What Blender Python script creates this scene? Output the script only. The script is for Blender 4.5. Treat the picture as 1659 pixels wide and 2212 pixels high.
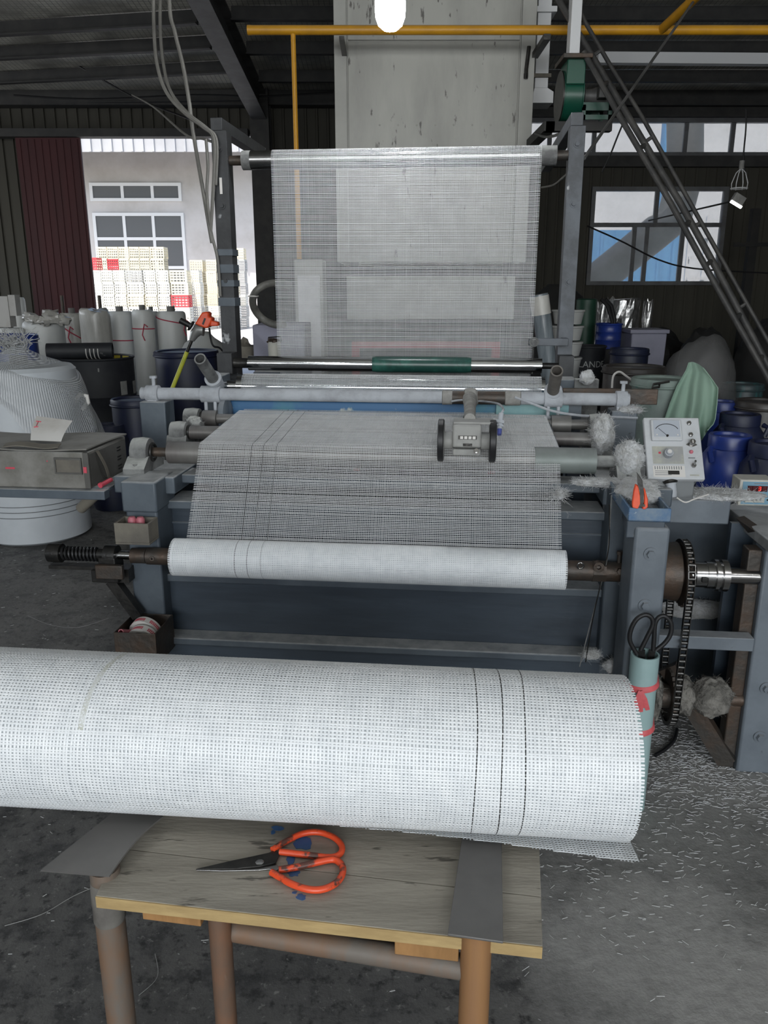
import bpy, math, random
import numpy as np
from mathutils import Vector, Matrix, noise
random.seed(7); rng = np.random.default_rng(7)
for o in list(bpy.data.objects): bpy.data.objects.remove(o)
scene = bpy.context.scene
COL = scene.collection
PI = math.pi
V = Vector

# ------------------------------------------------------------------ camera
F_PX, CX, CY = 1725.0, 829.5, 1106.0
PITCH = math.radians(15.7); CAM_H = 1.30; YAW = math.radians(5.8)
cam = bpy.data.cameras.new('camera')
cam.sensor_fit = 'VERTICAL'; cam.sensor_height = 32.0; cam.lens = F_PX / 2212.0 * 32.0
cam.clip_start = 0.05; cam.clip_end = 300
camo = bpy.data.objects.new('camera', cam); COL.objects.link(camo)
camo.location = (0, 0, CAM_H); camo.rotation_euler = (PI / 2 - PITCH, 0, 0)
scene.camera = camo

# ------------------------------------------------------------------ world, sun, exposure
world = bpy.data.worlds.new('sky'); scene.world = world; world.use_nodes = True
nt = world.node_tree; nt.nodes.clear()
sky = nt.nodes.new('ShaderNodeTexSky'); sky.sky_type = 'NISHITA'; sky.sun_disc = False
sky.sun_elevation = math.radians(58); sky.sun_rotation = math.radians(200); sky.air_density = 1.2; sky.dust_density = 3.0
bg = nt.nodes.new('ShaderNodeBackground'); bg.inputs['Strength'].default_value = 0.30
wo = nt.nodes.new('ShaderNodeOutputWorld')
nt.links.new(sky.outputs[0], bg.inputs[0]); nt.links.new(bg.outputs[0], wo.inputs[0])
sun = bpy.data.lights.new('sun', 'SUN'); sun.energy = 5.0; sun.angle = math.radians(0.6); sun.color = (1, .96, .9)
suno = bpy.data.objects.new('sun', sun); COL.objects.link(suno)
suno.rotation_euler = (math.radians(32), 0, math.radians(-12))     # high sun behind the camera
scene.view_settings.view_transform = 'Standard'; scene.view_settings.look = 'None'
scene.view_settings.exposure = 0.12; scene.view_settings.gamma = 1.0
scene.view_settings.use_curve_mapping = False
def area(name, loc, rot, sx, sy, power, col=(1, 1, 1)):
    l = bpy.data.lights.new(name, 'AREA'); l.shape = 'RECTANGLE'; l.size = sx; l.size_y = sy; l.energy = power; l.color = col
    o = bpy.data.objects.new(name, l); COL.objects.link(o); o.location = loc; o.rotation_euler = rot
    return o
# daylight entering through the wide gate and the high windows of the rear wall (behind the photographer)
area('gate_daylight', (-0.6, -6.9, 1.9), (PI / 2, 0, 0), 4.6, 3.4, 300, (.93, .97, 1))
for wx in (-4.6, 3.4, 5.6):
    area('rear_window_daylight', (wx, -6.9, 2.7), (PI / 2, 0, 0), 1.5, 1.5, 80, (.93, .97, 1))

# added light in an unseen left-wall opening, brightens the roof lining and rolls
area('added_side_light', (-7.85, 7.6, 2.35), (0, -PI / 2, 0), 1.3, 6.0, 85, (.95, .97, 1))

# ------------------------------------------------------------------ frames: pixel of the photograph + a chosen real depth -> point
_c, _s = math.cos(PITCH), math.sin(PITCH)
CAMP = V((0, 0, CAM_H))
def ray(px, py):
    a = (px - CX) / F_PX; b = -(py - CY) / F_PX
    return V((a, _c + b * _s, -_s + b * _c))
def wY(px, py, Y): d = ray(px, py); return CAMP + d * (Y / d.y)
def wZ(px, py, Z): d = ray(px, py); return CAMP + d * ((Z - CAM_H) / d.z)
MO = V((-0.045, 2.08, 0))                      # machine frame: under the take-up roll, turned 5.8 degrees
MX = V((math.cos(YAW), -math.sin(YAW), 0)); MYV = V((math.sin(YAW), math.cos(YAW), 0))
FR = {'W': Matrix.Identity(4), 'M': Matrix.Translation(MO) @ Matrix.Rotation(-YAW, 4, 'Z')}
FRI = {k: m.inverted() for k, m in FR.items()}
def toM(p): return FRI['M'] @ p
def mV(px, py, v):
    d = ray(px, py); t = (v - (CAMP - MO).dot(MYV)) / d.dot(MYV); return toM(CAMP + d * t)
def mU(px, py, u):
    d = ray(px, py); t = (u - (CAMP - MO).dot(MX)) / d.dot(MX); return toM(CAMP + d * t)
def mZ(px, py, z): return toM(wZ(px, py, z))

# ------------------------------------------------------------------ mesh builder
def frame_axes(d):
    d = V(d).normalized(); a = V((0, 0, 1)) if abs(d.z) < .9 else V((1, 0, 0))
    x = a.cross(d).normalized(); return x, d.cross(x), d
class MB:
    def __init__(s): s.v = []; s.f = []
    def add(s, vs, fs):
        n = len(s.v); s.v += [tuple(p) for p in vs]; s.f += [tuple(i + n for i in q) for q in fs]; return s
    def box(s, x0, x1, y0, y1, z0, z1):
        return s.add([(x0, y0, z0), (x1, y0, z0), (x1, y1, z0), (x0, y1, z0), (x0, y0, z1), (x1, y0, z1), (x1, y1, z1), (x0, y1, z1)],
              [(0, 3, 2, 1), (4, 5, 6, 7), (0, 1, 5, 4), (1, 2, 6, 5), (2, 3, 7, 6), (3, 0, 4, 7)])
    def obox(s, c, a, b, d):          # centre and three half vectors
        c, a, b, d = V(c), V(a), V(b), V(d)
        if a.cross(b).dot(d) < 0: a = -a
        return s.add([c - a - b - d, c + a - b - d, c + a + b - d, c - a + b - d, c - a - b + d, c + a - b + d, c + a + b + d, c - a + b + d],
              [(0, 3, 2, 1), (4, 5, 6, 7), (0, 1, 5, 4), (1, 2, 6, 5), (2, 3, 7, 6), (3, 0, 4, 7)])
    def bar(s, p0, p1, w, h, up=(0, 0, 1)):   # rectangular bar, width w, height h along up
        p0, p1 = V(p0), V(p1); d = (p1 - p0); L = d.length; d.normalize()
        x = d.cross(V(up)).normalized(); u = x.cross(d)
        return s.obox((p0 + p1) / 2, d * (L / 2), x * (w / 2), u * (h / 2))
    def cyl(s, p0, p1, r0, r1=None, n=20, caps=True):
        r1 = r0 if r1 is None else r1
        x, y, d = frame_axes(V(p1) - V(p0)); p0, p1 = V(p0), V(p1); vs = []
        for p, r in ((p0, r0), (p1, r1)):
            for i in range(n):
                a = 2 * PI * i / n; vs.append(p + (x * math.cos(a) + y * math.sin(a)) * r)
        fs = [(i, (i + 1) % n, n + (i + 1) % n, n + i) for i in range(n)]
        if caps: fs += [tuple(range(n))[::-1], tuple(range(n, 2 * n))]
        return s.add(vs, fs)
    def lathe(s, prof, p0=(0, 0, 0), d=(0, 0, 1), n=24, closed=False):   # prof: (r, t) along d
        x, y, d = frame_axes(d); p0 = V(p0); vs = []; fs = []; m = len(prof)
        for r, t in prof:
            for i in range(n):
                a = 2 * PI * i / n; vs.append(p0 + d * t + (x * math.cos(a) + y * math.sin(a)) * r)
        for k in range(m if closed else m - 1):
            k2 = (k + 1) % m
            for i in range(n): fs.append((k * n + i, k * n + (i + 1) % n, k2 * n + (i + 1) % n, k2 * n + i))
        if not closed:
            if prof[0][0] > 1e-5: fs.append(tuple(range(n))[::-1])
            if prof[-1][0] > 1e-5: fs.append(tuple(range((m - 1) * n, m * n)))
        return s.add(vs, fs)
    def pipe(s, p0, p1, ro, ri, n=24):       # hollow open pipe
        L = (V(p1) - V(p0)).length
        return s.lathe([(ro, 0), (ro, L), (ri, L), (ri, 0)], p0, V(p1) - V(p0), n, True)
    def ring(s, c, d, R, r, n=28, m=10, a0=0, a1=2 * PI):
        x, y, d = frame_axes(d); c = V(c); full = abs(a1 - a0 - 2 * PI) < 1e-6
        k = n if full else n + 1
        pts = [c + (x * math.cos(a0 + (a1 - a0) * i / n) + y * math.sin(a0 + (a1 - a0) * i / n)) * R for i in range(k)]
        return s.tube(pts, r, m, full)
    def tube(s, pts, r, n=8, closed=False, flat=1.0, up=None):
        pts = [V(p) for p in pts]; m = len(pts); vs = []; fs = []
        rs = r if isinstance(r, (list, tuple)) else [r] * m
        t0 = (pts[1] - pts[0]).normalized()
        x = (V(up) - t0 * V(up).dot(t0)).normalized() if up else frame_axes(t0)[0]
        for i, p in enumerate(pts):
            if closed: t = (pts[(i + 1) % m] - pts[i - 1])
            else: t = pts[min(i + 1, m - 1)] - pts[max(i - 1, 0)]
            t.normalize(); x = (x - t * x.dot(t))
            if x.length < 1e-6: x = frame_axes(t)[0]
            x.normalize(); y = t.cross(x)
            for k in range(n):
                a = 2 * PI * k / n; vs.append(p + (x * math.cos(a) * flat + y * math.sin(a)) * rs[i])
        for i in range(m if closed else m - 1):
            j = (i + 1) % m
            for k in range(n): fs.append((i * n + k, i * n + (k + 1) % n, j * n + (k + 1) % n, j * n + k))
        if not closed: fs += [tuple(range(n))[::-1], tuple(range((m - 1) * n, m * n))]
        return s.add(vs, fs)
    def prism(s, poly, ext):
        poly = [V(p) for p in poly]; ext = V(ext); n = len(poly)
        nrm = V((0, 0, 0))
        for i in range(n): nrm += poly[i].cross(poly[(i + 1) % n])
        if nrm.dot(ext) < 0: poly = poly[::-1]
        vs = poly + [p + ext for p in poly]
        return s.add(vs, [tuple(range(n))[::-1], tuple(range(n, 2 * n))] + [(i, (i + 1) % n, n + (i + 1) % n, n + i) for i in range(n)])
    def blob(s, c, rad, n=18, m=12, amp=.15, sc=6, seed=0):
        c = V(c); rad = V(rad); vs = []; fs = []
        for j in range(m + 1):
            th = PI * j / m
            for i in range(n):
                a = 2 * PI * i / n; d = V((math.sin(th) * math.cos(a), math.sin(th) * math.sin(a), math.cos(th)))
                k = 1 + amp * noise.noise(d * sc * .5 + V((seed, seed * 1.7, 0))) + amp * .6 * noise.noise(d * sc * 1.3 + V((0, seed, 3)))
                vs.append(c + V((d.x * rad.x, d.y * rad.y, d.z * rad.z)) * k)
        for j in range(m):
            for i in range(n): fs.append((j * n + i, (j + 1) * n + i, (j + 1) * n + (i + 1) % n, j * n + (i + 1) % n))
        return s.add(vs, fs)
    def hexbolt(s, p, d, r, h, washer=True):
        d = V(d).normalized(); p = V(p)
        if washer: s.cyl(p, p + d * h * .3, r * 1.55, n=20)
        s.cyl(p + d * h * .3 * washer, p + d * h, r, r * .93, n=6); return s
    def sheet(s, fn, nu, nv, th):       # thick sheet from fn(a,b), a,b in 0..1
        P = [[V(fn(i / nu, j / nv)) for j in range(nv + 1)] for i in range(nu + 1)]
        vs = []; top = {}; bot = {}
        for i in range(nu + 1):
            for j in range(nv + 1):
                du = P[min(i + 1, nu)][j] - P[max(i - 1, 0)][j]; dv = P[i][min(j + 1, nv)] - P[i][max(j - 1, 0)]
                nn = du.cross(dv)
                nn = nn.normalized() if nn.length > 1e-9 else V((0, 0, 1))
                top[i, j] = len(vs); vs.append(P[i][j] + nn * th / 2); bot[i, j] = len(vs); vs.append(P[i][j] - nn * th / 2)
        fs = []
        for i in range(nu):
            for j in range(nv):
                fs.append((top[i, j], top[i + 1, j], top[i + 1, j + 1], top[i, j + 1]))
                fs.append((bot[i, j], bot[i, j + 1], bot[i + 1, j + 1], bot[i + 1, j]))
        for i in range(nu):
            fs.append((top[i, 0], bot[i, 0], bot[i + 1, 0], top[i + 1, 0])); fs.append((top[i, nv], top[i + 1, nv], bot[i + 1, nv], bot[i, nv]))
        for j in range(nv):
            fs.append((top[0, j], top[0, j + 1], bot[0, j + 1], bot[0, j])); fs.append((top[nu, j], bot[nu, j], bot[nu, j + 1], top[nu, j + 1]))
        return s.add(vs, fs)

BASE = {}     # object name -> (frame, base)
def _mesh(name, mb, mat, base, smooth, bevel):
    me = bpy.data.meshes.new(name)
    vs = [(p[0] - base[0], p[1] - base[1], p[2] - base[2]) for p in mb.v]
    me.from_pydata(vs, [], mb.f); me.materials.append(mat)
    if smooth:
        me.polygons.foreach_set('use_smooth', [True] * len(me.polygons)); me.set_sharp_from_angle(angle=math.radians(38))
    me.update()
    return me
def part(name, mb, mat, parent, smooth=True, bevel=0, label=None, kind=None):
    fr, base = BASE[parent.name]
    o = bpy.data.objects.new(name, _mesh(name, mb, mat, base, smooth, bevel)); COL.objects.link(o); o.parent = parent
    BASE[o.name] = (fr, base)
    if bevel: _bev(o, bevel)
    if label: o['label'] = label
    if kind: o['kind'] = kind
    return o
def _bev(o, w):
    m = o.modifiers.new('bevel', 'BEVEL'); m.width = w; m.segments = 2; m.limit_method = 'ANGLE'; m.angle_limit = math.radians(50)
def tag(o, label, cat, group=None):
    o['label'] = label; o['category'] = cat
    if group: o['group'] = group
    return o
def _place(o, fr, base):
    o.matrix_world = FR[fr] @ Matrix.Translation(V(base)); BASE[o.name] = (fr, tuple(base))
def thing(name, label, cat, fr='W', base=(0, 0, 0), group=None):
    o = bpy.data.objects.new(name, None); COL.objects.link(o); o.empty_display_size = .1
    _place(o, fr, base); return tag(o, label, cat, group)
def single(name, mb, mat, label, cat, fr='W', base=(0, 0, 0), group=None, smooth=True, bevel=0, kind=None):
    o = bpy.data.objects.new(name, _mesh(name, mb, mat, base, smooth, bevel)); COL.objects.link(o)
    _place(o, fr, base); tag(o, label, cat, group)
    if bevel: _bev(o, bevel)
    if kind: o['kind'] = kind
    return o
def struct(name, mb, mat, smooth=False, bevel=0):
    o = bpy.data.objects.new(name, _mesh(name, mb, mat, (0, 0, 0), smooth, bevel)); COL.objects.link(o); o['kind'] = 'structure'
    BASE[o.name] = ('W', (0, 0, 0))
    if bevel: _bev(o, bevel)
    return o
def copy_tree(o, parent=None):
    c = o.copy(); COL.objects.link(c); c.parent = parent; BASE[c.name] = BASE.get(o.name, ('W', (0, 0, 0)))
    for ch in list(o.children): copy_tree(ch, c)
    return c
def np_mesh(name, verts, quads, mat, smooth=True):
    me = bpy.data.meshes.new(name); nv = len(verts); nf = len(quads); k = quads.shape[1]
    me.vertices.add(nv); me.vertices.foreach_set('co', np.ascontiguousarray(verts, np.float32).ravel())
    me.loops.add(nf * k); me.loops.foreach_set('vertex_index', np.ascontiguousarray(quads, np.int32).ravel())
    me.polygons.add(nf); me.polygons.foreach_set('loop_start', np.arange(0, nf * k, k, dtype=np.int32))
    me.update(calc_edges=True); me.validate(); me.materials.append(mat)
    me.polygons.foreach_set('use_smooth', np.full(len(me.polygons), smooth)); me.update()
    return me
def np_obj(name, me, parent):
    o = bpy.data.objects.new(name, me); COL.objects.link(o)
    if parent: o.parent = parent; BASE[o.name] = BASE[parent.name]
    return o
def text_mb(txt, size, depth, origin, xd, yd, font_bold=False, align='CENTER'):
    cu = bpy.data.curves.new('t', 'FONT'); cu.body = txt; cu.size = size; cu.extrude = depth; cu.align_x = align; cu.align_y = 'CENTER'; cu.resolution_u = 2
    if font_bold: cu.offset = size * .025
    ob = bpy.data.objects.new('t', cu); COL.objects.link(ob)
    dg = bpy.context.evaluated_depsgraph_get(); ev = ob.evaluated_get(dg); me = ev.to_mesh()
    xd, yd = V(xd).normalized(), V(yd).normalized(); zd = xd.cross(yd); o0 = V(origin)
    mb = MB(); mb.add([o0 + xd * v.co.x + yd * v.co.y + zd * v.co.z for v in me.vertices], [tuple(p.vertices) for p in me.polygons])
    ev.to_mesh_clear(); bpy.data.objects.remove(ob); bpy.data.curves.remove(cu)
    return mb

# ------------------------------------------------------------------ materials
def mat(name, col, rough=.6, metal=0., col2=None, scale=8., detail=6., lo=.4, hi=.62, bump=0., bscale=None, stretch=None,
        dust=0., dustcol=(.42, .43, .44), spec=.5, alpha=1., trans=0., emit=None, estr=0., coat=0., speck=None, sheen=0.):
    m = bpy.data.materials.new(name); m.use_nodes = True; n = m.node_tree.nodes; l = m.node_tree.links
    b = n['Principled BSDF']
    b.inputs['Roughness'].default_value = rough; b.inputs['Metallic'].default_value = metal
    b.inputs['Specular IOR Level'].default_value = spec
    b.inputs['Base Color'].default_value = (*col, 1)
    if coat: b.inputs['Coat Weight'].default_value = coat; b.inputs['Coat Roughness'].default_value = .15
    if trans: b.inputs['Transmission Weight'].default_value = trans
    if sheen: b.inputs['Sheen Weight'].default_value = sheen
    if alpha < 1: b.inputs['Alpha'].default_value = alpha
    if emit: b.inputs['Emission Color'].default_value = (*emit, 1); b.inputs['Emission Strength'].default_value = estr
    tc = n.new('ShaderNodeTexCoord'); vec = tc.outputs['Object']
    if stretch:
        mp = n.new('ShaderNodeMapping'); mp.inputs['Scale'].default_value = stretch; l.new(vec, mp.inputs[0]); vec = mp.outputs[0]
    last = None
    def mix(fac, a, bcol):
        x = n.new('ShaderNodeMix'); x.data_type = 'RGBA'
        l.new(fac, x.inputs[0])
        if isinstance(a, tuple): x.inputs[6].default_value = (*a, 1)
        else: l.new(a, x.inputs[6])
        x.inputs[7].default_value = (*bcol, 1); return x.outputs[2]
    def nz(sc, lo, hi, det=detail):
        t = n.new('ShaderNodeTexNoise'); t.inputs['Scale'].default_value = sc; t.inputs['Detail'].default_value = det; t.inputs['Roughness'].default_value = .62
        l.new(vec, t.inputs['Vector']); r = n.new('ShaderNodeMapRange'); r.inputs[1].default_value = lo; r.inputs[2].default_value = hi
        l.new(t.outputs[0], r.inputs[0]); return r.outputs[0], t.outputs[0]
    if col2:
        f, raw = nz(scale, lo, hi); last = mix(f, col, col2)
    if speck:                                         # (colour, scale, threshold)
        f, raw = nz(speck[1], speck[2], speck[2] + .05, 4); last = mix(f, last if last is not None else col, speck[0])
    if dust:                                          # dust settled on surfaces that face up
        g = n.new('ShaderNodeNewGeometry'); sp = n.new('ShaderNodeSeparateXYZ'); l.new(g.outputs['Normal'], sp.inputs[0])
        r = n.new('ShaderNodeMapRange'); r.inputs[1].default_value = .35; r.inputs[2].default_value = .95; r.inputs[4].default_value = dust
        l.new(sp.outputs[2], r.inputs[0]); f, raw = nz(22, .3, .6)
        a = n.new('ShaderNodeMath'); a.operation = 'MULTIPLY'; l.new(r.outputs[0], a.inputs[0])
        a2 = n.new('ShaderNodeMath'); a2.operation = 'MULTIPLY_ADD'; a2.inputs[1].default_value = .5; a2.inputs[2].default_value = .5; l.new(f, a2.inputs[0]); l.new(a2.outputs[0], a.inputs[1])
        last = mix(a.outputs[0], last if last is not None else col, dustcol)
    if last is not None: l.new(last, b.inputs['Base Color'])
    if bump:
        t = n.new('ShaderNodeTexNoise'); t.inputs['Scale'].default_value = bscale or scale * 4; t.inputs['Detail'].default_value = 5; l.new(vec, t.inputs['Vector'])
        bp = n.new('ShaderNodeBump'); bp.inputs['Strength'].default_value = bump; bp.inputs['Distance'].default_value = .01; l.new(t.outputs[0], bp.inputs['Height']); l.new(bp.outputs[0], b.inputs['Normal'])
    return m
X = {}
X['steel_blue'] = mat('grey_blue_paint', (.085, .105, .125), .5, col2=(.055, .07, .088), scale=5, dust=.9, dustcol=(.46, .47, .47), bump=.08, bscale=30, speck=((.19, .20, .205), 18, .68))
X['sheet_blue'] = mat('dark_blue_sheet', (.042, .058, .078), .42, col2=(.03, .042, .058), scale=3, stretch=(1, 1, 6), dust=.7, bump=.05, bscale=12)
X['plate_grey'] = mat('grey_plate_paint', (.135, .157, .18), .5, col2=(.10, .118, .138), scale=7, dust=.6, bump=.06, bscale=40, speck=((.05, .055, .06), 16, .66))
X['white_dust'] = mat('dust_coated_paint', (.40, .42, .45), .8, col2=(.28, .29, .31), scale=14, lo=.42, hi=.7, bump=.25, bscale=60)
X['fluff'] = mat('glass_fibre_fluff', (.55, .56, .57), .9, col2=(.38, .38, .37), scale=40, bump=.8, bscale=120, sheen=.3)
X['fluff_dirty'] = mat('dirty_fibre_fluff', (.20, .19, .17), .95, col2=(.10, .095, .085), scale=30, bump=.8, bscale=90)
X['steel'] = mat('bare_steel', (.42, .42, .42), .22, 1., col2=(.28, .27, .26), scale=10, stretch=(.2, 4, 4))
X['chrome'] = mat('polished_steel', (.55, .56, .57), .12, 1., col2=(.42, .43, .44), scale=4, stretch=(1, .2, .2))
X['chrome_dull'] = mat('dull_roller_steel', (.30, .30, .30), .24, 1., col2=(.22, .22, .22), scale=6, stretch=(1, .2, .2))
X['dark_steel'] = mat('dark_oily_steel', (.045, .043, .04), .38, .6, col2=(.02, .02, .02), scale=18, bump=.15, bscale=60)
X['rust_steel'] = mat('rusty_steel', (.062, .056, .05), .5, .5, col2=(.085, .058, .042), scale=12, bump=.2, bscale=60)
X['black'] = mat('black_rubber', (.012, .012, .013), .45, spec=.4)
X['chain'] = mat('oily_chain_steel', (.09, .088, .085), .25, .9)
X['roller_grey'] = mat('worn_grey_roller', (.17, .165, .155), .45, .35, col2=(.11, .10, .095), scale=9, stretch=(1, .3, .3), dust=.3)
X['roller_green'] = mat('greenish_dusty_roller', (.19, .215, .205), .5, .25, col2=(.14, .16, .15), scale=8, dust=.35)
X['bearing'] = mat('dusty_cast_iron', (.19, .195, .19), .8, col2=(.10, .10, .10), scale=20, dust=.9, dustcol=(.46, .47, .45), bump=.3, bscale=70)
X['glass_fibre'] = mat('white_glass_fibre', (.80, .82, .83), .36, col2=(.72, .745, .76), scale=30, spec=.6)
X['glass_core'] = mat('wound_fibre_layers', (.46, .49, .51), .5, col2=(.38, .41, .435), scale=60, spec=.6)
X['web_fibre'] = mat('grey_white_glass_fibre', (.72, .725, .73), .40, col2=(.64, .645, .65), scale=20, spec=.6)
X['marker'] = mat('black_marker_thread', (.02, .02, .02), .7)
X['paint_green'] = mat('mint_plastic', (.30, .42, .42), .5, col2=(.27, .385, .385), scale=9)
X['orange'] = mat('orange_plastic', (.75, .085, .02), .4, col2=(.62, .06, .018), scale=20)
X['red_rib'] = mat('red_plastic_ribbon', (.62, .11, .12), .55, col2=(.5, .08, .09), scale=30)

# ================================================================== STRUCTURE
def floor_material():
    m = bpy.data.materials.new('concrete_floor'); m.use_nodes = True; n = m.node_tree.nodes; l = m.node_tree.links; b = n['Principled BSDF']
    tc = n.new('ShaderNodeTexCoord'); vec = tc.outputs['Object']
    def nz(sc, det=8, rough=.65):
        t = n.new('ShaderNodeTexNoise'); t.inputs['Scale'].default_value = sc; t.inputs['Detail'].default_value = det; t.inputs['Roughness'].default_value = rough; l.new(vec, t.inputs['Vector']); return t.outputs[0]
    def mr(v, a, bb, lo=0, hi=1):
        r = n.new('ShaderNodeMapRange'); r.inputs[1].default_value = a; r.inputs[2].default_value = bb; r.inputs[3].default_value = lo; r.inputs[4].default_value = hi; l.new(v, r.inputs[0]); return r.outputs[0]
    def mx(f, a, bcol):
        x = n.new('ShaderNodeMix'); x.data_type = 'RGBA'; l.new(f, x.inputs[0])
        if isinstance(a, tuple): x.inputs[6].default_value = (*a, 1)
        else: l.new(a, x.inputs[6])
        if isinstance(bcol, tuple): x.inputs[7].default_value = (*bcol, 1)
        else: l.new(bcol, x.inputs[7])
        return x.outputs[2]
    def math_(op, a, c):
        x = n.new('ShaderNodeMath'); x.operation = op; x.use_clamp = True
        for i, q in enumerate((a, c)):
            if isinstance(q, (int, float)): x.inputs[i].default_value = q
            else: l.new(q, x.inputs[i])
        return x.outputs[0]
    col = mx(mr(nz(3.2), .35, .65), (.135, .132, .126), (.075, .074, .073))
    col = mx(mr(nz(9, 7, .7), .50, .62), col, (.05, .05, .05))
    col = mx(mr(nz(34, 5), .53, .66), col, (.028, .028, .028))
    col = mx(mr(nz(55, 4, .7), .60, .70), col, (.22, .215, .205))
    # trodden glass dust: broad worn patches with ragged edges
    dust = None
    for (x, y, r, a) in ((.58, 1.33, .34, 1.0), (.72, 1.75, .40, .75), (.90, 2.05, .42, .95), (1.15, 1.65, .5, .6), (-1.6, 3.0, .8, .18), (2.2, 1.2, .8, .5)):
        sub = n.new('ShaderNodeVectorMath'); sub.operation = 'DISTANCE'; l.new(vec, sub.inputs[0]); sub.inputs[1].default_value = (x, y, 0)
        d = math_('ADD', sub.outputs['Value'], 0); d2 = n.new('ShaderNodeMath'); d2.operation = 'MULTIPLY_ADD'; l.new(nz(4.5), d2.inputs[0]); d2.inputs[1].default_value = r * 1.3; l.new(sub.outputs['Value'], d2.inputs[2])
        f = mr(d2.outputs[0], r * 1.75, r * 1.15, 0, a)
        dust = f if dust is None else math_('MAXIMUM', dust, f)
    dn = math_('MULTIPLY', dust, mr(nz(40, 4), .2, .6, .6, 1))
    col = mx(dn, col, (.34, .335, .32))
    l.new(col, b.inputs['Base Color']); b.inputs['Roughness'].default_value = .75
    bp = n.new('ShaderNodeBump'); bp.inputs['Strength'].default_value = .35; bp.inputs['Distance'].default_value = .01; l.new(nz(30, 6), bp.inputs['Height']); l.new(bp.outputs[0], b.inputs['Normal'])
    return m
WALL_Y = 12.0; ZE = wY(300, 207, WALL_Y).z; SL = .09
def roof_z(y): return ZE + SL * (WALL_Y - y)
X['floor'] = floor_material()
X['wall_sheet'] = mat('dim_wall_sheeting', (.048, .045, .034), .75, col2=(.034, .032, .024), scale=1.5, stretch=(1, 1, .2))
X['beam_dark'] = mat('dark_beam_paint', (.022, .022, .022), .7, col2=(.035, .034, .032), scale=6, dust=.2, dustcol=(.12, .11, .10))
X['rafter'] = mat('grey_beam_paint', (.10, .10, .10), .6, col2=(.06, .06, .058), scale=4)
X['ground'] = mat('yard_concrete', (.46, .45, .43), .85, col2=(.38, .37, .36), scale=.5)
X['yard_wall'] = mat('yard_wall_render', (.56, .54, .53), .85, col2=(.43, .41, .39), scale=.35, lo=.45, hi=.62)
X['white_paint'] = mat('white_frame_paint', (.70, .71, .72), .5)
X['dark_glass'] = mat('dim_window_glass', (.10, .105, .11), .5, spec=.4)
def foil_material():
    m = bpy.data.materials.new('foil_roof_lining'); m.use_nodes = True; n = m.node_tree.nodes; l = m.node_tree.links; b = n['Principled BSDF']
    tc = n.new('ShaderNodeTexCoord'); br = n.new('ShaderNodeTexBrick'); br.offset = 0; br.inputs['Scale'].default_value = 1
    br.inputs['Brick Width'].default_value = .055; br.inputs['Row Height'].default_value = .055; br.inputs['Mortar Size'].default_value = .004
    br.inputs['Color1'].default_value = (.62, .61, .54, 1); br.inputs['Color2'].default_value = (.52, .51, .46, 1); br.inputs['Mortar'].default_value = (.25, .245, .22, 1)
    l.new(tc.outputs['Object'], br.inputs['Vector'])
    t = n.new('ShaderNodeTexNoise'); t.inputs['Scale'].default_value = 2.2; t.inputs['Detail'].default_value = 7; l.new(tc.outputs['Object'], t.inputs['Vector'])
    r = n.new('ShaderNodeMapRange'); r.inputs[1].default_value = .42; r.inputs[2].default_value = .66; l.new(t.outputs[0], r.inputs[0])
    x = n.new('ShaderNodeMix'); x.data_type = 'RGBA'; l.new(r.outputs[0], x.inputs[0]); l.new(br.outputs[0], x.inputs[6]); x.inputs[7].default_value = (.26, .255, .23, 1)
    l.new(x.outputs[2], b.inputs['Base Color']); b.inputs['Metallic'].default_value = .35; b.inputs['Roughness'].default_value = .5
    bp = n.new('ShaderNodeBump'); bp.inputs['Strength'].default_value = .5; bp.inputs['Distance'].default_value = .05; l.new(t.outputs[0], bp.inputs['Height']); l.new(bp.outputs[0], b.inputs['Normal'])
    return m
X['foil'] = foil_material()

XL, XR, YB = -8.0, 8.5, -7.0
struct('floor', MB().box(XL, XR, YB, WALL_Y, -.1, 0), X['floor'])
struct('floor_yard', MB().box(-60, 60, WALL_Y, 60, -.12, -.005), X['ground'])
mb = MB().add([(XL, YB, roof_z(YB)), (XR, YB, roof_z(YB)), (XR, WALL_Y + .3, roof_z(WALL_Y + .3)), (XL, WALL_Y + .3, roof_z(WALL_Y + .3)),
               (XL, YB, roof_z(YB) + .06), (XR, YB, roof_z(YB) + .06), (XR, WALL_Y + .3, roof_z(WALL_Y + .3) + .06), (XL, WALL_Y + .3, roof_z(WALL_Y + .3) + .06)],
              [(0, 3, 2, 1), (4, 5, 6, 7), (0, 1, 5, 4), (1, 2, 6, 5), (2, 3, 7, 6), (3, 0, 4, 7)])
ceil = struct('ceiling', mb, X['foil'])
zt = roof_z(YB)
struct('wall_left', MB().box(XL - .1, XL, YB, 4.5, 0, zt).box(XL - .1, XL, 10.7, WALL_Y, 0, zt).box(XL - .1, XL, 4.5, 10.7, 0, 1.6).box(XL - .1, XL, 4.5, 10.7, 3.1, zt), X['wall_sheet'])  # long gap on the left added to let the side light in
struct('wall_right', MB().box(XR, XR + .1, YB, WALL_Y, 0, zt), X['wall_sheet'])
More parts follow.
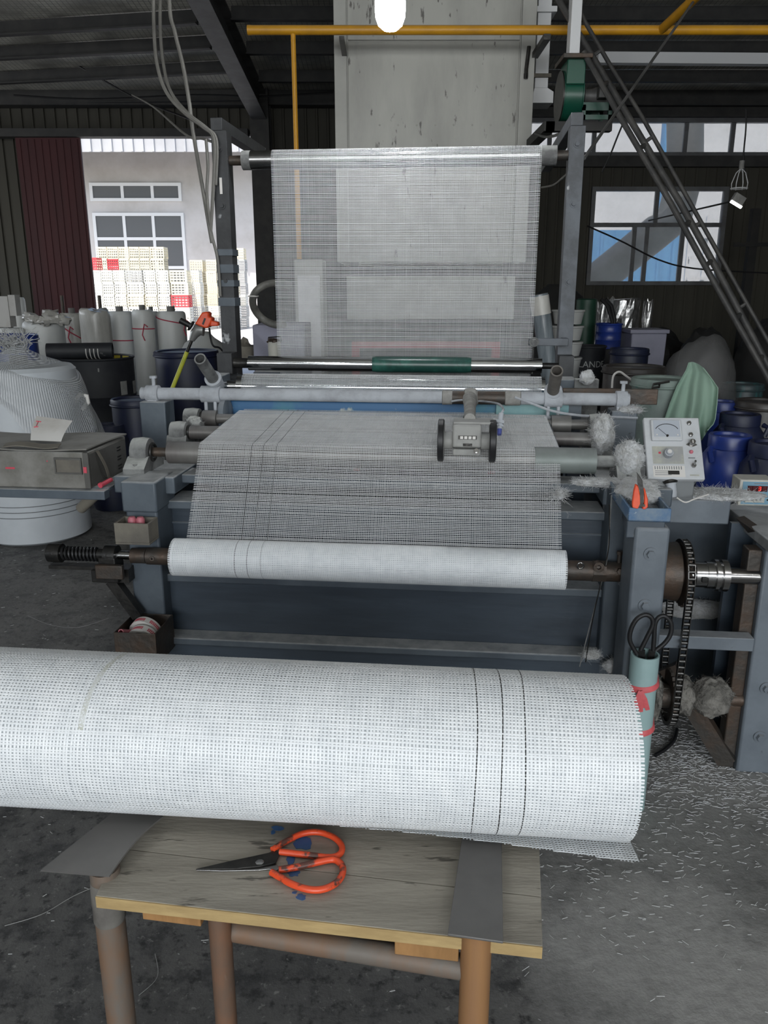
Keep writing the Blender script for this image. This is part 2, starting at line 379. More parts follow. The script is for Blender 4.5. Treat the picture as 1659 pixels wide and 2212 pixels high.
# rear wall with the gate and three high windows that let the daylight in
mb = MB(); gx0, gx1, gz = -3.0, 1.8, 3.7
mb.box(XL, gx0, YB - .1, YB, 0, 1.9).box(gx0, gx1, YB - .1, YB, gz, zt).box(gx1, XR, YB - .1, YB, 0, 1.9)
mb.box(XL, gx0, YB - .1, YB, 3.5, zt).box(gx1, XR, YB - .1, YB, 3.5, zt)
mb.box(XL, -5.4, YB - .1, YB, 1.9, 3.5).box(-3.8, gx0, YB - .1, YB, 1.9, 3.5).box(gx1, 2.6, YB - .1, YB, 1.9, 3.5).box(4.2, 4.8, YB - .1, YB, 1.9, 3.5).box(6.4, XR, YB - .1, YB, 1.9, 3.5)
struct('wall_rear', mb, X['wall_sheet'])

# back wall of corrugated sheets, cut round the gateway, the strip window and the lower window
def corr(mb, x0, x1, z0, z1, y, pitch=.15, dep=.022):
    n = max(1, int(round((x1 - x0) / pitch))); p = (x1 - x0) / n; vs = []; xs = []
    for i in range(n):
        a = x0 + i * p; xs += [(a, y), (a + p * .72, y), (a + p * .78, y - dep), (a + p * .94, y - dep)]
    xs.append((x1, y)); k = len(xs)
    for (x, yy) in xs: vs += [(x, yy, z0), (x, yy, z1)]
    for (x, yy) in reversed(xs): vs += [(x, y + .06, z0), (x, y + .06, z1)]
    fs = [(2 * i, 2 * i + 2, 2 * i + 3, 2 * i + 1) for i in range(2 * k - 1)] + [(4 * k - 2, 0, 1, 4 * k - 1)]
    for i in range(k - 1):
        j = 2 * k - 1 - i
        fs += [(2 * i + 1, 2 * i + 3, 2 * j - 1, 2 * j + 1), (2 * i, 2 * j, 2 * j - 2, 2 * i + 2)]
    mb.add(vs, fs)
dx0, dx1, dz = wY(150, 300, WALL_Y).x, wY(557, 600, WALL_Y).x, wY(400, 293, WALL_Y).z
sx0, sx1 = wY(1120, 300, WALL_Y).x, XR; sz0, sz1 = wY(1300, 339, WALL_Y).z, wY(1300, 256, WALL_Y).z
wx0, wx1 = wY(1272, 500, WALL_Y).x, wY(1563, 500, WALL_Y).x; wz0, wz1 = wY(1300, 616, WALL_Y).z, wY(1300, 404, WALL_Y).z
mb = MB()
corr(mb, XL, dx0, 0, ZE, WALL_Y); corr(mb, dx0, dx1, dz, ZE, WALL_Y); corr(mb, dx1, sx0, 0, ZE, WALL_Y)
corr(mb, sx0, sx1, sz1, ZE, WALL_Y); corr(mb, sx0, wx0, 0, sz0, WALL_Y); corr(mb, wx1, sx1, 0, sz0, WALL_Y)
corr(mb, wx0, wx1, 0, wz0, WALL_Y); corr(mb, wx0, wx1, wz1, sz0, WALL_Y)
struct('wall_back', mb, X['wall_sheet'])
struct('trim_1', MB().box(dx0 - .1, dx1 + .1, WALL_Y - .06, WALL_Y - .03, dz, dz + .07), X['beam_dark'])
struct('trim_2', MB().box(sx0, sx1, WALL_Y - .12, WALL_Y - .03, sz1 + .0, sz1 + .12).box(sx0, sx1, WALL_Y - .12, WALL_Y - .03, sz0 - .14, sz0), X['beam_dark'])
struct('trim_3', MB().box(XL, XR, WALL_Y - .25, WALL_Y - .03, ZE - .16, ZE + .02), X['beam_dark'])
X['pane'] = mat('dusty_window_pane', (.62, .66, .68), .25, alpha=.42, col2=(.5, .53, .55), scale=1.2)
X['frame_grey'] = mat('grey_window_frame', (.11, .115, .12), .55, col2=(.08, .08, .085), scale=5)
def window(name, x0, x1, z0, z1, vbars, hbars, y, w=.055, fmat=None, pmat=None, partial=()):
    fmat = fmat or X['frame_grey']; mb = MB(); hbars = sorted(hbars)
    mb.box(x0, x0 + w, y - .05, y + .05, z0, z1).box(x1 - w, x1, y - .05, y + .05, z0, z1).box(x0 + w, x1 - w, y - .05, y + .05, z0, z0 + w).box(x0 + w, x1 - w, y - .05, y + .05, z1 - w, z1)
    fr = struct(name, mb, fmat)
    for b in hbars: part('transom', MB().box(x0 + w, x1 - w, y - .04, y + .04, b - w / 2, b + w / 2), fmat, fr, smooth=False)
    zs = [z0 + w] + [b for b in hbars] + [z1 - w]
    for k in range(len(zs) - 1):
        bars = vbars[k] if vbars and isinstance(vbars[0], (list, tuple)) else vbars
        for b in bars: part('mullion', MB().box(b - w / 2, b + w / 2, y - .03, y + .03, zs[k] - w * .5, zs[k + 1] + w * .5), fmat, fr, smooth=False)
        xs = [x0 + w] + list(bars) + [x1 - w]
        for i in range(len(xs) - 1):
            part('pane', MB().box(xs[i], xs[i + 1], y - .004, y + .004, zs[k], zs[k + 1]), pmat or X['pane'], fr, smooth=False)
    return fr
px = lambda p, yy=300: wY(p, yy, WALL_Y).x
window('window_1', sx0, sx1, sz0, sz1, [px(1187), px(1283), px(1480), px(1581), px(1680), px(1780)], [], WALL_Y)
window('window_2', wx0, wx1, wz0, wz1, [[px(1366, 550), px(1393, 550), px(1470, 550)], [px(1417, 450)]], [wY(1300, 486, WALL_Y).z], WALL_Y)
# columns, rafter and purlins
def ibeam(mb, p0, p1, w, h, t=.02, up=(0, 0, 1)):
    p0, p1, up = V(p0), V(p1), V(up); d = (p1 - p0).normalized(); x = d.cross(up).normalized(); u = x.cross(d)
    mb.bar(p0 + u * (h / 2), p1 + u * (h / 2), w, t, up).bar(p0 - u * (h / 2), p1 - u * (h / 2), w, t, up).bar(p0, p1, t, h, up)
cxp = wY(572, 500, 11.7).x
mb = MB(); ibeam(mb, (cxp, 11.7, 0), (cxp, 11.7, ZE), .25, .25, .03, (0, 1, 0)); struct('trim_4', mb, X['beam_dark'])
mb = MB(); ibeam(mb, (cxp, 11.7, roof_z(11.7) - .25), (cxp, -6.8, roof_z(-6.8) - .25), .2, .3, .025); struct('trim_5', mb, X['rafter'])
def roofpt(pxx, pyy):
    d = ray(pxx, pyy); k = d.z / d.y; y = (ZE + SL * WALL_Y - CAM_H) / (k + SL); return CAMP + d * (y / d.y)
purl = []
for (ax, ay, bx, by) in ((-250, 60, 425, 18), (-250, 112, 455, 74), (-250, 166, 500, 128), (-250, 205, 540, 190)):
    a, b = roofpt(ax, ay), roofpt(bx, by); a = b + (a - b) * ((XL + .02 - b.x) / (a.x - b.x)); purl.append((a, b))
for (y,) in ((11.0,), (10.1,), (9.2,), (8.3,), (7.4,), (6.5,)):
    purl.append((V((cxp + .1, y, roof_z(y))), V((XR, y, roof_z(y)))))
for i, (a, b) in enumerate(purl):
    mb = MB().bar(a - V((0, 0, .08)), b - V((0, 0, .08)), .05, .13); mb.bar(a - V((0, .04, .15)), b - V((0, .04, .15)), .08, .015)
    struct('trim_%d' % (10 + i), mb, X['beam_dark'])
# white beam on the right (cable trunking)
a, b = wY(1290, 126, 9.0), wY(1900, 131, 9.0)
struct('trim_6', MB().bar(a, b, .10, .10), X['white_paint'])
# red sliding door hanging inside the gateway
X['red_door'] = mat('dark_red_door_sheet', (.05, .0055, .0075), .7, col2=(.034, .004, .006), scale=2, stretch=(2, 2, .3))
rx0, rx1 = wY(52, 480, 11.7).x, wY(188, 480, 11.7).x; rz = wY(150, 297, 11.7).z
d = struct('door_1', MB().box(rx0, rx1, 11.72, 11.76, .03, rz), X['red_door'])
n = 9
for i in range(n):
    x = rx0 + (rx1 - rx0) * (i + .5) / n
    part('door_rib', MB().box(x - .015, x + .015, 11.712, 11.72, .05, rz - .02), X['red_door'], d, smooth=False)
struct('trim_7', MB().box(XL + .3, dx1, 11.62, 11.80, rz + .0, rz + .1), X['beam_dark'])

# ---- yard: opposite building, its eave and windows
OW = 32.0
g = lambda p, q, Y=OW: wY(p, q, Y)
ob = MB(); zt2 = g(300, 250).z
struct('wall_yard', MB().box(-22, -1.5, OW, OW + .3, 0, zt2), X['yard_wall'])
EY = 29.6
eb = MB(); e0, e1 = wY(100, 328, EY).z, wY(100, 285, EY).z
corr(eb, -20, -3.5, e0, e1 + .6, EY, .36, .09)
X['eave'] = mat('white_eave_sheet', (.40, .41, .43), .5, col2=(.34, .35, .37), scale=1)
ev = struct('trim_8', eb, X['eave'])
struct('trim_9', MB().box(-20, -3.5, EY + .06, OW + .2, e1 + .5, e1 + .6), X['beam_dark'])
def w3(p0, p1, q0, q1, vb, hb, nm):
    x0, x1, z0, z1 = g(p0, q0).x, g(p1, q0).x, g(p0, q1).z, g(p0, q0).z
    window(nm, x0, x1, z0, z1, [g(v, q0).x for v in vb], [g(300, h).z for h in hb], OW - .02, .11, X['white_paint'], X['dark_glass'])
w3(193, 391, 395, 435, (263, 328), (), 'window_3')
w3(200, 397, 460, 640, (267, 330), (516, 578), 'window_4')

# ---- yard: plastic crates, each its own
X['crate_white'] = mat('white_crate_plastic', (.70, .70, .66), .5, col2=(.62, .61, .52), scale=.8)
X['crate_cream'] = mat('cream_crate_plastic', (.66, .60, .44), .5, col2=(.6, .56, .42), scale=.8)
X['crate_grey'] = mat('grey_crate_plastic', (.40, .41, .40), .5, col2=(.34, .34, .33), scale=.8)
X['crate_red'] = mat('red_crate_plastic', (.62, .05, .06), .5)
CW, CD, CH = .56, .42, .36
def crate_mesh(w, dd, h):
    mb = MB(); t = .022
    mb.box(-w / 2, w / 2, -dd / 2, dd / 2, 0, .03)
    mb.box(-w / 2, w / 2, -dd / 2, -dd / 2 + t, h - .05, h).box(-w / 2, w / 2, dd / 2 - t, dd / 2, h - .05, h)
    mb.box(-w / 2, -w / 2 + t, -dd / 2 + t, dd / 2 - t, h - .05, h).box(w / 2 - t, w / 2, -dd / 2 + t, dd / 2 - t, h - .05, h)
    for k in range(3):
        z = .08 + k * (h - .13) / 3
        mb.box(-w / 2, w / 2, -dd / 2, -dd / 2 + t, z, z + .038); mb.box(w / 2 - t, w / 2, -dd / 2 + t, dd / 2, z, z + .038)
        mb.box(-w / 2, -w / 2 + t, -dd / 2 + t, dd / 2, z, z + .038)
    for i in range(6):
        x = -w / 2 + (w - .03) * i / 5
        mb.box(x, x + .03, -dd / 2 - .004, -dd / 2 + t, .03, h - .05)
    for i in range(4):
        y = -dd / 2 + (dd - .03) * i / 3
        mb.box(w / 2 - t, w / 2 + .004, y, y + .03, .03, h - .05)
    return mb
cm = {}
for nm in ('white', 'cream', 'grey', 'red'):
    for wd, w in (('n', .39), ('w', .60)):
        cm[nm, wd] = _mesh('crate', crate_mesh(w, .5, CH), X['crate_' + nm], (0, 0, 0), False, 0)
def crate_col(p0, p1, ztop_px, Y, pattern, where, zbase=0.0):
    a = wY(p0, 640, Y).x; b = wY(p1, 640, Y).x; w = b - a
    n = int(round((wY(p0, ztop_px, Y).z - zbase) / CH)); n = max(1, n)
    for k in range(n):
        colr = pattern[min(k, len(pattern) - 1)]
        wd = 'n' if w < .5 else 'w'
        o = bpy.data.objects.new('crate', cm[colr, wd]); COL.objects.link(o)
        o.location = ((a + b) / 2 + (.01 if k % 2 else -.01), Y + .25, zbase + k * CH); o.scale.x = w / (.39 if wd == 'n' else .60) * .985
        lvl = 'top' if k == n - 1 else ('bottom' if k == 0 else (['second', 'third', 'fourth', 'fifth', 'sixth', 'seventh'][k - 1] + ' from the bottom'))
        tag(o, '%s lattice crate, %s of %s' % (colr, lvl, where), 'crate', 'crates stacked in the yard')
    return n
W5 = ['white']
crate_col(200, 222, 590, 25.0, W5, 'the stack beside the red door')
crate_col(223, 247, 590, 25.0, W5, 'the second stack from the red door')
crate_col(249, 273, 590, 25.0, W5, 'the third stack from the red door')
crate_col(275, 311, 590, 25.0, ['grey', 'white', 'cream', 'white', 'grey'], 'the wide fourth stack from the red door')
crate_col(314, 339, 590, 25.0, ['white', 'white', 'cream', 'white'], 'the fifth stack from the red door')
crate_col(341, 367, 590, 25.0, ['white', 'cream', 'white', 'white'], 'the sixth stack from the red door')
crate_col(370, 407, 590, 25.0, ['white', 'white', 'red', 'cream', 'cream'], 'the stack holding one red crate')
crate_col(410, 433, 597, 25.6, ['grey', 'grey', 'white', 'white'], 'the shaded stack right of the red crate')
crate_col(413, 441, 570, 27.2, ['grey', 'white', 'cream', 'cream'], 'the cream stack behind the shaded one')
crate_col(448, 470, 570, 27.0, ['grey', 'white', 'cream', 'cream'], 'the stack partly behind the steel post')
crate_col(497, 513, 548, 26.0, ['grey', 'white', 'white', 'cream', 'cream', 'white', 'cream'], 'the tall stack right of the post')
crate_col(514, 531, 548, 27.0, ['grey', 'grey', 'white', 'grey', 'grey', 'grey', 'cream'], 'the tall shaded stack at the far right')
zb = 5 * CH
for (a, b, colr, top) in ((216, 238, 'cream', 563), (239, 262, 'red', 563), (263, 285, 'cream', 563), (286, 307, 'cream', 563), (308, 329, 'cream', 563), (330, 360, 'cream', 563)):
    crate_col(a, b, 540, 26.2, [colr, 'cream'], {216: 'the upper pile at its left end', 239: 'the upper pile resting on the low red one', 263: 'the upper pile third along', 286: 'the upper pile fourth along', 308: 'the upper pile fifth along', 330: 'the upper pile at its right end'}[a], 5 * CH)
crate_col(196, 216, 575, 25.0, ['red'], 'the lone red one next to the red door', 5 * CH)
# back rows that carry the upper pile
for i, p in enumerate(range(216, 346, 24)):
    crate_col(p, p + 23, 590, 26.2, W5, 'the hidden back row, place %s' % ['one', 'two', 'three', 'four', 'five', 'six'][i])
# ---- yard on the right: blue sheet fence, grey duct, blue pipe, white building
X['blue_sheet'] = mat('bright_blue_sheeting', (.07, .24, .48), .5, col2=(.10, .32, .58), scale=1.2, stretch=(3, 3, .4))
X['far_white'] = mat('white_far_wall', (.60, .61, .62), .7, col2=(.5, .51, .52), scale=.4)
X['duct_grey'] = mat('grey_duct_paint', (.10, .10, .098), .5, col2=(.075, .075, .072), scale=2)
bl = MB(); corr(bl, wY(1180, 500, 17).x, wY(1462, 500, 17).x, 0, wY(1300, 497, 17).z, 17, .3, .05)
single('blue_fence', bl, X['blue_sheet'], 'bright blue corrugated fence seen through the lower window', 'fence', base=(wY(1320, 500, 17).x, 17, 0))
struct('wall_far', MB().box(2, 16, 24, 24.3, 0, 9), X['far_white'])
b0, b1 = wY(1280, 612, 13.3), wY(1420, 500, 13.3)
dmb = MB().tube([V((b0.x - .25, 13.3, 0)), V((b0.x - .2, 13.3, b0.z - .3)), b0, b1, wY(1455, 475, 13.3), wY(1480, 380, 13.3), wY(1480, 200, 13.3)], .27, 20)
single('exhaust_duct', dmb, X['duct_grey'], 'thick grey elbow duct slanting up outside the lower window', 'duct', base=(b0.x - .25, 13.3, 0))
bp = wY(1460, 300, 18)
single('blue_pipe', MB().cyl((bp.x, 18, 0), (bp.x, 18, 7), .3, n=24), X['blue_sheet'], 'blue vertical pipe seen blurred through the strip window', 'pipe', base=(bp.x, 18, 0))
for k in range(2):
    x = wY(1530, 560, 16).x
rk = MB(); x0 = wY(1488, 560, 16).x; x1 = wY(1560, 560, 16).x
for i in range(6): rk.box(x0, x1, 16, 16.05, .3 + i * .38, .36 + i * .38)
for i in range(3): rk.box(x0 + (x1 - x0) * i / 2 - .03, x0 + (x1 - x0) * i / 2 + .03, 16.05, 16.1, 0, 2.6)
single('yard_rack', rk, X['white_paint'], 'white barred rack outside the right end of the lower window', 'rack', base=((x0 + x1) / 2, 16, 0), smooth=False)

# ================================================================== WINDING MACHINE (machine frame: x right, y into the scene)
ZA = mV(796, 1217, 0).z                         # take-up shaft axis
mach = thing('winding_machine', 'grey-blue steel mesh winding machine with rollers and sheet panels, centre of the hall', 'machine', 'M', (0, .2, 0))
PL0, PL1 = mV(269, 1080, .03).x, mV(337, 1080, .03).x
zpl = mV(300, 1043, .03).z
part('front_post', MB().box(PL0, PL1, .03, .16, 0, zpl), X['steel_blue'], mach, bevel=.006)
part('post_cap', MB().box(PL0 - .006, PL1 + .004, .022, .17, zpl - .085, zpl + .004), X['steel_blue'], mach, bevel=.006)
PR0, PR1 = mV(1306, 1250, .04).x, mV(1366, 1250, .04).x
zpr = mV(1335, 1052, .04).z
part('front_post', MB().box(PR0, PR1, .04, .16, 0, zpr), X['steel_blue'], mach, bevel=.005)
def ledge(px_, yt, yf, yb, v, name='crossbeam', m='steel_blue'):
    z1 = mV(px_, yf, v).z; z0 = mV(px_, yb, v).z; vb = mZ(px_, yt, z1).y
    part(name, MB().box(PL1 - .004, PR0 + .004, v, vb, z0, z1), X[m], mach, bevel=.004); return z0, z1
z0a, _ = ledge(430, 1010, 1026, 1045, .165)
z0b, z1b = ledge(400, 1059, 1083, 1101, .115)
z0c, z1c = ledge(360, 1222, 1241, 1257, .07)
z0d, z1d = ledge(600, 1367, 1388, 1403, .02)
part('front_panel', MB().box(PL1 - .003, PR0 + .003, .145, .16, z1c - .01, z0b + .01), X['sheet_blue'], mach, smooth=False)
part('panel_bead', MB().box(PL1, PR0, .139, .1455, mV(400, 1128, .14).z - .004, mV(400, 1128, .14).z), X['steel_blue'], mach, smooth=False)
part('front_panel', MB().box(PL1 - .003, PR0 + .003, .085, .10, z1d - .01, z0c + .01), X['sheet_blue'], mach, smooth=False)
part('front_panel', MB().box(PL1 - .003, PR0 + .003, .03, .045, .06, z0d + .01), X['sheet_blue'], mach, smooth=False)
part('bottom_rail', MB().box(PL1 - .003, PR0 + .003, -.0, .06, .02, .08), X['steel_blue'], mach, bevel=.004)
part('rear_panel', MB().box(PL1, PR0, .5, .52, .05, z1b), X['sheet_blue'], mach, smooth=False)
# side rails that carry the bearings, and the rear legs
zr = mV(305, 1013, .2).z
for (a, b) in ((PL0 - .06, PL1 + .03), (PR0 - .01, PR1 + .10)):
    part('side_rail', MB().box(a, b, .10, 1.25, zr - .05, zr), X['steel_blue'], mach, bevel=.004)
    part('rear_leg', MB().box(a + .02, a + .10, 1.1, 1.2, 0, zr - .05), X['steel_blue'], mach, bevel=.004)
    part('side_panel', MB().box(a + .03, a + .045, .14, 1.1, .05, zr - .05), X['sheet_blue'], mach, smooth=False)
# right-hand bearing bracket with two bolts
BV = -.17
b0, b1 = mV(1372, 1150, BV).x, mV(1449, 1150, BV).x; zb = mV(1410, 1141, BV).z
brk = part('bearing_bracket', MB().box(b0, b1, BV, BV + .13, 0, zb), X['plate_grey'], mach, bevel=.008)
for (p, q) in ((1405, 1196), (1393, 1307)):
    c = mV(p, q, BV); part('bolt', MB().hexbolt(c, (0, -1, 0), .0105, .012), X['plate_grey'], brk)
# swept arm from the right post to the bracket and the little tray on it
zt0 = mV(1400, 1128, -.19).z; zt1 = mV(1400, 1098, -.19).z
t0, t1 = mV(1358, 1112, -.19).x, mV(1450, 1112, -.19).x
part('bracket_arm', MB().prism([(PR1 - .03, .12, zpr - .09), (t0 + .004, -.16, zt0 - .05), (t0 + .004, -.16, zt0), (PR1 - .03, .12, zpr + .006)], (.09, 0, 0)), X['steel_blue'], mach, bevel=.003)
part('bracket_arm', MB().box(b0 + .01, b1 - .01, BV + .13, .14, zt0 - .06, zt0), X['steel_blue'], mach, bevel=.003)
tr = MB().box(t0, t1, -.19, .10, zt0, zt0 + .006).box(t0, t1, -.19, -.184, zt0, zt1).box(t0, t0 + .006, -.184, .10, zt0, zt1).box(t1 - .006, t1, -.184, .10, zt0, zt1)
X['tray_blue'] = mat('smeared_blue_paint', (.16, .21, .26), .5, col2=(.06, .13, .24), scale=9, lo=.48, hi=.6, speck=((.42, .47, .46), 22, .62))
part('tool_tray', tr, X['tray_blue'], mach, bevel=.002)
part('gusset', MB().prism([(PR1 - .005, .05, ZA - .02), (b0 + .01, .05, ZA + .0), (b0 + .01, .05, ZA - .12)], (0, .012, 0)), X['steel_blue'], mach)
part('gusset', MB().prism([mV(1335, 1262, -.02), mV(1365, 1240, -.02), mV(1365, 1306, -.02)], (0, .012, 0)), X['plate_grey'], mach)
# beam under the speed controller and outer bearing panel on the far right
cb0 = mV(1380, 1100, .14).x; cbz1 = mV(1480, 1080, .14).z; cbz0 = mV(1480, 1131, .14).z
RP = mV(1640, 1300, -.03).x
part('rear_beam', MB().box(b0 + .02, mV(1578, 1100, .14).x, .14, .30, cbz0, cbz1), X['plate_grey'], mach, bevel=.004)
rz = mV(1650, 1178, -.03).z
rp = part('outer_panel', MB().box(RP, RP + .26, -.03, .05, 0, rz), X['plate_grey'], mach, bevel=.006)
for (p, q) in ((1655, 1486), (1641, 1591)):
    c = mV(p, q, -.03); part('bolt', MB().hexbolt(c, (0, -1, 0), .011, .014), X['plate_grey'], rp)
part('outer_panel_side', MB().box(RP - .035, RP, -.01, .04, 0, rz - .02), X['rust_steel'], mach, bevel=.003)
part('rear_panel', MB().box(b1 + .02, RP + .4, .34, .355, .05, cbz0 + .02), X['steel_blue'], mach, smooth=False)
part('rear_panel', MB().box(mV(1560, 1300, .12).x, RP + .02, .12, .14, .02, cbz0 + .01), X['sheet_blue'], mach, smooth=False)
ct = mV(1540, 1377, -.06).z
part('cross_brace', MB().box(b1 - .002, RP - .01, -.06, -.015, ct - .036, ct), X['plate_grey'], mach, bevel=.002)
part('diagonal_brace', MB().bar((b1 + .09, .06, .27), (RP - .02, -.01, .02), .03, .05), X['rust_steel'], mach)
# slab on the outer panel
SZ = rz + .02
sl = [mZ(1568, 1094, SZ), mZ(1664, 1170, SZ), mZ(1800, 1180, SZ), mZ(1800, 1060, SZ), mZ(1640, 1060, SZ)]
X['slab'] = mat('dusty_slab', (.24, .25, .255), .85, col2=(.16, .165, .165), scale=14, dust=.8, dustcol=(.40, .41, .42), bump=.2, bscale=40)
part('top_slab', MB().prism([p - V((0, 0, .03)) for p in sl], (0, 0, .03)), X['slab'], mach, bevel=.003)
part('slab_bracket', MB().prism([mV(1588, 1118, .12), mV(1655, 1165, -.0), mV(1655, 1240, -.0), mV(1640, 1180, .06)], (.03, .02, 0)), X['rust_steel'], mach)

# ---- rollers and bearings on top
def rev(name, segs, v, z, m, parent=mach, n=28, **k):          # segs: (u0,u1,r)
    mb = MB()
    for (a, b, r) in segs: mb.cyl((a, v, z), (b, v, z), r, n=n)
    return part(name, mb, X[m], parent, **k)
FV = .2; FZ = mV(365, 977, FV).z; FRAD = .033
fl, frr = mV(366, 977, FV).x, mV(1285, 1003, FV).x
part('front_roller', MB().cyl((fl, FV, FZ), (frr - .17, FV, FZ), FRAD, n=40), X['roller_grey'], mach)
part('front_roller_sleeve', MB().cyl((frr - .17, FV, FZ), (frr, FV, FZ), FRAD + .004, n=40), X['roller_green'], mach)
uLB = mV(308, 973, FV).x; uRB = mV(1352, 1003, FV).x
part('shaft', MB().cyl((uLB, FV, FZ), (fl, FV, FZ), .014, n=20), X['rust_steel'], mach)
part('shaft', MB().cyl((frr, FV, FZ), (uRB, FV, FZ), .0165, n=20), X['bearing'], mach)
def pillow(c, r, zbase, m='bearing', w=.058):
    c = V(c); mb = MB()
    mb.lathe([(r * .55, -w / 2), (r, -w / 2 + .004), (r * 1.08, 0), (r, w / 2 - .004), (r * .55, w / 2)], c, (1, 0, 0), 24)
    mb.prism([(c.x - w * .55, c.y - r * 1.9, zbase), (c.x - w * .55, c.y + r * 1.9, zbase), (c.x - w * .55, c.y + r * 1.9, zbase + .016), (c.x - w * .55, c.y + r * .9, c.z - r * .2), (c.x - w * .55, c.y - r * .9, c.z - r * .2), (c.x - w * .55, c.y - r * 1.9, zbase + .016)], (w * 1.1, 0, 0))
    o = part('pillow_block', mb, X[m], mach)
    for s in (-1, 1): part('bolt', MB().hexbolt((c.x, c.y + s * r * 1.5, zbase + .016), (0, 0, 1), .008, .012), X['bearing'], o)
    part('bearing_ring', MB().ring(c + V((w * .55, 0, 0)), (1, 0, 0), r * .6, .005, 20, 8), X['dark_steel'], o)
    return o
pillow((uLB, FV, FZ), .041, zr)
pillow((uRB, FV, FZ), .036, zr)
SV = .40; S2 = mV(430, 934, SV).z
pillow((mV(388, 930, SV).x, SV, S2), .033, zr)
part('second_roller', MB().cyl((mV(392, 934, SV).x, SV, S2), (mV(1282, 962, SV).x, SV, S2), .021, n=28), X['roller_grey'], mach)
uR2 = mV(1296, 965, SV).x
pillow((uR2, SV, S2), .034, zr)
TV = .56; T3 = mV(450, 904, TV).z
pillow((mV(416, 893, TV).x, TV, T3), .033, zr)
part('third_roller', MB().cyl((mV(420, 900, TV).x, TV, T3), (mV(1275, 925, TV).x, TV, T3), .0165, n=24).cyl((mV(1190, 920, TV).x, TV, T3), (mV(1232, 920, TV).x, TV, T3), .030, n=28).cyl((mV(440, 905, TV).x, TV, T3), (mV(470, 905, TV).x, TV, T3), .028, n=28), X['roller_grey'], mach)
pillow((mV(1288, 925, TV).x, TV, T3), .034, zr)
part('disc_guard', MB().lathe([(.058, 0), (.062, .006), (.062, .02), (.05, .026), (.02, .03)], (mV(480, 895, .62).x, .62, T3 + .0), (1, 0, 0), 30), X['plate_grey'], mach)
# smooth steel slide plate just below the web
X['slide'] = mat('smooth_grey_plate', (.14, .148, .16), .14, .3, col2=(.12, .125, .135), scale=3)
sz_b = mV(820, 891, .60).z - .012; sz_f = FZ + FRAD - .010
part('slide_plate', MB().sheet(lambda a, b: (-.53 + 1.06 * a, FV + .02 + b * (.60 - FV - .02), sz_f + (sz_b - sz_f) * b), 2, 2, .004), X['slide'], mach, smooth=False)
# blue dip trough behind
X['trough'] = mat('stained_blue_tank', (.03, .12, .26), .5, col2=(.06, .22, .26), scale=5, lo=.5, hi=.68, speck=((.45, .47, .42), 8, .63))
tz = mV(820, 866, .66).z
part('dip_trough', MB().box(-.6, .56, .66, .9, tz - .22, tz - .005).box(-.6, .56, .655, .67, tz - .005, tz + .006), X['trough'], mach, bevel=.004)
X['teal_box'] = mat('pale_teal_plastic', (.20, .36, .36), .5, col2=(.15, .3, .32), scale=9)
part('trough_end', MB().box(.36, .60, .646, .655, tz - .1, tz + .004), X['teal_box'], mach, smooth=False)
# uprights that carry the white bar
GV = .60
for (a, b, q, nm) in ((301, 356, 866, 0), (1322, 1377, 886, 1)):
    u0, u1 = mV(a, q + 10, GV - .04).x, mV(b, q + 10, GV - .04).x; z1 = mV(a, q + 2, GV - .04).z
    part('bar_post', MB().box(u0, u1, GV - .04, GV + .05, zr - .05, z1), X['steel_blue'] if nm == 0 else X['plate_grey'], mach, bevel=.004)
fb0, fb1 = mV(1280, 856, .70), mV(1421, 857, .70)
part('flat_bar', MB().box(fb0.x - .1, fb1.x, .70, .712, fb0.z - .026, fb0.z + .026), X['rust_steel'], mach, bevel=.002)
part('bar_bracket', MB().box(fb0.x - .1, fb0.x - .04, .66, .76, zr - .05, fb0.z), X['steel_blue'], mach)
# press roller and its supports
PV = .96; PZ = mV(820, 838, PV).z; PRD = .047
pu0, pu1 = mV(527, 830, PV).x, mV(1164, 838, PV).x
part('press_roller', MB().cyl((pu0 - .02, PV, PZ), (pu1 + .02, PV, PZ), PRD, n=48).cyl((pu0 - .13, PV, PZ), (pu1 + .12, PV, PZ), .022, n=24), X['chrome'], mach)
for u in (pu0 - .10, pu1 + .10):
    part('roller_support', MB().box(u - .03, u + .03, PV - .06, PV + .06, zr - .02, PZ + .045), X['steel_blue'], mach, bevel=.004)
# fluff that gathers on the bearings
def fluff(name, c, rad, parent, m='fluff', seed=1, spikes=60, L=.011):
    mb = MB(); c = V(c); mb.blob(c, rad, 26, 18, .22, 3.2, seed); r = random.Random(seed)
    for i in range(spikes * 4):
        d = V((r.gauss(0, 1), r.gauss(0, 1), r.gauss(0, .8) + .3)).normalized(); p = c + V((d.x * rad[0], d.y * rad[1], d.z * rad[2])) * .95
        q = p + (d * .6 + V((r.gauss(0, .8), r.gauss(0, .8), r.gauss(0, .6)))) * L * r.uniform(.3, 1)
        mb.cyl(p, q, .00045, .0002, 3, False)
    return part(name, mb, X[m], parent, kind='stuff')
fluff('fibre_fluff', (uRB + .004, FV - .015, FZ + .012), (.040, .045, .052), mach, seed=3, spikes=260)
fluff('fibre_fluff', (uR2 + .0, SV - .02, S2 + .02), (.034, .05, .062), mach, seed=4, spikes=260)
fluff('fibre_fluff', (mV(1268, 812, .85).x, .85, mV(1268, 815, .85).z), (.026, .022, .026), mach, seed=5, spikes=40, L=.006)
part('bolt_bracket', MB().box(mV(1240, 830, .9).x, mV(1292, 830, .9).x, .88, .92, zr, mV(1260, 818, .9).z), X['bearing'], mach, bevel=.003)
fluff('fibre_fluff', (mV(428, 905, .5).x, .46, S2 + .01), (.03, .04, .03), mach, 'bearing', seed=8, spikes=60)
fluff('fibre_fluff', (PR0 + .02, .10, mV(1270, 1038, .1).z - .005), (.12, .03, .012), mach, seed=9, spikes=300)
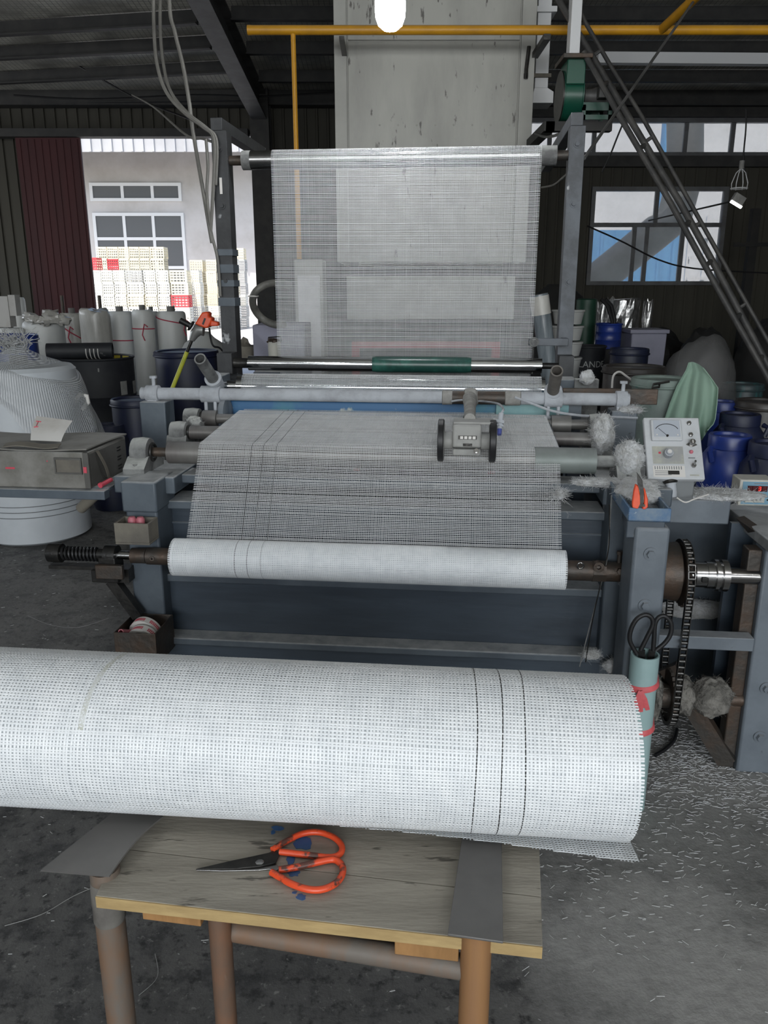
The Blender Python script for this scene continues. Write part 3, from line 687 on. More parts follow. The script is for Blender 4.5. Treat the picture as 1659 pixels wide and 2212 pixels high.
fluff('fibre_fluff', mV(1360, 885, GV - .01) + V((0, 0, .0)), (.04, .045, .014), mach, seed=10, spikes=160)
fluff('fibre_fluff', ((t0 + t1) / 2, -.03, zt1 + .0), (.05, .08, .03), mach, seed=12, spikes=200)
fluff('fibre_fluff', (.98, .2, cbz1 + .004), (.11, .06, .012), mach, seed=13, spikes=260, L=.014)
fluff('fibre_fluff', mV(1210, 1068, .05), (.012, .012, .012), mach, seed=14, spikes=90, L=.018)
fluff('fibre_fluff', mV(1330, 1440, -.0), (.035, .02, .02), mach, seed=15, spikes=120)
fluff('fibre_fluff', mV(1277, 1414, -.02), (.025, .012, .014), mach, seed=16, spikes=80)

# ---- take-up shaft: spring end on the left, clutch and sprocket on the right
def ux(p): return mV(p, 1217, 0).x
for (a, b, r) in ((104, 112, .012), (110, 137, .027), (215, 232, .017), (231, 256, .028)): part('shaft_collar', MB().cyl((ux(a), 0, ZA), (ux(b), 0, ZA), r, n=24), X['dark_steel'], mach)
pts = []
for i in range(10 * 14 + 1):
    a = 2 * PI * i / 14; pts.append((ux(138) + (ux(216) - ux(138)) * i / 140, math.cos(a) * .018, ZA + math.sin(a) * .018))
part('coil_spring', MB().tube(pts, .0036, 6), X['black'], mach)
part('shaft', MB().cyl((ux(112), 0, ZA), (ux(290), 0, ZA), .0125, n=20), X['steel'], mach)
part('shaft_sleeve', MB().cyl((ux(287), 0, ZA), (ux(319), 0, ZA), .022, n=24), X['rust_steel'], mach)
part('shaft_tube', MB().cyl((ux(321), 0, ZA), (ux(372), 0, ZA), .0245, n=24), X['rust_steel'], mach)
part('clamp_screw', MB().pipe(mV(328, 1207, -.03), mV(327, 1206, -.016), .006, .0038, 12), X['rust_steel'], mach)
part('shaft_tube', MB().cyl((ux(1215), 0, ZA), (ux(1368), 0, ZA), .027, n=24), X['rust_steel'], mach)
cn = MB().cyl((ux(1280), 0, ZA), (ux(1308), 0, ZA), .030, n=8); c = mV(1294, 1226, -.032); cn.pipe(c, c + V((0, .02, 0)), .014, .006, 18)
part('shaft_clamp', cn, X['rust_steel'], mach)
hb = MB(); c = V((ux(1336), -.022, ZA + .01)); hb.hexbolt(c, (0, -1, .2), .009, .014, False); hb.cyl((ux(1337), 0, ZA + .02), (ux(1337), 0, ZA + .052), .006, n=10); hb.cyl((ux(1337), 0, ZA + .05), (ux(1337), 0, ZA + .058), .0085, n=6)
part('clamp_bolt', hb, X['rust_steel'], mach)
part('clamp_ring', MB().ring(mV(1254, 1222, -.026), (0, 1, 0), .008, .002, 18, 6), X['steel'], mach)
# bearing cradle on the left
bz = ZA - .03
part('bearing_cradle', MB().box(ux(205), ux(262), -.03, .02, bz - .045, bz - .008).box(ux(222), ux(258), -.028, .03, bz - .01, ZA), X['dark_steel'], mach, bevel=.003)
part('cradle_rail', MB().box(ux(112), ux(212), -.02, .012, bz - .012, bz - .002), X['dark_steel'], mach)
part('cradle_plate', MB().box(mV(205, 1235, -.045).x, mV(264, 1235, -.045).x, -.045, -.03, mV(230, 1252, -.045).z, mV(230, 1222, -.045).z), X['rust_steel'], mach, bevel=.003)
part('cradle_arm', MB().box(ux(240), PL0 + .01, -.01, .04, bz - .05, bz - .01), X['dark_steel'], mach)
part('cradle_brace', MB().bar(mV(242, 1252, .0), mV(300, 1330, .0), .03, .03, (0, 1, 0)), X['dark_steel'], mach)
# right of the bracket: sprocket, clutch halves, shaft end
CU = mV(1492, 1240, -.075).x
def sprocket(c, r, u):
    mb = MB(); n = 26; pts = []
    for i in range(n * 2):
        a = 2 * PI * i / (n * 2); rr = r if i % 2 == 0 else r * .92; pts.append((u - .004, c.y + rr * math.cos(a), c.z + rr * math.sin(a)))
    mb.prism(pts, (.008, 0, 0)); mb.cyl((u - .03, c.y, c.z), (u + .005, c.y, c.z), r * .45, n=24)
    return part('sprocket', mb, X['rust_steel'], mach)
SR = .088; LZ = mV(1450, 1530, -.07).z
sprocket(V((0, 0, ZA)), SR, CU); sprocket(V((0, .0, LZ)), SR * .86, CU)
cl = MB()
e = lambda p: mV(p, 1235, 0).x
for (a, b, r) in ((1499, 1524, .034), (1524, 1541, .036), (1541, 1549, .043), (1549, 1556, .036), (1556, 1569, .043)): cl.cyl((e(a), 0, ZA), (e(b), 0, ZA), r, n=32)
part('clutch', cl, X['steel'], mach)
part('clutch_key', MB().box(e(1508), e(1522), -.040, -.03, ZA - .008, ZA + .006), X['dark_steel'], mach, bevel=.002)
part('shaft', MB().cyl((b1 - .05, 0, ZA), (RP + .002, 0, ZA), .0215, n=24), X['steel'], mach)
part('sprocket_guard', MB().cyl((b1 + .004, .02, ZA), (CU - .012, .02, ZA), .070, .080, n=28), X['rust_steel'], mach)
part('lower_shaft', MB().cyl((b1 - .02, 0, LZ), (RP + .002, 0, LZ), .02, n=20), X['rust_steel'], mach)
fluff('fibre_fluff', (CU + .11, -.01, LZ + .01), (.055, .05, .055), mach, 'fluff_dirty', seed=21, spikes=200)
fluff('fibre_fluff', (CU - .045, .0, LZ + .0), (.025, .06, .07), mach, 'fluff_dirty', seed=22, spikes=90)
fluff('fibre_fluff', (CU + .04, .01, LZ), (.035, .05, .05), mach, 'fluff_dirty', seed=23, spikes=90)
fluff('fibre_fluff', (CU + .14, .30, LZ + .14), (.11, .03, .03), mach, 'fluff', seed=24, spikes=150)
# roller chain: every link its own piece
chn = thing('drive_chain', 'black oily roller chain running down behind the right-hand bracket', 'chain', 'M', (CU, 0, LZ - SR))
pitch = .0178; loop = []
Rr, Rl = SR, SR * .86
L1 = ZA - LZ; tot = 0
def chain_pt(s):
    # front strand down, round the lower wheel, back strand up, round the upper wheel
    a = L1; b = PI * Rl; c2 = L1; d = PI * Rr
    s = s % (a + b + c2 + d)
    if s < a: t = s / a; return V((0, -(Rr + (Rl - Rr) * t), ZA - L1 * t))
    s -= a
    if s < b: th = PI + s / Rl; return V((0, Rl * math.cos(th), LZ + Rl * math.sin(th)))
    s -= b
    if s < c2: t = s / c2; return V((0, Rl + (Rr - Rl) * t, LZ + L1 * t))
    s -= c2; th = s / Rr; return V((0, Rr * math.cos(th), ZA + Rr * math.sin(th)))
total = 2 * L1 + PI * (Rr + Rl); nl = int(total / pitch); pitch = total / nl
lm = MB().cyl((-.0085, 0, 0), (.0085, 0, 0), .0055, n=10); hp = pitch / 2
for sx in (-.0095, .0075): lm.obox((sx + .001, 0, -hp), (.001, 0, 0), (0, .006, 0), (0, 0, hp * .98))
linkmesh = _mesh('chain_link', lm, X['chain'], (0, 0, 0), True, 0)
for i in range(nl):
    p = chain_pt(i * pitch); q = chain_pt((i + 1) * pitch); d = (q - p).normalized()
    o = bpy.data.objects.new('chain_link', linkmesh); COL.objects.link(o); o.parent = chn
    y = V((1, 0, 0)).cross(d) * -1; mtx = Matrix(((1, 0, 0), (0, y.y, -d.y), (0, y.z, -d.z))).to_4x4()
    mtx.translation = V((0, p.y, p.z - (LZ - SR))); o.matrix_local = mtx

# ---- boxes hung on the left post
X['wood_box'] = mat('grimy_plywood', (.17, .155, .125), .8, col2=(.11, .10, .085), scale=8, bump=.2, bscale=40)
def openbox(name, label, u0, u1, v0, v1, z0, z1, m, t=.005, fr='M'):
    mb = MB().box(u0, u1, v0, v1, z0, z0 + t).box(u0, u1, v0, v0 + t, z0 + t, z1).box(u0, u1, v1 - t, v1, z0 + t, z1).box(u0, u0 + t, v0 + t, v1 - t, z0 + t, z1).box(u1 - t, u1, v0 + t, v1 - t, z0 + t, z1)
    return single(name, mb, X[m], label, 'box', fr, ((u0 + u1) / 2, (v0 + v1) / 2, z0), bevel=.0015)
ob0, ob1 = mV(247, 1150, -.05).x, mV(321, 1150, -.05).x
oz1, oz0 = mV(280, 1131, -.05).z, mV(280, 1177, -.05).z
openbox('plywood_box', 'small grimy plywood box on the left post above the spring shaft', ob0, ob1, -.05, .021, oz0, oz1, 'wood_box', .006)
X['pink'] = mat('pink_plastic', (.45, .13, .16), .5)
for i, (a, nm) in enumerate(((286, 'left'), (304, 'right'))):
    c = mV(a, 1131, -.01); single('pink_cap', MB().lathe([(.0, .0), (.012, .0), (.012, .05), (.008, .056), (0, .057)], (c.x, -.01, oz1 - .048), (0, 0, 1), 16), X['pink'], 'pink plastic cap sticking out of the plywood box, %s one' % nm, 'cap', 'M', (c.x, -.01, oz1 - .048), 'pink caps in the plywood box')
sb0, sb1 = mV(246, 1380, -.11).x, mV(336, 1380, -.11).x; sz1 = mV(290, 1368, -.11).z; sz0 = sz1 - .10
openbox('steel_box', 'dark rusty open steel box on the left post holding tape', sb0, sb1, -.11, .029, sz0, sz1, 'rust_steel', .004)
X['tape_white'] = mat('white_tape', (.62, .60, .57), .45)
X['red_ink'] = mat('red_print', (.5, .06, .09), .5)
td = V((.12, 1, .2)).normalized()
for ti, (tv, tx_, tz_) in enumerate(((-.028, .058, .066), (-.062, .064, .056))):
    tcn = V((sb0 + tx_, tv, sz1 - .10 + tz_)); tp = thing('tape_roll', 'white packing tape roll with red print in the steel box, %s one' % ('rear', 'front')[ti], 'tape', 'M', tuple(tcn - V((0, 0, .048))), 'tape rolls in the steel box')
    part('roll', MB().lathe([(.046, -.012), (.046, .012), (.036, .012), (.036, -.012)], tcn, td, 40, True), X['tape_white'], tp)
    rp_ = MB(); fx, fy, fd = frame_axes(td)
    for k in range(60):
        if k % 10 > 6: continue
        a = 2 * PI * k / 60
        for w in (-.004, .002):
            rd_ = fx * math.cos(a) + fy * math.sin(a); t = (fy * math.cos(a) - fx * math.sin(a)); rp_.obox(tcn + rd_ * .0462 + fd * w, t * .0018, fd * .0021, rd_ * .0004)
    part('red_print', rp_, X['red_ink'], tp, smooth=False)
    part('core', MB().lathe([(.036, -.012), (.036, .012), (.033, .012), (.033, -.012)], tcn, td, 30, True), X['wood_box'], tp)
single('tube_end', MB().pipe((sb0 + .016, -.098, sz1 - .004), (sb0 + .022, -.02, sz1 - .04), .0085, .006, 16), X['pink'], 'short pinkish tube end in the corner of the steel box', 'tube', 'M', (sb0 + .02, -.09, sz1 - .03))
# soft wires dangling at the right-hand post
def wire(name, pts, r, m, label, cat='cable', fr='M', group=None):
    P = [V(p) for p in pts]; out = []
    for i in range(len(P) - 1):
        p0 = P[max(i - 1, 0)]; p1 = P[i]; p2 = P[i + 1]; p3 = P[min(i + 2, len(P) - 1)]
        for k in range(6):
            t = k / 6; out.append(.5 * ((2 * p1) + (p2 - p0) * t + (2 * p0 - 5 * p1 + 4 * p2 - p3) * t * t + (3 * p1 - p0 - 3 * p2 + p3) * t ** 3))
    out.append(P[-1]); low = min(out, key=lambda q: q.z)
    return single(name, MB().tube(out, r, 6), m, label, cat, fr, tuple(low), group)
wire('loose_thread', [mV(1316, 1090, -.01), mV(1315, 1180, -.015), mV(1300, 1250, -.02), mV(1280, 1340, -.03), mV(1265, 1430, -.03)], .0016, X['dark_steel'], 'dark thread hanging down the panel, left of two', 'thread', group='threads by the right post')
wire('loose_thread', [mV(1321, 1070, -.01), mV(1312, 1200, -.015), mV(1296, 1270, -.02), mV(1272, 1360, -.03), mV(1252, 1440, -.03)], .0016, X['bearing'], 'pale thread hanging down the panel, right of two', 'thread', group='threads by the right post')

# ================================================================== GUIDE STAND behind (tall posts, arms, top roller)
GS = 1.2
stand = thing('guide_stand', 'tall rusty steel stand with two channel posts and a roller across the top', 'stand', 'M', (0, GS, 0))
X['channel'] = mat('dark_worn_channel', (.038, .04, .043), .55, .2, col2=(.022, .023, .025), scale=7, speck=((.30, .31, .32), 9, .66), bump=.15, bscale=30)
X['channel_r'] = mat('grey_worn_channel', (.095, .105, .12), .55, .2, col2=(.05, .054, .06), scale=7, speck=((.35, .36, .37), 9, .67), bump=.15, bscale=30)
L0, L1_ = mV(461, 300, GS).x, mV(494, 300, GS).x; R0, R1_ = mV(1229, 300, GS).x, mV(1262, 300, GS).x
zl = mV(470, 285, GS).z; zrr = mV(1240, 275, GS).z
for (a, b, z, m) in ((L0, L1_, zl, 'channel'), (R0, R1_, zrr, 'channel_r')):
    mb = MB().box(a, b, GS - .03, GS - .024, 0, z).box(a, a + .006, GS - .024, GS + .04, 0, z).box(b - .006, b, GS - .024, GS + .04, 0, z)
    po = part('post', mb, X[m], stand, bevel=.001)
    for q in (.86, .75, .60):
        part('bolt', MB().hexbolt(((a + b) / 2, GS - .03, z * q + .2), (0, -1, 0), .009, .01), X[m], po)
for k, q in enumerate((545, 578, 612, 650)):
    z = mV(480, q, GS - .04).z; part('tape_band', MB().box(L0 - .004, L1_ + .004, GS - .037, GS + .044, z - .012 - .008 * (k % 2), z + .012), X['steel_blue'], stand)
part('scrape_mark', MB().box((L0 + L1_) / 2 - .006, (L0 + L1_) / 2 + .004, GS - .0315, GS - .03, mV(477, 421, GS).z, mV(477, 386, GS).z), X['tape_white'], stand, smooth=False)
vl = mU(563, 322, L0 + .02).y; vr = mU(1168, 395, R0).y
part('arm', MB().box(L0 - .0, L0 + .045, GS - .03, vl, zl - .0, zl + .045), X['channel'], stand, bevel=.002)
part('arm', MB().box(R0 - .0, R0 + .045, GS - .03, vr, zrr - .0, zrr + .045), X['channel_r'], stand, bevel=.002)
TZ = mV(820, 342, GS).z; TR = .034
tu0, tu1 = mV(526, 342, GS).x, mV(1200, 342, GS).x
part('top_roller', MB().cyl((tu0, GS, TZ), (tu1, GS, TZ), TR, n=40), X['chrome_dull'], stand)
for (a, b, r_, nm_, m_) in ((tu0 - .003, tu0 + .03, TR + .001, 'roller_end', 'bearing'), (tu1 - .06, tu1 + .003, TR + .001, 'roller_end', 'bearing'), (L1_ - .005, tu0, .018, 'roller_shaft', 'rust_steel'), (tu1, R0 + .005, .018, 'roller_shaft', 'rust_steel')):
    part(nm_, MB().cyl((a, GS, TZ), (b, GS, TZ), r_, n=40), X[m_], stand)
LRV = 1.12; LRZ = mV(820, 787, LRV).z; lu0, lu1 = mV(538, 787, LRV).x, mV(1170, 790, LRV).x
part('lower_roller', MB().cyl((lu0, LRV, LRZ), (lu1, LRV, LRZ), .0285, n=40), X['chrome'], stand)
part('roller_shaft', MB().cyl((L1_ - .01, LRV, LRZ), (lu0, LRV, LRZ), .02, n=20), X['dark_steel'], stand)
part('roller_shaft', MB().cyl((lu1, LRV, LRZ), (R0 + .01, LRV, LRZ), .012, n=20), X['dark_steel'], stand)
for a, b in ((L0, L1_), (R0, R1_)): part('roller_hanger', MB().box(a, b, LRV - .03, GS - .03, LRZ - .04, LRZ + .04), X['channel'], stand)
X['film_green'] = mat('dark_green_film', (.012, .055, .045), .3, col2=(.03, .13, .10), scale=14, lo=.5, hi=.7)
g0, g1 = mV(805, 787, LRV).x, mV(1018, 787, LRV).x
gm = MB()
gm.lathe([(.0288, 0), (.0312, .02), (.031, .1), (.0314, .2), (.031, g1 - g0 - .02), (.0288, g1 - g0)], (g0, LRV, LRZ), (1, 0, 0), 40)
part('green_film_wrap', gm, X['film_green'], stand)
for k, (a, b) in enumerate(((835, 880), (870, 905), (985, 1010))):
    pts = []
    for i in range(7):
        t = i / 6; th = PI * (.5 + .5 * t) + .3; pts.append((mV(a + (b - a) * t, 787, LRV).x, LRV + .032 * math.cos(th) * -1 - .0, LRZ + .032 * math.sin(th)))
    part('film_strand', MB().tube(pts, .0012, 5), X['teal_box'], stand)
# little hinged arm with bolt on the right
z = mV(1180, 739, 1.1).z; a0, a1 = mV(1142, 739, 1.1).x, mV(1228, 739, 1.1).x
hg = part('hinge_arm', MB().box(a0, a1, 1.10, 1.11, z - .014, z + .014).box(a1 - .02, a1, 1.11, 1.2, z - .014, z + .014), X['channel_r'], stand, bevel=.002)
part('bolt', MB().hexbolt((a0 + .02, 1.10, z), (0, -1, 0), .012, .012), X['bearing'], hg)
part('hanger_rod', MB().cyl((a0 + .02, 1.105, z - .01), (a0 + .02, 1.105, LRZ - .03), .003, n=8), X['steel'], stand)

# ================================================================== WHITE CLAMP BAR
gbar = thing('clamp_bar', 'white dusty round bar with clamps lying across the machine', 'bar', 'M', (0, GV, mV(820, 856, GV).z - .05))
q0, q1 = mV(306, 851, GV), mV(1359, 862, GV); GZ = (q0.z + q1.z) / 2; GR = .0205
gx = lambda p: mV(p, 856, GV).x
part('bar', MB().cyl((q0.x, GV, GZ), (q1.x, GV, GZ), GR, n=32), X['white_dust'], gbar)
part('bar_stain', MB().cyl((gx(960), GV, GZ), (gx(1125), GV, GZ), GR + .0012, n=32), X['rust_steel'], gbar)
for (a, b) in ((318, 345), (436, 478), (1175, 1215), (1330, 1355)):
    cl = part('clamp', MB().lathe([(GR, 0), (GR + .008, .001), (GR + .008, gx(b) - gx(a) - .001), (GR, gx(b) - gx(a))], (gx(a), GV, GZ), (1, 0, 0), 32), X['white_dust'], gbar)
for (p, up) in ((334, 1), (446, -1), (466, -1), (1185, -1), (1207, -1), (1345, 1)):
    L = .052 if up > 0 else .055
    bm = MB().cyl((gx(p), GV - (0 if up > 0 else .01), GZ), (gx(p), GV - (0 if up > 0 else .01), GZ + up * L), .0062, n=12); bm.cyl((gx(p), GV - (0 if up > 0 else .01), GZ + up * L), (gx(p), GV - (0 if up > 0 else .01), GZ + up * (L + .008)), .0125, n=6)
    part('clamp_bolt', bm, X['white_dust'], gbar)
part('saddle', MB().box(gx(322), gx(342), GV - .02, GV + .02, GZ - .034, GZ - .015), X['white_dust'], gbar)
part('saddle', MB().box(gx(1332), gx(1354), GV - .02, GV + .02, GZ - .038, GZ - .015), X['white_dust'], gbar)
X['tube_in'] = mat('brown_tube', (.16, .145, .13), .7, col2=(.11, .10, .09), scale=16)
for (m0, m1, k, mm) in (((463, 822), (432, 775), 0, 'white_dust'), ((1194, 848), (1203, 801), 1, 'tube_in')):
    p1 = mV(m1[0], m1[1], GV - .13); p0 = mV(m0[0], m0[1], GV + .0); d = (p1 - p0).normalized()
    part('angled_tube', MB().pipe(p0 - d * .01, p1, .0195, .0150, 28), X['tube_in'] if k else X['bearing'], gbar)
    part('tube_plug', MB().cyl(p0, p0 + (p1 - p0) * .5, .0148, n=20), X['black'], gbar)
    part('tube_collar', MB().pipe(p0 + d * .006, p0 + d * .018, .029, .020, 28), X['white_dust'], gbar)
    part('collar_base', MB().cyl(p0 - d * .04, p0 + d * .004, .024, .027, n=24), X['white_dust'], gbar)
# ================================================================== MESH WEB
X['web_thread'] = X['web_fibre']
def arc(cv, cz, r, a0, a1, n): return [(cv + r * math.cos(math.radians(a0 + (a1 - a0) * i / n)), cz + r * math.sin(math.radians(a0 + (a1 - a0) * i / n))) for i in range(n + 1)]
rr = .0015
path1 = arc(GS, TZ, TR + rr, -70, 180, 20) + [(GS - TR - rr, LRZ + .06), (GS - TR + .03, LRZ - .02), (GS + .0, LRZ - .08)]
path2 = [(PV + .09, PZ - .10)] + arc(PV, PZ, PRD + rr, 25, 170, 10) + [(PV - PRD - .05, PZ - .12), (PV - .12, tz - .03)]
zbk = mV(820, 891, .60).z
path3 = [(.70, tz - .02), (.64, zbk - .012)] + [(.60, zbk)] + arc(FV, FZ, FRAD + rr, 78, 178, 8) + [(.03, ZA + .045)]
uBL, uBR = mV(407, 1158, .03).x, mV(1209, 1184, .03).x
def web(name, path, ul, ur, seed, parent, n_warp=200, pitch=.0051, wv=.0028, marks=()):
    P = np.array(path); seg = np.hypot(*np.diff(P, axis=0).T); S = np.concatenate([[0], np.cumsum(seg)]); T = S[-1]
    rg = np.random.default_rng(seed); fr_, base = BASE[parent.name]
    def pos(s): return np.interp(s, S, P[:, 0]), np.interp(s, S, P[:, 1])
    def frame(s):
        v0, z0 = pos(s - .003); v1, z1 = pos(s + .003); dv, dz = v1 - v0, z1 - z0; L = np.hypot(dv, dz) + 1e-9; return dv / L, dz / L
    def uu(t, s): k = np.clip(s / T, 0, 1); return (ul[0] + (ul[1] - ul[0]) * k) * (1 - t) + (ur[0] + (ur[1] - ur[0]) * k) * t
    V_, Q_ = [], []; off = 0
    def ribbons(Pc, A, B, a, b):           # Pc (n,m,3) centre lines, A,B unit vectors, half sizes
        nonlocal off
        n, m, _ = Pc.shape
        vs = np.stack([Pc + A * a, Pc + B * b, Pc - A * a, Pc - B * b], 2)      # n,m,4,3
        idx = np.arange(n * m * 4).reshape(n, m, 4) + off; i0 = idx[:, :-1]; i1 = idx[:, 1:]
        q = np.stack([i0, np.roll(i0, -1, 2), np.roll(i1, -1, 2), i1], -1).reshape(-1, 4)
        V_.append(vs.reshape(-1, 3)); Q_.append(q); off += n * m * 4
    # weft threads (across)
    nw = int(T / pitch); K = 44
    s0 = np.linspace(.002, T - .002, nw) + rg.normal(0, .0005, nw)
    t = np.linspace(-.006, 1.006, K)
    drift = np.cumsum(rg.normal(0, 1, (nw, 5)), 0); ker = np.ones(9) / 9
    drift = np.stack([np.convolve(drift[:, i], ker, 'same') for i in range(5)], 1); drift = drift / (np.abs(drift).max(0) + 1e-6)
    wob = np.zeros((nw, K))
    for i in range(5): wob += drift[:, i:i + 1] * np.sin(t[None] * (2.5 + 3.1 * i) + 1.3 * i) * wv / (1 + i * .6)
    s = np.clip(s0[:, None] + wob, 0, T); v, z = pos(s); dv, dz = frame(s); u = uu(t[None], s)
    Pc = np.stack([u, v, z], -1); A = np.stack([0 * u, dv, dz], -1); B = np.stack([0 * u, -dz, dv], -1)
    ribbons(Pc, A, B, .00105, .00035)
    # warp threads (along)
    ns = max(8, int(T / .009)); s = np.linspace(0, T, ns); tt = np.linspace(.004, .996, n_warp) + rg.normal(0, .0004, n_warp)
    def warp(ts, a):
        sg = np.broadcast_to(s[None], (len(ts), ns)); v, z = pos(sg); dv, dz = frame(sg); u = uu(ts[:, None], sg)
        Pc = np.stack([u, v + dz * .0004, z - dv * .0004], -1); A = np.stack([u * 0 + 1, u * 0, u * 0], -1); B = np.stack([u * 0, -dz, dv], -1); ribbons(Pc, A, B, a, .00035)
    warp(tt, .00050)
    me = np_mesh(name, np.concatenate(V_) - np.array(base), np.concatenate(Q_), X['web_thread']); o = np_obj(name, me, parent); o['kind'] = 'stuff'
    if marks:
        V_, Q_ = [], []; off = 0; warp(np.array(marks), .0007)
        me = np_mesh('marker_thread', np.concatenate(V_) - np.array(base), np.concatenate(Q_), X['marker']); o2 = np_obj('marker_thread', me, parent); o2['label'] = 'three dark guide threads'
    return o
webt = thing('mesh_web', 'open white glass fibre mesh running over the rollers down to the take-up roll', 'mesh', 'M', (0, .4, ZA))
c0, c1 = mV(591, 420, GS - TR).x, mV(1163, 420, GS - TR).x
mk = lambda p: (mV(p, 1200, -.05).x - uBL) / (uBR - uBL)
marks = (mk(505), mk(532), mk(562))
web('curtain_section', path1, (c0, c0), (c1, c1), 11, webt, 200)
web('press_section', path2, (pu0 + .005, pu0 + .01), (pu1, pu1), 12, webt, 205)
f0, f1 = mV(437, 955, FV - .03).x, mV(1203, 965, FV - .03).x
web('front_section', path3, (f0 - .002, uBL), (f1, uBR), 13, webt, 205, marks=marks)

# ================================================================== ROLLS OF MESH
def wound_roll(name, label, fr, base, p0, ax, R, L, nring, nlong, bead, marks=(), parent=None, amp=.0009, seed=3):
    root = thing(name, label, 'roll', fr, base); B0 = np.array(base); rg = np.random.default_rng(seed)
    p0 = np.array(p0, float); a = np.array(ax, float); a /= np.linalg.norm(a)
    x = np.cross([0, 0, 1.], a); x /= np.linalg.norm(x); y = np.cross(a, x)
    core = MB().lathe([(.03, .004), (R - .0012, .004), (R - .0012, L - .004), (.03, L - .004)], p0, a, 96, True)
    part('wound_core', core, X['glass_core'], root)
    part('paper_tube', MB().pipe(p0 + a * .002, p0 + a * (L - .002), .03, .025, 24), X['tube_in'], root)
    off = 0; Vs = []; Qs = []
    def add(Pc, T_, N_, w, h, close):
        nonlocal off
        n, m, _ = Pc.shape; vs = np.stack([Pc - T_ * w, Pc + N_ * h, Pc + T_ * w], 2); idx = np.arange(n * m * 3).reshape(n, m, 3) + off
        i0 = idx if close else idx[:, :-1]; i1 = np.roll(idx, -1, 1) if close else idx[:, 1:]
        q = np.concatenate([np.stack([i0[..., k], i0[..., k + 1], i1[..., k + 1], i1[..., k]], -1).reshape(-1, 4) for k in (0, 1)])
        Vs.append(vs.reshape(-1, 3)); Qs.append(q); off += n * m * 3
    nt_ = nlong * 2 if bead else 72
    th = np.arange(nt_) * 2 * PI / nt_
    rad = x[None] * np.cos(th)[:, None] + y[None] * np.sin(th)[:, None]
    def rings(ts, w, h, hi):
        par = (np.arange(nt_)[None] + (np.arange(len(ts))[:, None])) % 2 if bead else np.zeros((len(ts), nt_))
        r = R - .0004 + amp * (par - .3) + hi
        wob = .0010 * np.sin(th[None] * 3 + np.array(ts)[:, None] * 40) if bead else 0 * th[None]
        Pc = p0 + (np.array(ts)[:, None] + wob)[..., None] * a + rad[None] * r[..., None]
        add(Pc, np.broadcast_to(a, Pc.shape), np.broadcast_to(rad[None], Pc.shape), w, h, True)
    pr = L / nring
    ts = (np.arange(nring) + .5) * pr + rg.normal(0, pr * .05, nring)
    rings(ts, pr * .34, .0011, 0)
    nl_ = nring * 2 if bead else 60
    tl = np.linspace(-.004, L + .004, nl_); an = np.arange(nlong) * 2 * PI / nlong
    for ky in (0,):
        thh = an[:, None] + .01 * np.sin(tl[None] * 9 + an[:, None] * 5) + rg.normal(0, .004, (nlong, 1))
        rd = x * np.cos(thh)[..., None] + y * np.sin(thh)[..., None]; tg = -x * np.sin(thh)[..., None] + y * np.cos(thh)[..., None]
        par = (np.arange(nl_)[None] + np.arange(nlong)[:, None]) % 2 if bead else 0
        r = R - .0003 + amp * (par - .3) * (1 if bead else 0)
        Pc = p0 + tl[None, :, None] * a + rd * (r[..., None] if bead else r); add(Pc, tg, rd, PI * R / nlong * .62, .0010, False)
    me = np_mesh('mesh_threads', np.concatenate(Vs) - B0, np.concatenate(Qs), X['glass_fibre']); o = np_obj('mesh_threads', me, root); o['kind'] = 'stuff'
    if marks:
        Vs = []; Qs = []; off = 0; rings(np.array(marks), pr * .15, .0011, .0004)
        me = np_mesh('marker_thread', np.concatenate(Vs) - B0, np.concatenate(Qs), X['marker']); o = np_obj('marker_thread', me, root); o['label'] = 'three dark guide threads round the roll'
    return root
ru0, ru1 = mV(371, 1205, -.03).x, mV(1221, 1230, -.03).x
wound_roll('takeup_roll', 'slim white mesh roll winding on the take-up shaft of the machine', 'M', (0, 0, ZA - .053), (ru0, 0, ZA), (1, 0, 0), .0525, ru1 - ru0, 215, 64, False,
           [mV(p, 1200, -.05).x - ru0 for p in (505, 532, 562)])

# ================================================================== FOREGROUND: big roll, plank table, scissors
RC = V((0, 1.1376, .5924)); RA = V((math.cos(.0632), -math.sin(.0632), -.0179)).normalized(); RR = .125
RL0, RL1 = -.665, .376
wound_roll('mesh_roll', 'large finished white mesh roll lying across the plank table in front', 'W', tuple(RC - V((0, 0, RR))), RC + RA * RL0, RA, RR, RL1 - RL0, 190, 150, True,
           [l - RL0 for l in (.1404, .178, .2118)])
bigroll = bpy.data.objects['mesh_roll']
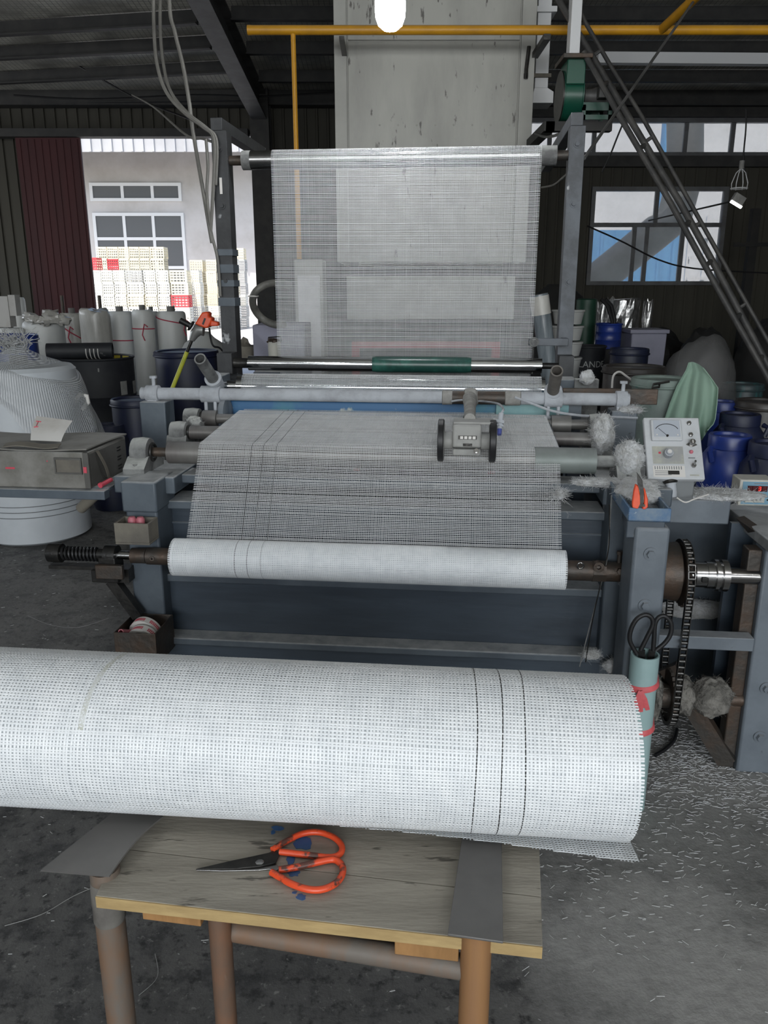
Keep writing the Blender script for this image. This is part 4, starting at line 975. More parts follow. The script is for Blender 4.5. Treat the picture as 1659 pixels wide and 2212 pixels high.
# loose end of the mesh lying out from under the roll
def flap():
    Vs = []; Qs = []; off = 0; base = np.array(BASE['mesh_roll'][1])
    xs = np.linspace(-.25, RL1 + .012, 122); W = np.clip((xs + .25) / .63, 0, 1) ** .7 * .068 + .022
    c = np.array(RC); a = np.array(RA)
    def P(l, w): return c + a * l + np.array([0, -1, 0]) * w + np.array([0, 0, 1]) * (-RR + .002 + .006 * np.sin(l * 9 + 1) * w / .09 + .10 * max(0, w - .05))
    def quadstrip(A, up, h):
        nonlocal off
        m = len(A); vs = np.concatenate([A - up * h, A + np.array([0, 0, .001]), A + up * h]).reshape(3, m, 3).transpose(1, 0, 2).reshape(-1, 3)
        i = np.arange(m - 1) * 3 + off
        for k in (0, 1): Qs.append(np.stack([i + k, i + k + 1, i + k + 4, i + k + 3], -1))
        Vs.append(vs); off += m * 3
    for l, w in zip(xs, W):
        quadstrip(np.array([P(l, t) for t in np.linspace(0, w + random.uniform(-.001, .003), 10)]), a, .0012)
    for k in range(22):
        w0 = .004 + k * .0051
        pts = [P(l, w0) for l, w in zip(xs, W) if w > w0]
        if len(pts) > 3: quadstrip(np.array(pts), np.array([0, 1., 0]), .0013)
    o = np_obj('loose_flap', np_mesh('loose_flap', np.concatenate(Vs) - base, np.concatenate(Qs), X['glass_fibre']), bigroll); o['kind'] = 'stuff'
flap()
X['stain'] = mat('olive_grime_band', (.50, .51, .45), .6, col2=(.66, .68, .67), scale=40)
sb_ = MB(); ax0 = RC + RA * (-.438)
fx_, fy_, fd_ = frame_axes(RA)
sb_.sheet(lambda u, v: ax0 + RA * ((u - .5) * .008 + .01 * math.sin(v * 5)) + (fx_ * math.cos(.2 + 2.4 * v) + fy_ * math.sin(.2 + 2.4 * v)) * (RR + .0007), 2, 40, .0002)
part('grime_band', sb_, X['stain'], bigroll)
X['wood_top'] = mat('worn_grey_plank', (.36, .33, .275), .65, col2=(.23, .208, .172), scale=3.2, stretch=(1, 5, 5), lo=.36, hi=.66, bump=.12, bscale=30, speck=((.10, .09, .074), 9, .625))
X['wood_edge'] = mat('pale_plank_edge', (.46, .33, .15), .6, col2=(.36, .25, .11), scale=9, stretch=(1, 6, 6))
X['wood_cleat'] = mat('orange_wood_cleat', (.36, .19, .07), .6, col2=(.27, .14, .05), scale=9, stretch=(5, 1, 1))
X['rest_plate'] = mat('bare_dull_plate', (.17, .163, .155), .45, .3, col2=(.125, .12, .115), scale=6, lo=.4, hi=.7)
X['leg_rust'] = mat('rust_brown_pipe', (.22, .10, .05), .6, .1, col2=(.13, .085, .06), scale=9, stretch=(1, 1, .4), speck=((.25, .2, .16), 14, .62), bump=.12, bscale=50)
X['leg_tan'] = mat('tan_wood_post', (.31, .16, .065), .6, col2=(.25, .13, .06), scale=7, stretch=(3, 3, .3))
X['leg_grey'] = mat('grimy_pipe', (.15, .13, .11), .6, .1, col2=(.20, .11, .06), scale=8, stretch=(1, 1, .5), bump=.1, bscale=50)
X['wrap'] = mat('grimy_tape_wrap', (.19, .18, .16), .45, col2=(.12, .11, .10), scale=14, bump=.3, bscale=30)
BZ = .440; BT = .020
def bp(px_, py_, z=BZ): return wZ(px_, py_, z)
tbl = thing('plank_table', 'rough work table of two grey planks on rusty pipe legs', 'table', 'W', (0, 1.0, 0))
fl_, fr_ = bp(207, 1935), bp(1172, 2044); sl_, sr_ = bp(255, 1832), bp(1169, 1937)
dd = (sl_ - fl_) ; bk_l = V((fl_.x - .01, 1.24, BZ)); bk_r = bp(1166, 1850); bk_r = sr_ + (bk_r - sr_) * ((1.22 - sr_.y) / (bk_r.y - sr_.y))
def plank(poly, z0, z1):
    mb = MB().prism([V((p.x, p.y, z0)) for p in poly], (0, 0, z1 - z0)); return mb
pk = part('plank', plank([fl_, fr_, sr_ - V((0, .0008, 0)), sl_ - V((0, .0008, 0))], BZ - BT, BZ), X['wood_top'], tbl, bevel=.001)
ed = (fr_ - fl_).normalized(); nn = V((ed.y, -ed.x, 0))
part('plank_edge', MB().obox((fl_ + fr_) / 2 + V((0, 0, -BT / 2)) + nn * .0006, (fr_ - fl_) / 2, nn * .0012, (0, 0, BT / 2 - .0006)), X['wood_edge'], pk, smooth=False)
part('plank', plank([sl_ + V((0, .0008, 0)), sr_ + V((0, .0008, 0)), bk_r, bk_l], BZ - BT, BZ - .0005), X['wood_top'], tbl, bevel=.001)
X['blue_paint'] = mat('blue_paint_mark', (.03, .10, .26), .6, col2=(.05, .13, .28), scale=30)
pm_ = random.Random(5)
for (x_, y_, w_, h_) in ((600, 1789, 14, 5), (590, 1798, 5, 5), (655, 1822, 22, 13), (628, 1857, 10, 13), (634, 1886, 14, 8), (650, 1938, 11, 7), (636, 1928, 6, 3)):
    pts = []
    for i in range(14):
        a = 2 * PI * i / 14; r = pm_.uniform(.75, 1.15); pts.append(bp(x_ + math.cos(a) * w_ * r, y_ + math.sin(a) * h_ * r, BZ + .0001))
    part('paint_mark', MB().prism(pts[::-1], (0, 0, .0004)), X['blue_paint'], tbl, smooth=False)
PZ2 = RC.z - RR - .001
lp = [wZ(88, 1881, PZ2 - .012), wZ(236, 1894, PZ2 - .012), wZ(354, 1764, PZ2), wZ(252, 1750, PZ2)]
def lpf(a, b):
    p = (lp[0] * (1 - a) + lp[1] * a) * (1 - b) + (lp[3] * (1 - a) + lp[2] * a) * b
    ext = (lp[3] - lp[0]) * .0; return p + V((0, 0, .010 * math.sin(b * PI) * a))
part('rest_plate', MB().sheet(lpf, 4, 12, .003), X['rest_plate'], tbl)
q = [wZ(967, 2017, PZ2 - .004), wZ(1087, 2034, PZ2 - .004), wZ(1084, 1836, PZ2 - .004), wZ(996, 1822, PZ2 - .004)]
q[2] = q[2] + (q[2] - q[1]) * .35; q[3] = q[3] + (q[3] - q[0]) * .35
part('rest_plate', MB().prism([p - V((0, 0, .004)) for p in q], (0, 0, .004)), X['rest_plate'], tbl, bevel=.001)
ll = wZ(226, 1878, PZ2 - .02)
part('leg', MB().cyl((ll.x, ll.y, 0), (ll.x, ll.y, PZ2 - .016), .0225, n=28), X['leg_grey'], tbl)
part('tape_wrap', MB().lathe([(.0226, 0), (.0243, .004), (.0238, .03), (.0246, .035), (.0238, .06), (.0228, .075)], (ll.x, ll.y, wY(262, 1985, ll.y).z), (0, 0, 1), 28), X['wrap'], tbl)
ml = wZ(467, 1992, BZ - BT)
part('leg', MB().cyl((ml.x, ml.y + .02, 0), (ml.x, ml.y + .02, BZ - BT), .0165, n=24), X['leg_rust'], tbl)
rl_ = wZ(1031, 2048, BZ - .01)
part('leg', MB().cyl((rl_.x, rl_.y + .012, 0), (rl_.x, rl_.y + .012, PZ2 - .008), .0215, n=28), X['leg_tan'], tbl)
ra, rb = wZ(485, 2004, .375), wZ(1010, 2090, .375)
part('rail', MB().cyl(ra, rb, .0175, n=24), X['leg_grey'], tbl)
c0_, c1_ = wZ(312, 1962, BZ - BT), wZ(438, 1978, BZ - BT)
part('cleat', MB().bar(V((c0_.x, c0_.y + .025, BZ - BT - .010)), V((c1_.x, c1_.y + .025, BZ - BT - .010)), .05, .020), X['wood_cleat'], tbl, bevel=.001)
c0_, c1_ = wZ(858, 2022, BZ - BT), wZ(996, 2038, BZ - BT)
part('cleat', MB().bar(V((c0_.x, c0_.y + .02, BZ - BT - .014)), V((c1_.x, c1_.y + .02, BZ - BT - .014)), .05, .026), X['wood_cleat'], tbl, bevel=.001)

# ---- orange-handled scissors lying on the plank
X['orange_worn'] = mat('worn_orange_vinyl', (.72, .075, .02), .35, col2=(.09, .035, .025), scale=26, lo=.56, hi=.62, spec=.6)
sc = thing('scissors', 'tailor scissors with worn orange loop handles lying on the plank', 'scissors', 'W', tuple(bp(590, 1862)))
def smooth_path(px_pts, zf, closed=False, k=6):
    P = [wZ(x, y, zf) for x, y in px_pts]; n = len(P); out = []
    for i in range(n if closed else n - 1):
        g_ = (lambda j: P[j % n]) if closed else (lambda j: P[min(max(j, 0), n - 1)])
        p0, p1, p2, p3 = g_(i - 1), g_(i), g_(i + 1), g_(i + 2)
        for s in range(k):
            t = s / k; out.append(.5 * ((2 * p1) + (p2 - p0) * t + (2 * p0 - 5 * p1 + 4 * p2 - p3) * t * t + (3 * p1 - p0 - 3 * p2 + p3) * t ** 3))
    if not closed: out.append(P[-1])
    return out
h1 = [(588, 1836), (617, 1818), (653, 1801), (689, 1798), (721, 1809), (738, 1827), (735, 1844), (713, 1852), (665, 1847), (604, 1840)]
h2 = [(602, 1879), (641, 1873), (689, 1862), (721, 1857), (739, 1870), (739, 1890), (724, 1909), (697, 1921), (665, 1921), (629, 1909), (605, 1895), (586, 1884)]
part('handle', MB().tube(smooth_path(h1, BZ + .006), .0050, 12), X['orange_worn'], sc)
part('handle', MB().tube(smooth_path(h2, BZ + .007), .0052, 12), X['orange_worn'], sc)
bl1 = [(423, 1880), (500, 1862), (548, 1852), (580, 1845), (598, 1838), (604, 1850), (596, 1866), (560, 1874), (500, 1880)]
bl2 = [(424, 1882), (500, 1870), (560, 1858), (585, 1856), (604, 1878), (596, 1884), (582, 1880), (560, 1882), (480, 1884)]
part('blade', MB().prism([wZ(x, y, BZ + .0028) for x, y in bl1][::-1], (0, 0, .0028)), X['dark_steel'], sc, bevel=.0006)
part('blade', MB().prism([wZ(x, y, BZ + .0002) for x, y in bl2][::-1], (0, 0, .0025)), X['steel'], sc, bevel=.0006)
part('pivot_screw', MB().lathe([(.0, .0022), (.003, .002), (.0062, .0008), (.0066, 0)], wZ(561, 1862, BZ + .0054) , (0, 0, -1), 20).lathe([(.0066, -.002), (.0066, 0), (.005, .0012), (0, .0016)], wZ(561, 1862, BZ + .0056), (0, 0, 1), 20), X['steel'], sc)

# ================================================================== DEVICES ON THE MACHINE
# ---- length counter with two rubber wheels
CV = .125
cc = mV(1006, 952, CV); ctr = thing('length_counter', 'grey length counter with two black rubber wheels riding on the mesh', 'counter', 'M', (cc.x, CV, cc.z - .058))
X['cnt_body'] = mat('dusty_grey_casting', (.30, .30, .285), .6, col2=(.22, .22, .21), scale=14, dust=.3, bump=.1, bscale=50)
for (a, b) in ((946, 959), (1057, 1071)):
    u0, u1 = mV(a, 952, CV).x, mV(b, 952, CV).x
    w = part('wheel', MB().lathe([(.03, 0), (.056, 0), (.0585, .002), (.0585, u1 - u0 - .002), (.056, u1 - u0), (.03, u1 - u0)], (u0, CV, cc.z), (1, 0, 0), 40), X['black'], ctr)
    part('wheel_disc', MB().cyl((u0 + .002, CV, cc.z), (u1 + .0012 if a > 1000 else u1 + .001, CV, cc.z), .047, n=32), X['cnt_body'], w)
part('axle', MB().cyl((mV(950, 952, CV).x, CV, cc.z), (mV(1066, 952, CV).x, CV, cc.z), .007, n=16), X['steel'], ctr)
x0_, x1_ = mV(977, 940, CV - .04).x, mV(1040, 940, CV - .04).x; zt_, zb_ = mV(1006, 918, CV - .04).z, mV(1006, 968, CV - .04).z
bd = part('body', MB().box(x0_, x1_, CV - .04, CV + .045, zb_, zt_), X['cnt_body'], ctr, bevel=.006)
part('number_window', MB().box(mV(990, 945, CV - .042).x, mV(1030, 945, CV - .042).x, CV - .0425, CV - .039, mV(1006, 949, CV - .04).z, mV(1006, 941, CV - .04).z), X['dark_steel'], bd)
for k in range(4):
    xx = mV(994 + k * 9, 945, CV - .042).x; part('digit_drum', MB().box(xx, xx + .008, CV - .0432, CV - .042, mV(1006, 948, CV - .04).z, mV(1006, 942, CV - .04).z), X['tape_white'], bd, smooth=False)
part('name_plate', MB().box(mV(1000, 960, CV - .042).x, mV(1020, 960, CV - .042).x, CV - .0412, CV - .039, mV(1006, 964, CV - .04).z, mV(1006, 958, CV - .04).z), X['dark_steel'], bd)
part('side_hub', MB().cyl((mV(960, 952, CV).x, CV, cc.z), (x0_, CV, cc.z), .024, n=24), X['cnt_body'], ctr)
part('side_hub', MB().cyl((x1_, CV, cc.z), (mV(1057, 952, CV).x, CV, cc.z), .024, n=24), X['cnt_body'], ctr)
part('foot', MB().box(mV(978, 975, CV - .045).x, mV(1038, 975, CV - .045).x, CV - .045, CV + .0, mV(1006, 985, CV - .045).z, mV(1006, 971, CV - .045).z), X['cnt_body'], ctr, bevel=.003)
part('foot_screw', MB().hexbolt(mV(1029, 975, CV - .045), (0, -1, .4), .005, .012), X['steel'], ctr)
part('top_bracket', MB().box(mV(980, 912, CV).x, mV(1066, 912, CV).x, CV - .02, CV + .05, mV(1006, 914, CV).z, mV(1006, 909, CV).z), X['cnt_body'], ctr, bevel=.001)
pa = V((mV(1015, 905, CV + .03).x, CV + .03, mV(1015, 905, CV + .03).z)); pb = V((gx(1015), GV - .01, GZ))
X['tape_wrap'] = mat('dusty_cloth_tape', (.30, .295, .28), .8, col2=(.21, .205, .19), scale=22, bump=.5, bscale=45)
part('wrapped_arm', MB().tube([pa + (pb - pa) * t for t in (0, .2, .4, .6, .8, 1)], [.016, .0165, .0175, .019, .022, .024], 14), X['tape_wrap'], ctr)
part('tape_knot', MB().lathe([(GR + .001, -.022), (GR + .009, -.02), (GR + .013, -.004), (GR + .010, .014), (GR + .001, .022)], (gx(1017), GV, GZ), (1, .05, 0), 24), X['tape_wrap'], ctr)
part('tape_tail', MB().tube([mV(1032, 868, GV - .05), mV(1022, 880, GV - .14), mV(1010, 893, GV - .24), mV(1001, 904, GV - .33)], .008, 8, flat=.25, up=(1, 0, 0)), X['tape_wrap'], ctr)
for (a, b) in ((955, 978), (1090, 1125)):
    part('tape_patch', MB().lathe([(GR, 0), (GR + .004, .002), (GR + .003, gx(b) - gx(a) - .002), (GR, gx(b) - gx(a))], (gx(a), GV, GZ), (1, 0, 0), 24), X['tape_wrap'], ctr)
X['sensor_blue'] = mat('blue_sensor_tip', (.08, .10, .32), .4)
s1, s2, s3, s4 = mV(1083, 893, CV + .03), mV(1080, 912, CV + .02), mV(1079, 927, CV + .01), mV(1078, 939, CV)
part('sensor_body', MB().cyl(s1, s2, .0075, n=16).cyl(s2, s3, .0075, n=16), X['white_dust'], ctr)
part('sensor_nut', MB().cyl(s2 + (s1 - s2) * .2, s2 - (s1 - s2) * .15, .0125, n=6), X['white_dust'], ctr)
part('sensor_nut', MB().cyl(s2 - (s1 - s2) * .28, s2 - (s1 - s2) * .5, .0125, n=6), X['white_dust'], ctr)
part('sensor_tip', MB().cyl(s3, s4, .0068, n=16), X['sensor_blue'], ctr)
wire('sensor_cable', [s1, mV(1087, 883, CV + .06), mV(1075, 872, .4), mV(1045, 867, GV - .03), mV(1000, 864, GV - .03), mV(975, 867, GV - .028)], .0035, X['white_dust'], 'grey cable curving from the sensor to the taped bar')
wire('white_cable', [mV(1112, 858, GV - .025), mV(1150, 872, GV - .03), mV(1195, 888, GV - .04), mV(1250, 897, GV - .045), mV(1310, 900, GV - .045), mV(1378, 903, GV - .06)], .0042, X['white_dust'], 'white cable sagging from the bar to the speed controller')

# ---- sloping speed controller with meter, knob and switches
K00, K10, K01, K11 = mV(1400, 1034, .12), mV(1524, 1035, .12), mV(1381, 901, .235), mV(1500, 902, .235)
ko = K00; kx = (K10 - K00 + K11 - K01) / 2; ky = (K01 - K00 + K11 - K10) / 2
ky = ky - kx * (ky.dot(kx) / kx.length_squared) ; KW, KH = kx.length, ky.length; kx.normalize(); ky.normalize(); kn = kx.cross(ky)
def kp(s, t, h=0): return ko + kx * (KW * s) + ky * (KH * t) + kn * h
X['ctrl'] = mat('dusty_white_panel', (.50, .515, .53), .6, col2=(.40, .41, .42), scale=9, lo=.45, hi=.7, bump=.05)
X['ctrl_grey'] = mat('grey_controller_case', (.15, .16, .165), .6)
spd = thing('speed_controller', 'white sloping motor speed controller box with dial meter and knob', 'controller', 'M', (kp(.5, 0).x, .16, cbz1))
def kbox(s0, s1, t0, t1, h0, h1): return MB().obox(kp((s0 + s1) / 2, (t0 + t1) / 2, (h0 + h1) / 2), kx * KW * (s1 - s0) / 2, ky * KH * (t1 - t0) / 2, kn * (h1 - h0) / 2)
face = part('face_plate', kbox(0, 1, 0, 1, -.018, 0), X['ctrl'], spd, bevel=.003)
lo_ = kp(.5, .1); part('case', MB().box(kp(.16, 0).x, kp(.86, 0).x, .14, .27, cbz1 - .002, lo_.z + .005), X['ctrl_grey'], spd, bevel=.003)
part('case_back', kbox(.08, .92, .04, .96, -.075, -.018), X['ctrl_grey'], spd, bevel=.003)
mt_ = part('meter', kbox(.11, .66, .60, .94, 0, .010), X['ctrl'], spd, bevel=.003)
X['meter_face'] = mat('pale_meter_face', (.40, .43, .48), .25, spec=.6)
part('meter_dial', kbox(.15, .62, .655, .92, .010, .0108), X['meter_face'], mt_, smooth=False)
arcp = [kp(.385 + .22 * math.cos(a), .72 + .14 * math.sin(a) , .0112) for a in [PI * (.14 + .72 * i / 16) for i in range(17)]]
part('scale_arc', MB().tube(arcp, .0011, 5), X['dark_steel'], mt_)
part('needle', MB().tube([kp(.385, .665, .0114), kp(.235, .79, .0114)], .0006, 4), X['dark_steel'], mt_)
part('meter_screw', MB().cyl(kp(.385, .665, .010), kp(.385, .665, .014), .0032, n=14), X['dark_steel'], mt_)
for s_ in (.2, .57): part('meter_screw', MB().cyl(kp(s_, .68, .010), kp(s_, .68, .0125), .0022, n=10), X['tape_white'], mt_)
X['knob_area'] = mat('rubbed_panel_patch', (.30, .305, .30), .5, col2=(.44, .44, .36), scale=12)
part('dial_patch', kbox(.11, .66, .24, .52, 0, .0006), X['knob_area'], spd, smooth=False)
kc = kp(.385, .385, 0)
prof = MB(); pts = []
for i in range(48):
    a = 2 * PI * i / 48; r = .0125 if i % 2 else .0108; pts.append(kc + kx * (r * math.cos(a)) + ky * (r * math.sin(a)))
prof.prism(pts, kn * .016); prof.cyl(kc + kn * .016, kc + kn * .022, .009, .0075, n=24)
kb = part('knob', prof, X['white_dust'], spd)
part('knob_cap', MB().cyl(kc + kn * .022, kc + kn * .0228, .0055, n=20), X['tape_white'], kb)
part('red_pointer', kbox(.22, .26, .40, .43, .0006, .0016), X['red_ink'], spd, smooth=False)
part('barcode_label', kbox(.10, .66, .03, .21, 0, .0006), X['tape_white'], spd, smooth=False)
for i in range(12):
    part('label_stripe', kbox(.13 + i * .042, .145 + i * .042, .15, .20, .0006, .0009), X['ctrl_grey'], spd, smooth=False)
for i in range(3): part('label_stripe', kbox(.13, .42, .06 + i * .03, .068 + i * .03, .0006, .0009), X['ctrl_grey'], spd, smooth=False)
part('label_smudge', kbox(.36, .56, .07, .13, .0006, .001), X['dark_steel'], spd, smooth=False)
for (s_, t_, r_) in ((.81, .90, .0055), (.82, .71, .0055)):
    part('panel_screw', MB().cyl(kp(s_, t_), kp(s_, t_, .004), r_ * 1.2, n=6).cyl(kp(s_, t_, .004), kp(s_, t_, .009), r_ * .7, n=14), X['steel'], spd)
fs_ = MB().prism([kp(.72, .55), kp(.80, .515), kp(.84, .515), kp(.92, .545), kp(.84, .60), kp(.80, .60)], kn * .002)
fs_.cyl(kp(.82, .565, .002), kp(.82, .565, .016), .0078, n=20)
fz = part('fuse_holder', fs_, X['steel'], spd)
part('fuse_slot', MB().obox(kp(.82, .565, .0162), kx * .0012, ky * .005, kn * .0004), X['tape_white'], fz, smooth=False)
X['red_lamp'] = mat('pink_pilot_lamp', (.55, .16, .20), .35)
part('pilot_lamp', MB().lathe([(.0052, 0), (.0052, .004), (.003, .007), (0, .0078)], kp(.80, .43), kn, 16), X['red_lamp'], spd)
tg_ = part('toggle_switch', MB().cyl(kp(.82, .21), kp(.82, .21, .006), .0066, n=6).cyl(kp(.82, .21, .006), kp(.82, .235, .022), .0022, .003, n=12), X['steel'], spd)
part('switch_label', kbox(.74, .86, .33, .345, 0, .0005), X['ctrl_grey'], spd, smooth=False)
part('switch_label', kbox(.74, .90, .05, .075, 0, .0005), X['knob_area'], spd, smooth=False)
pl_ = mV(1452, 1048, .12)
part('plug', MB().lathe([(.016, 0), (.017, .01), (.013, .016), (.013, .04), (.010, .052)], pl_ + V((-.002, .02, .012)), (.15, -.35, -.9), 20), X['white_dust'], spd)
part('plug_collar', MB().lathe([(.019, 0), (.020, .008), (.016, .012)], pl_ + V((-.002, .02, .012)), (.15, -.35, -.9), 20), X['dark_steel'], spd)
wire('controller_cord', [mV(1462, 1075, .10), mV(1480, 1085, .09), mV(1500, 1078, .1), mV(1530, 1068, .125)], .0022, X['tape_white'], 'white paired cord curling from the controller plug')
part('fibre_dust', MB(), X['fluff'], spd) if False else None

# ---- preset counter with red digits on the slab
dl = mZ(1593, 1092, SZ); dv = dl.y
du0, du1 = dl.x, mV(1668, 1090, dv).x; dz1 = mV(1597, 1036, dv).z
dsp = thing('preset_counter', 'cream counter box with blue face and one lit red digit on the slab', 'counter', 'M', ((du0 + du1) / 2, dv + .03, SZ))
X['cream'] = mat('dusty_cream_plastic', (.48, .47, .42), .6, col2=(.36, .36, .33), scale=12)
X['cnt_blue'] = mat('light_blue_face', (.14, .27, .36), .45)
part('case', MB().box(du0, du1, dv, dv + .075, SZ, dz1), X['cream'], dsp, bevel=.003)
DW, DH = du1 - du0, dz1 - SZ
def db(s0, s1, t0, t1, h0, h1): return MB().box(du0 + DW * s0, du0 + DW * s1, dv - h1, dv - h0, SZ + DH * t0, SZ + DH * t1)
part('face', db(.08, .95, .07, .93, 0, .0015), X['cnt_blue'], dsp, smooth=False)
X['disp_dark'] = mat('dark_red_display', (.05, .004, .006), .2)
dp = part('display', db(.22, .80, .56, .78, .0015, .0022), X['disp_dark'], dsp, smooth=False)
X['led'] = mat('lit_red_digit', (.8, .03, .02), .4, emit=(1, .03, .02), estr=2.2)
X['led_dim'] = mat('dim_red_digit', (.10, .008, .01), .4)
def seg7(cx_, on, m, nm):
    mb = MB(); w = DW * .07; h = DH * .075; z = SZ + DH * .67; t = .0012; xx = du0 + DW * cx_; y0, y1 = dv - .0026, dv - .0022
    bars = {'a': (-w / 2, w / 2, h - t, h), 'g': (-w / 2, w / 2, -t / 2, t / 2), 'd': (-w / 2, w / 2, -h, -h + t), 'b': (w / 2 - t, w / 2, t / 2, h - t), 'c': (w / 2 - t, w / 2, -h + t, -t / 2), 'f': (-w / 2, -w / 2 + t, t / 2, h - t), 'e': (-w / 2, -w / 2 + t, -h + t, -t / 2)}
    for k in on: a_, b_, c_, d_ = bars[k]; mb.box(xx + a_, xx + b_, y0, y1, z + c_, z + d_)
    part(nm, mb, m, dp, smooth=False)
for cx_ in (.30, .43, .72): seg7(cx_, 'abcdefg', X['led_dim'], 'unlit_digit')
seg7(.575, 'abgcd', X['led'], 'lit_digit')
tw = part('thumbwheel', db(.18, .75, .14, .40, .0015, .004), X['cream'], dsp, bevel=.001)
for k in range(4): part('thumbwheel_slot', db(.27 + k * .11, .32 + k * .11, .22, .33, .004, .0044), X['ctrl_grey'], tw, smooth=False)
for s_ in (.12, .82): part('face_button', db(s_, s_ + .05, .22, .28, .0015, .003), X['black'], dsp, smooth=False)
part('face_label', db(.40, .85, .85, .88, .0015, .0018), X['ctrl_grey'], dsp, smooth=False)
part('face_label', db(.36, .78, .46, .48, .0015, .0018), X['ctrl_grey'], dsp, smooth=False)

# ---- snips with orange grips standing in the tray
sn = thing('snips', 'thread snips with orange grips leaning in the blue tray', 'snips', 'M', tuple(mV(1382, 1099, -.178) + V((0, 0, -.004))))
def sp(px_, py_): return mV(px_, py_, -.195 + (1100 - py_) / 78 * .03)
def ribbon(pts, th): return MB().prism([sp(*p) for p in pts], (0, th, .002))
part('blade', ribbon([(1376, 1022), (1388, 1040), (1391, 1062), (1389, 1092), (1383, 1094), (1382, 1060), (1377, 1045)], .003), X['dark_steel'], sn)
part('grip', ribbon([(1373, 1047), (1379, 1051), (1384, 1075), (1384, 1090), (1378, 1100), (1366, 1097), (1366, 1085), (1369, 1062)], .010), X['orange'], sn, bevel=.002)
part('grip', ribbon([(1390, 1055), (1394, 1058), (1400, 1080), (1400, 1096), (1394, 1101), (1387, 1100), (1392, 1088), (1392, 1070)], .010), X['orange'], sn, bevel=.002)
part('spring', ribbon([(1380, 1088), (1394, 1090), (1393, 1095), (1380, 1094)], .006), X['rust_steel'], sn)

# ---- mint pipe tied to the bracket, black scissors standing in it
HV = BV - .04
hc = mV(1391, 1440, HV); hz1 = mV(1391, 1412, HV).z; HR = .0345
hold = thing('holder_pipe', 'mint green plastic pipe tied to the bracket with red ribbon', 'holder', 'M', (hc.x, HV, 0))
part('pipe', MB().pipe((hc.x, HV, .0), (hc.x, HV, hz1), HR, HR - .004, 36), X['paint_green'], hold)
for (q_, k) in ((1490, 0), (1585, 1)):
    z = mV(1391, q_, HV - .03).z; pts = []
    for i in range(21):
        a = PI + PI * i / 20; pts.append((hc.x + (HR + .001) * math.cos(a), HV + (HR + .001) * math.sin(a), z + .02 * (i / 20 - .35)))
    pts = [(b0 - .002, BV + .03, z - .03)] + pts + [(b1 + .002, BV + .03, z + .03), (b1 + .004, BV + .08, z + .035)]
    part('red_ribbon', MB().tube(pts, .009, 8, flat=.12, up=(0, -1, 0)) if False else MB().tube(pts, .0085, 8, flat=.18, up=(1, 0, 0)), X['red_rib'], hold)
    if not k:
        kn_ = MB()
        for j in range(5): kn_.tube([(hc.x - .012, HV - HR - .004, z), (hc.x - .02 + j * .005, HV - HR - .008, z - .02), (hc.x - .022 + j * .008, HV - HR - .002, z - .045 - .006 * (j % 3))], .006, 6, flat=.2, up=(0, 1, 0))
        part('ribbon_knot', kn_, X['red_rib'], hold)
bs = thing('black_scissors', 'black looped scissors standing upside down in the mint pipe', 'scissors', 'M', (hc.x, HV, hz1 - .12))
def hp_(pts, v): return [mV(x, y, v) for x, y in pts]
def spl(P, k=6):
    out = []; n = len(P)
    for i in range(n - 1):
        p0, p1, p2, p3 = P[max(i - 1, 0)], P[i], P[i + 1], P[min(i + 2, n - 1)]
        for s in range(k):
            t = s / k; out.append(.5 * ((2 * p1) + (p2 - p0) * t + (2 * p0 - 5 * p1 + 4 * p2 - p3) * t * t + (3 * p1 - p0 - 3 * p2 + p3) * t ** 3))
    return out + [P[-1]]
part('handle', MB().tube(spl(hp_([(1384, 1404), (1398, 1376), (1410, 1350), (1407, 1334), (1393, 1328), (1375, 1338), (1363, 1360), (1361, 1385), (1376, 1413)], HV - .012)), .0057, 10), X['black'], bs)
part('handle', MB().tube(spl(hp_([(1411, 1405), (1413, 1376), (1415, 1348), (1423, 1334), (1436, 1331), (1449, 1345), (1449, 1368), (1437, 1388), (1417, 1405)], HV - .004)), .0057, 10), X['black'], bs)
part('blade', MB().bar(mV(1386, 1404, HV - .008), V((hc.x, HV, hz1 - .12)), .004, .016, (1, 0, 0)), X['dark_steel'], bs)
part('blade', MB().bar(mV(1409, 1404, HV - .004), V((hc.x + .004, HV + .005, hz1 - .12)), .004, .016, (1, 0, 0)), X['dark_steel'], bs)

# ================================================================== LEFT: electronics case on its shelf
EV = .06
e0 = mV(195, 1055, EV); e1 = mV(195, 978, EV); evb = mU(277, 1020, e0.x).y
X['case_dirty'] = mat('grimy_grey_case', (.20, .195, .18), .6, col2=(.12, .115, .10), scale=8, lo=.42, hi=.62, dust=.5, dustcol=(.33, .33, .32))
X['case_side'] = mat('dark_case_side', (.10, .098, .092), .6, col2=(.07, .068, .062), scale=10)
shelf = thing('side_shelf', 'grey angle-iron shelf jutting from the machine under the old instrument', 'shelf', 'M', (e0.x - .1, EV + .1, 0))
part('shelf_rail', MB().box(e0.x - .55, PL0 - .065, EV - .015, EV + .02, e0.z - .03, e0.z - .004), X['steel_blue'], shelf, bevel=.002)
part('shelf_plate', MB().box(e0.x - .55, PL0 - .065, EV + .02, evb, e0.z - .01, e0.z - .002), X['steel_blue'], shelf)
part('shelf_leg', MB().box(e0.x - .52, e0.x - .47, EV + .1, EV + .15, 0, e0.z - .01), X['steel_blue'], shelf)
part('shelf_tube', MB().cyl(mV(175, 1098, EV + .2), mV(215, 1060, EV + .16), .017, n=20), X['wood_box'], shelf)
inst = thing('instrument_case', 'grimy grey instrument case with sloping lid on the left shelf', 'instrument', 'M', (e0.x - .15, EV + .1, e0.z))
part('case', MB().box(e0.x - .5, e0.x, EV, evb, e0.z - .002, e1.z), X['case_dirty'], inst, bevel=.003)
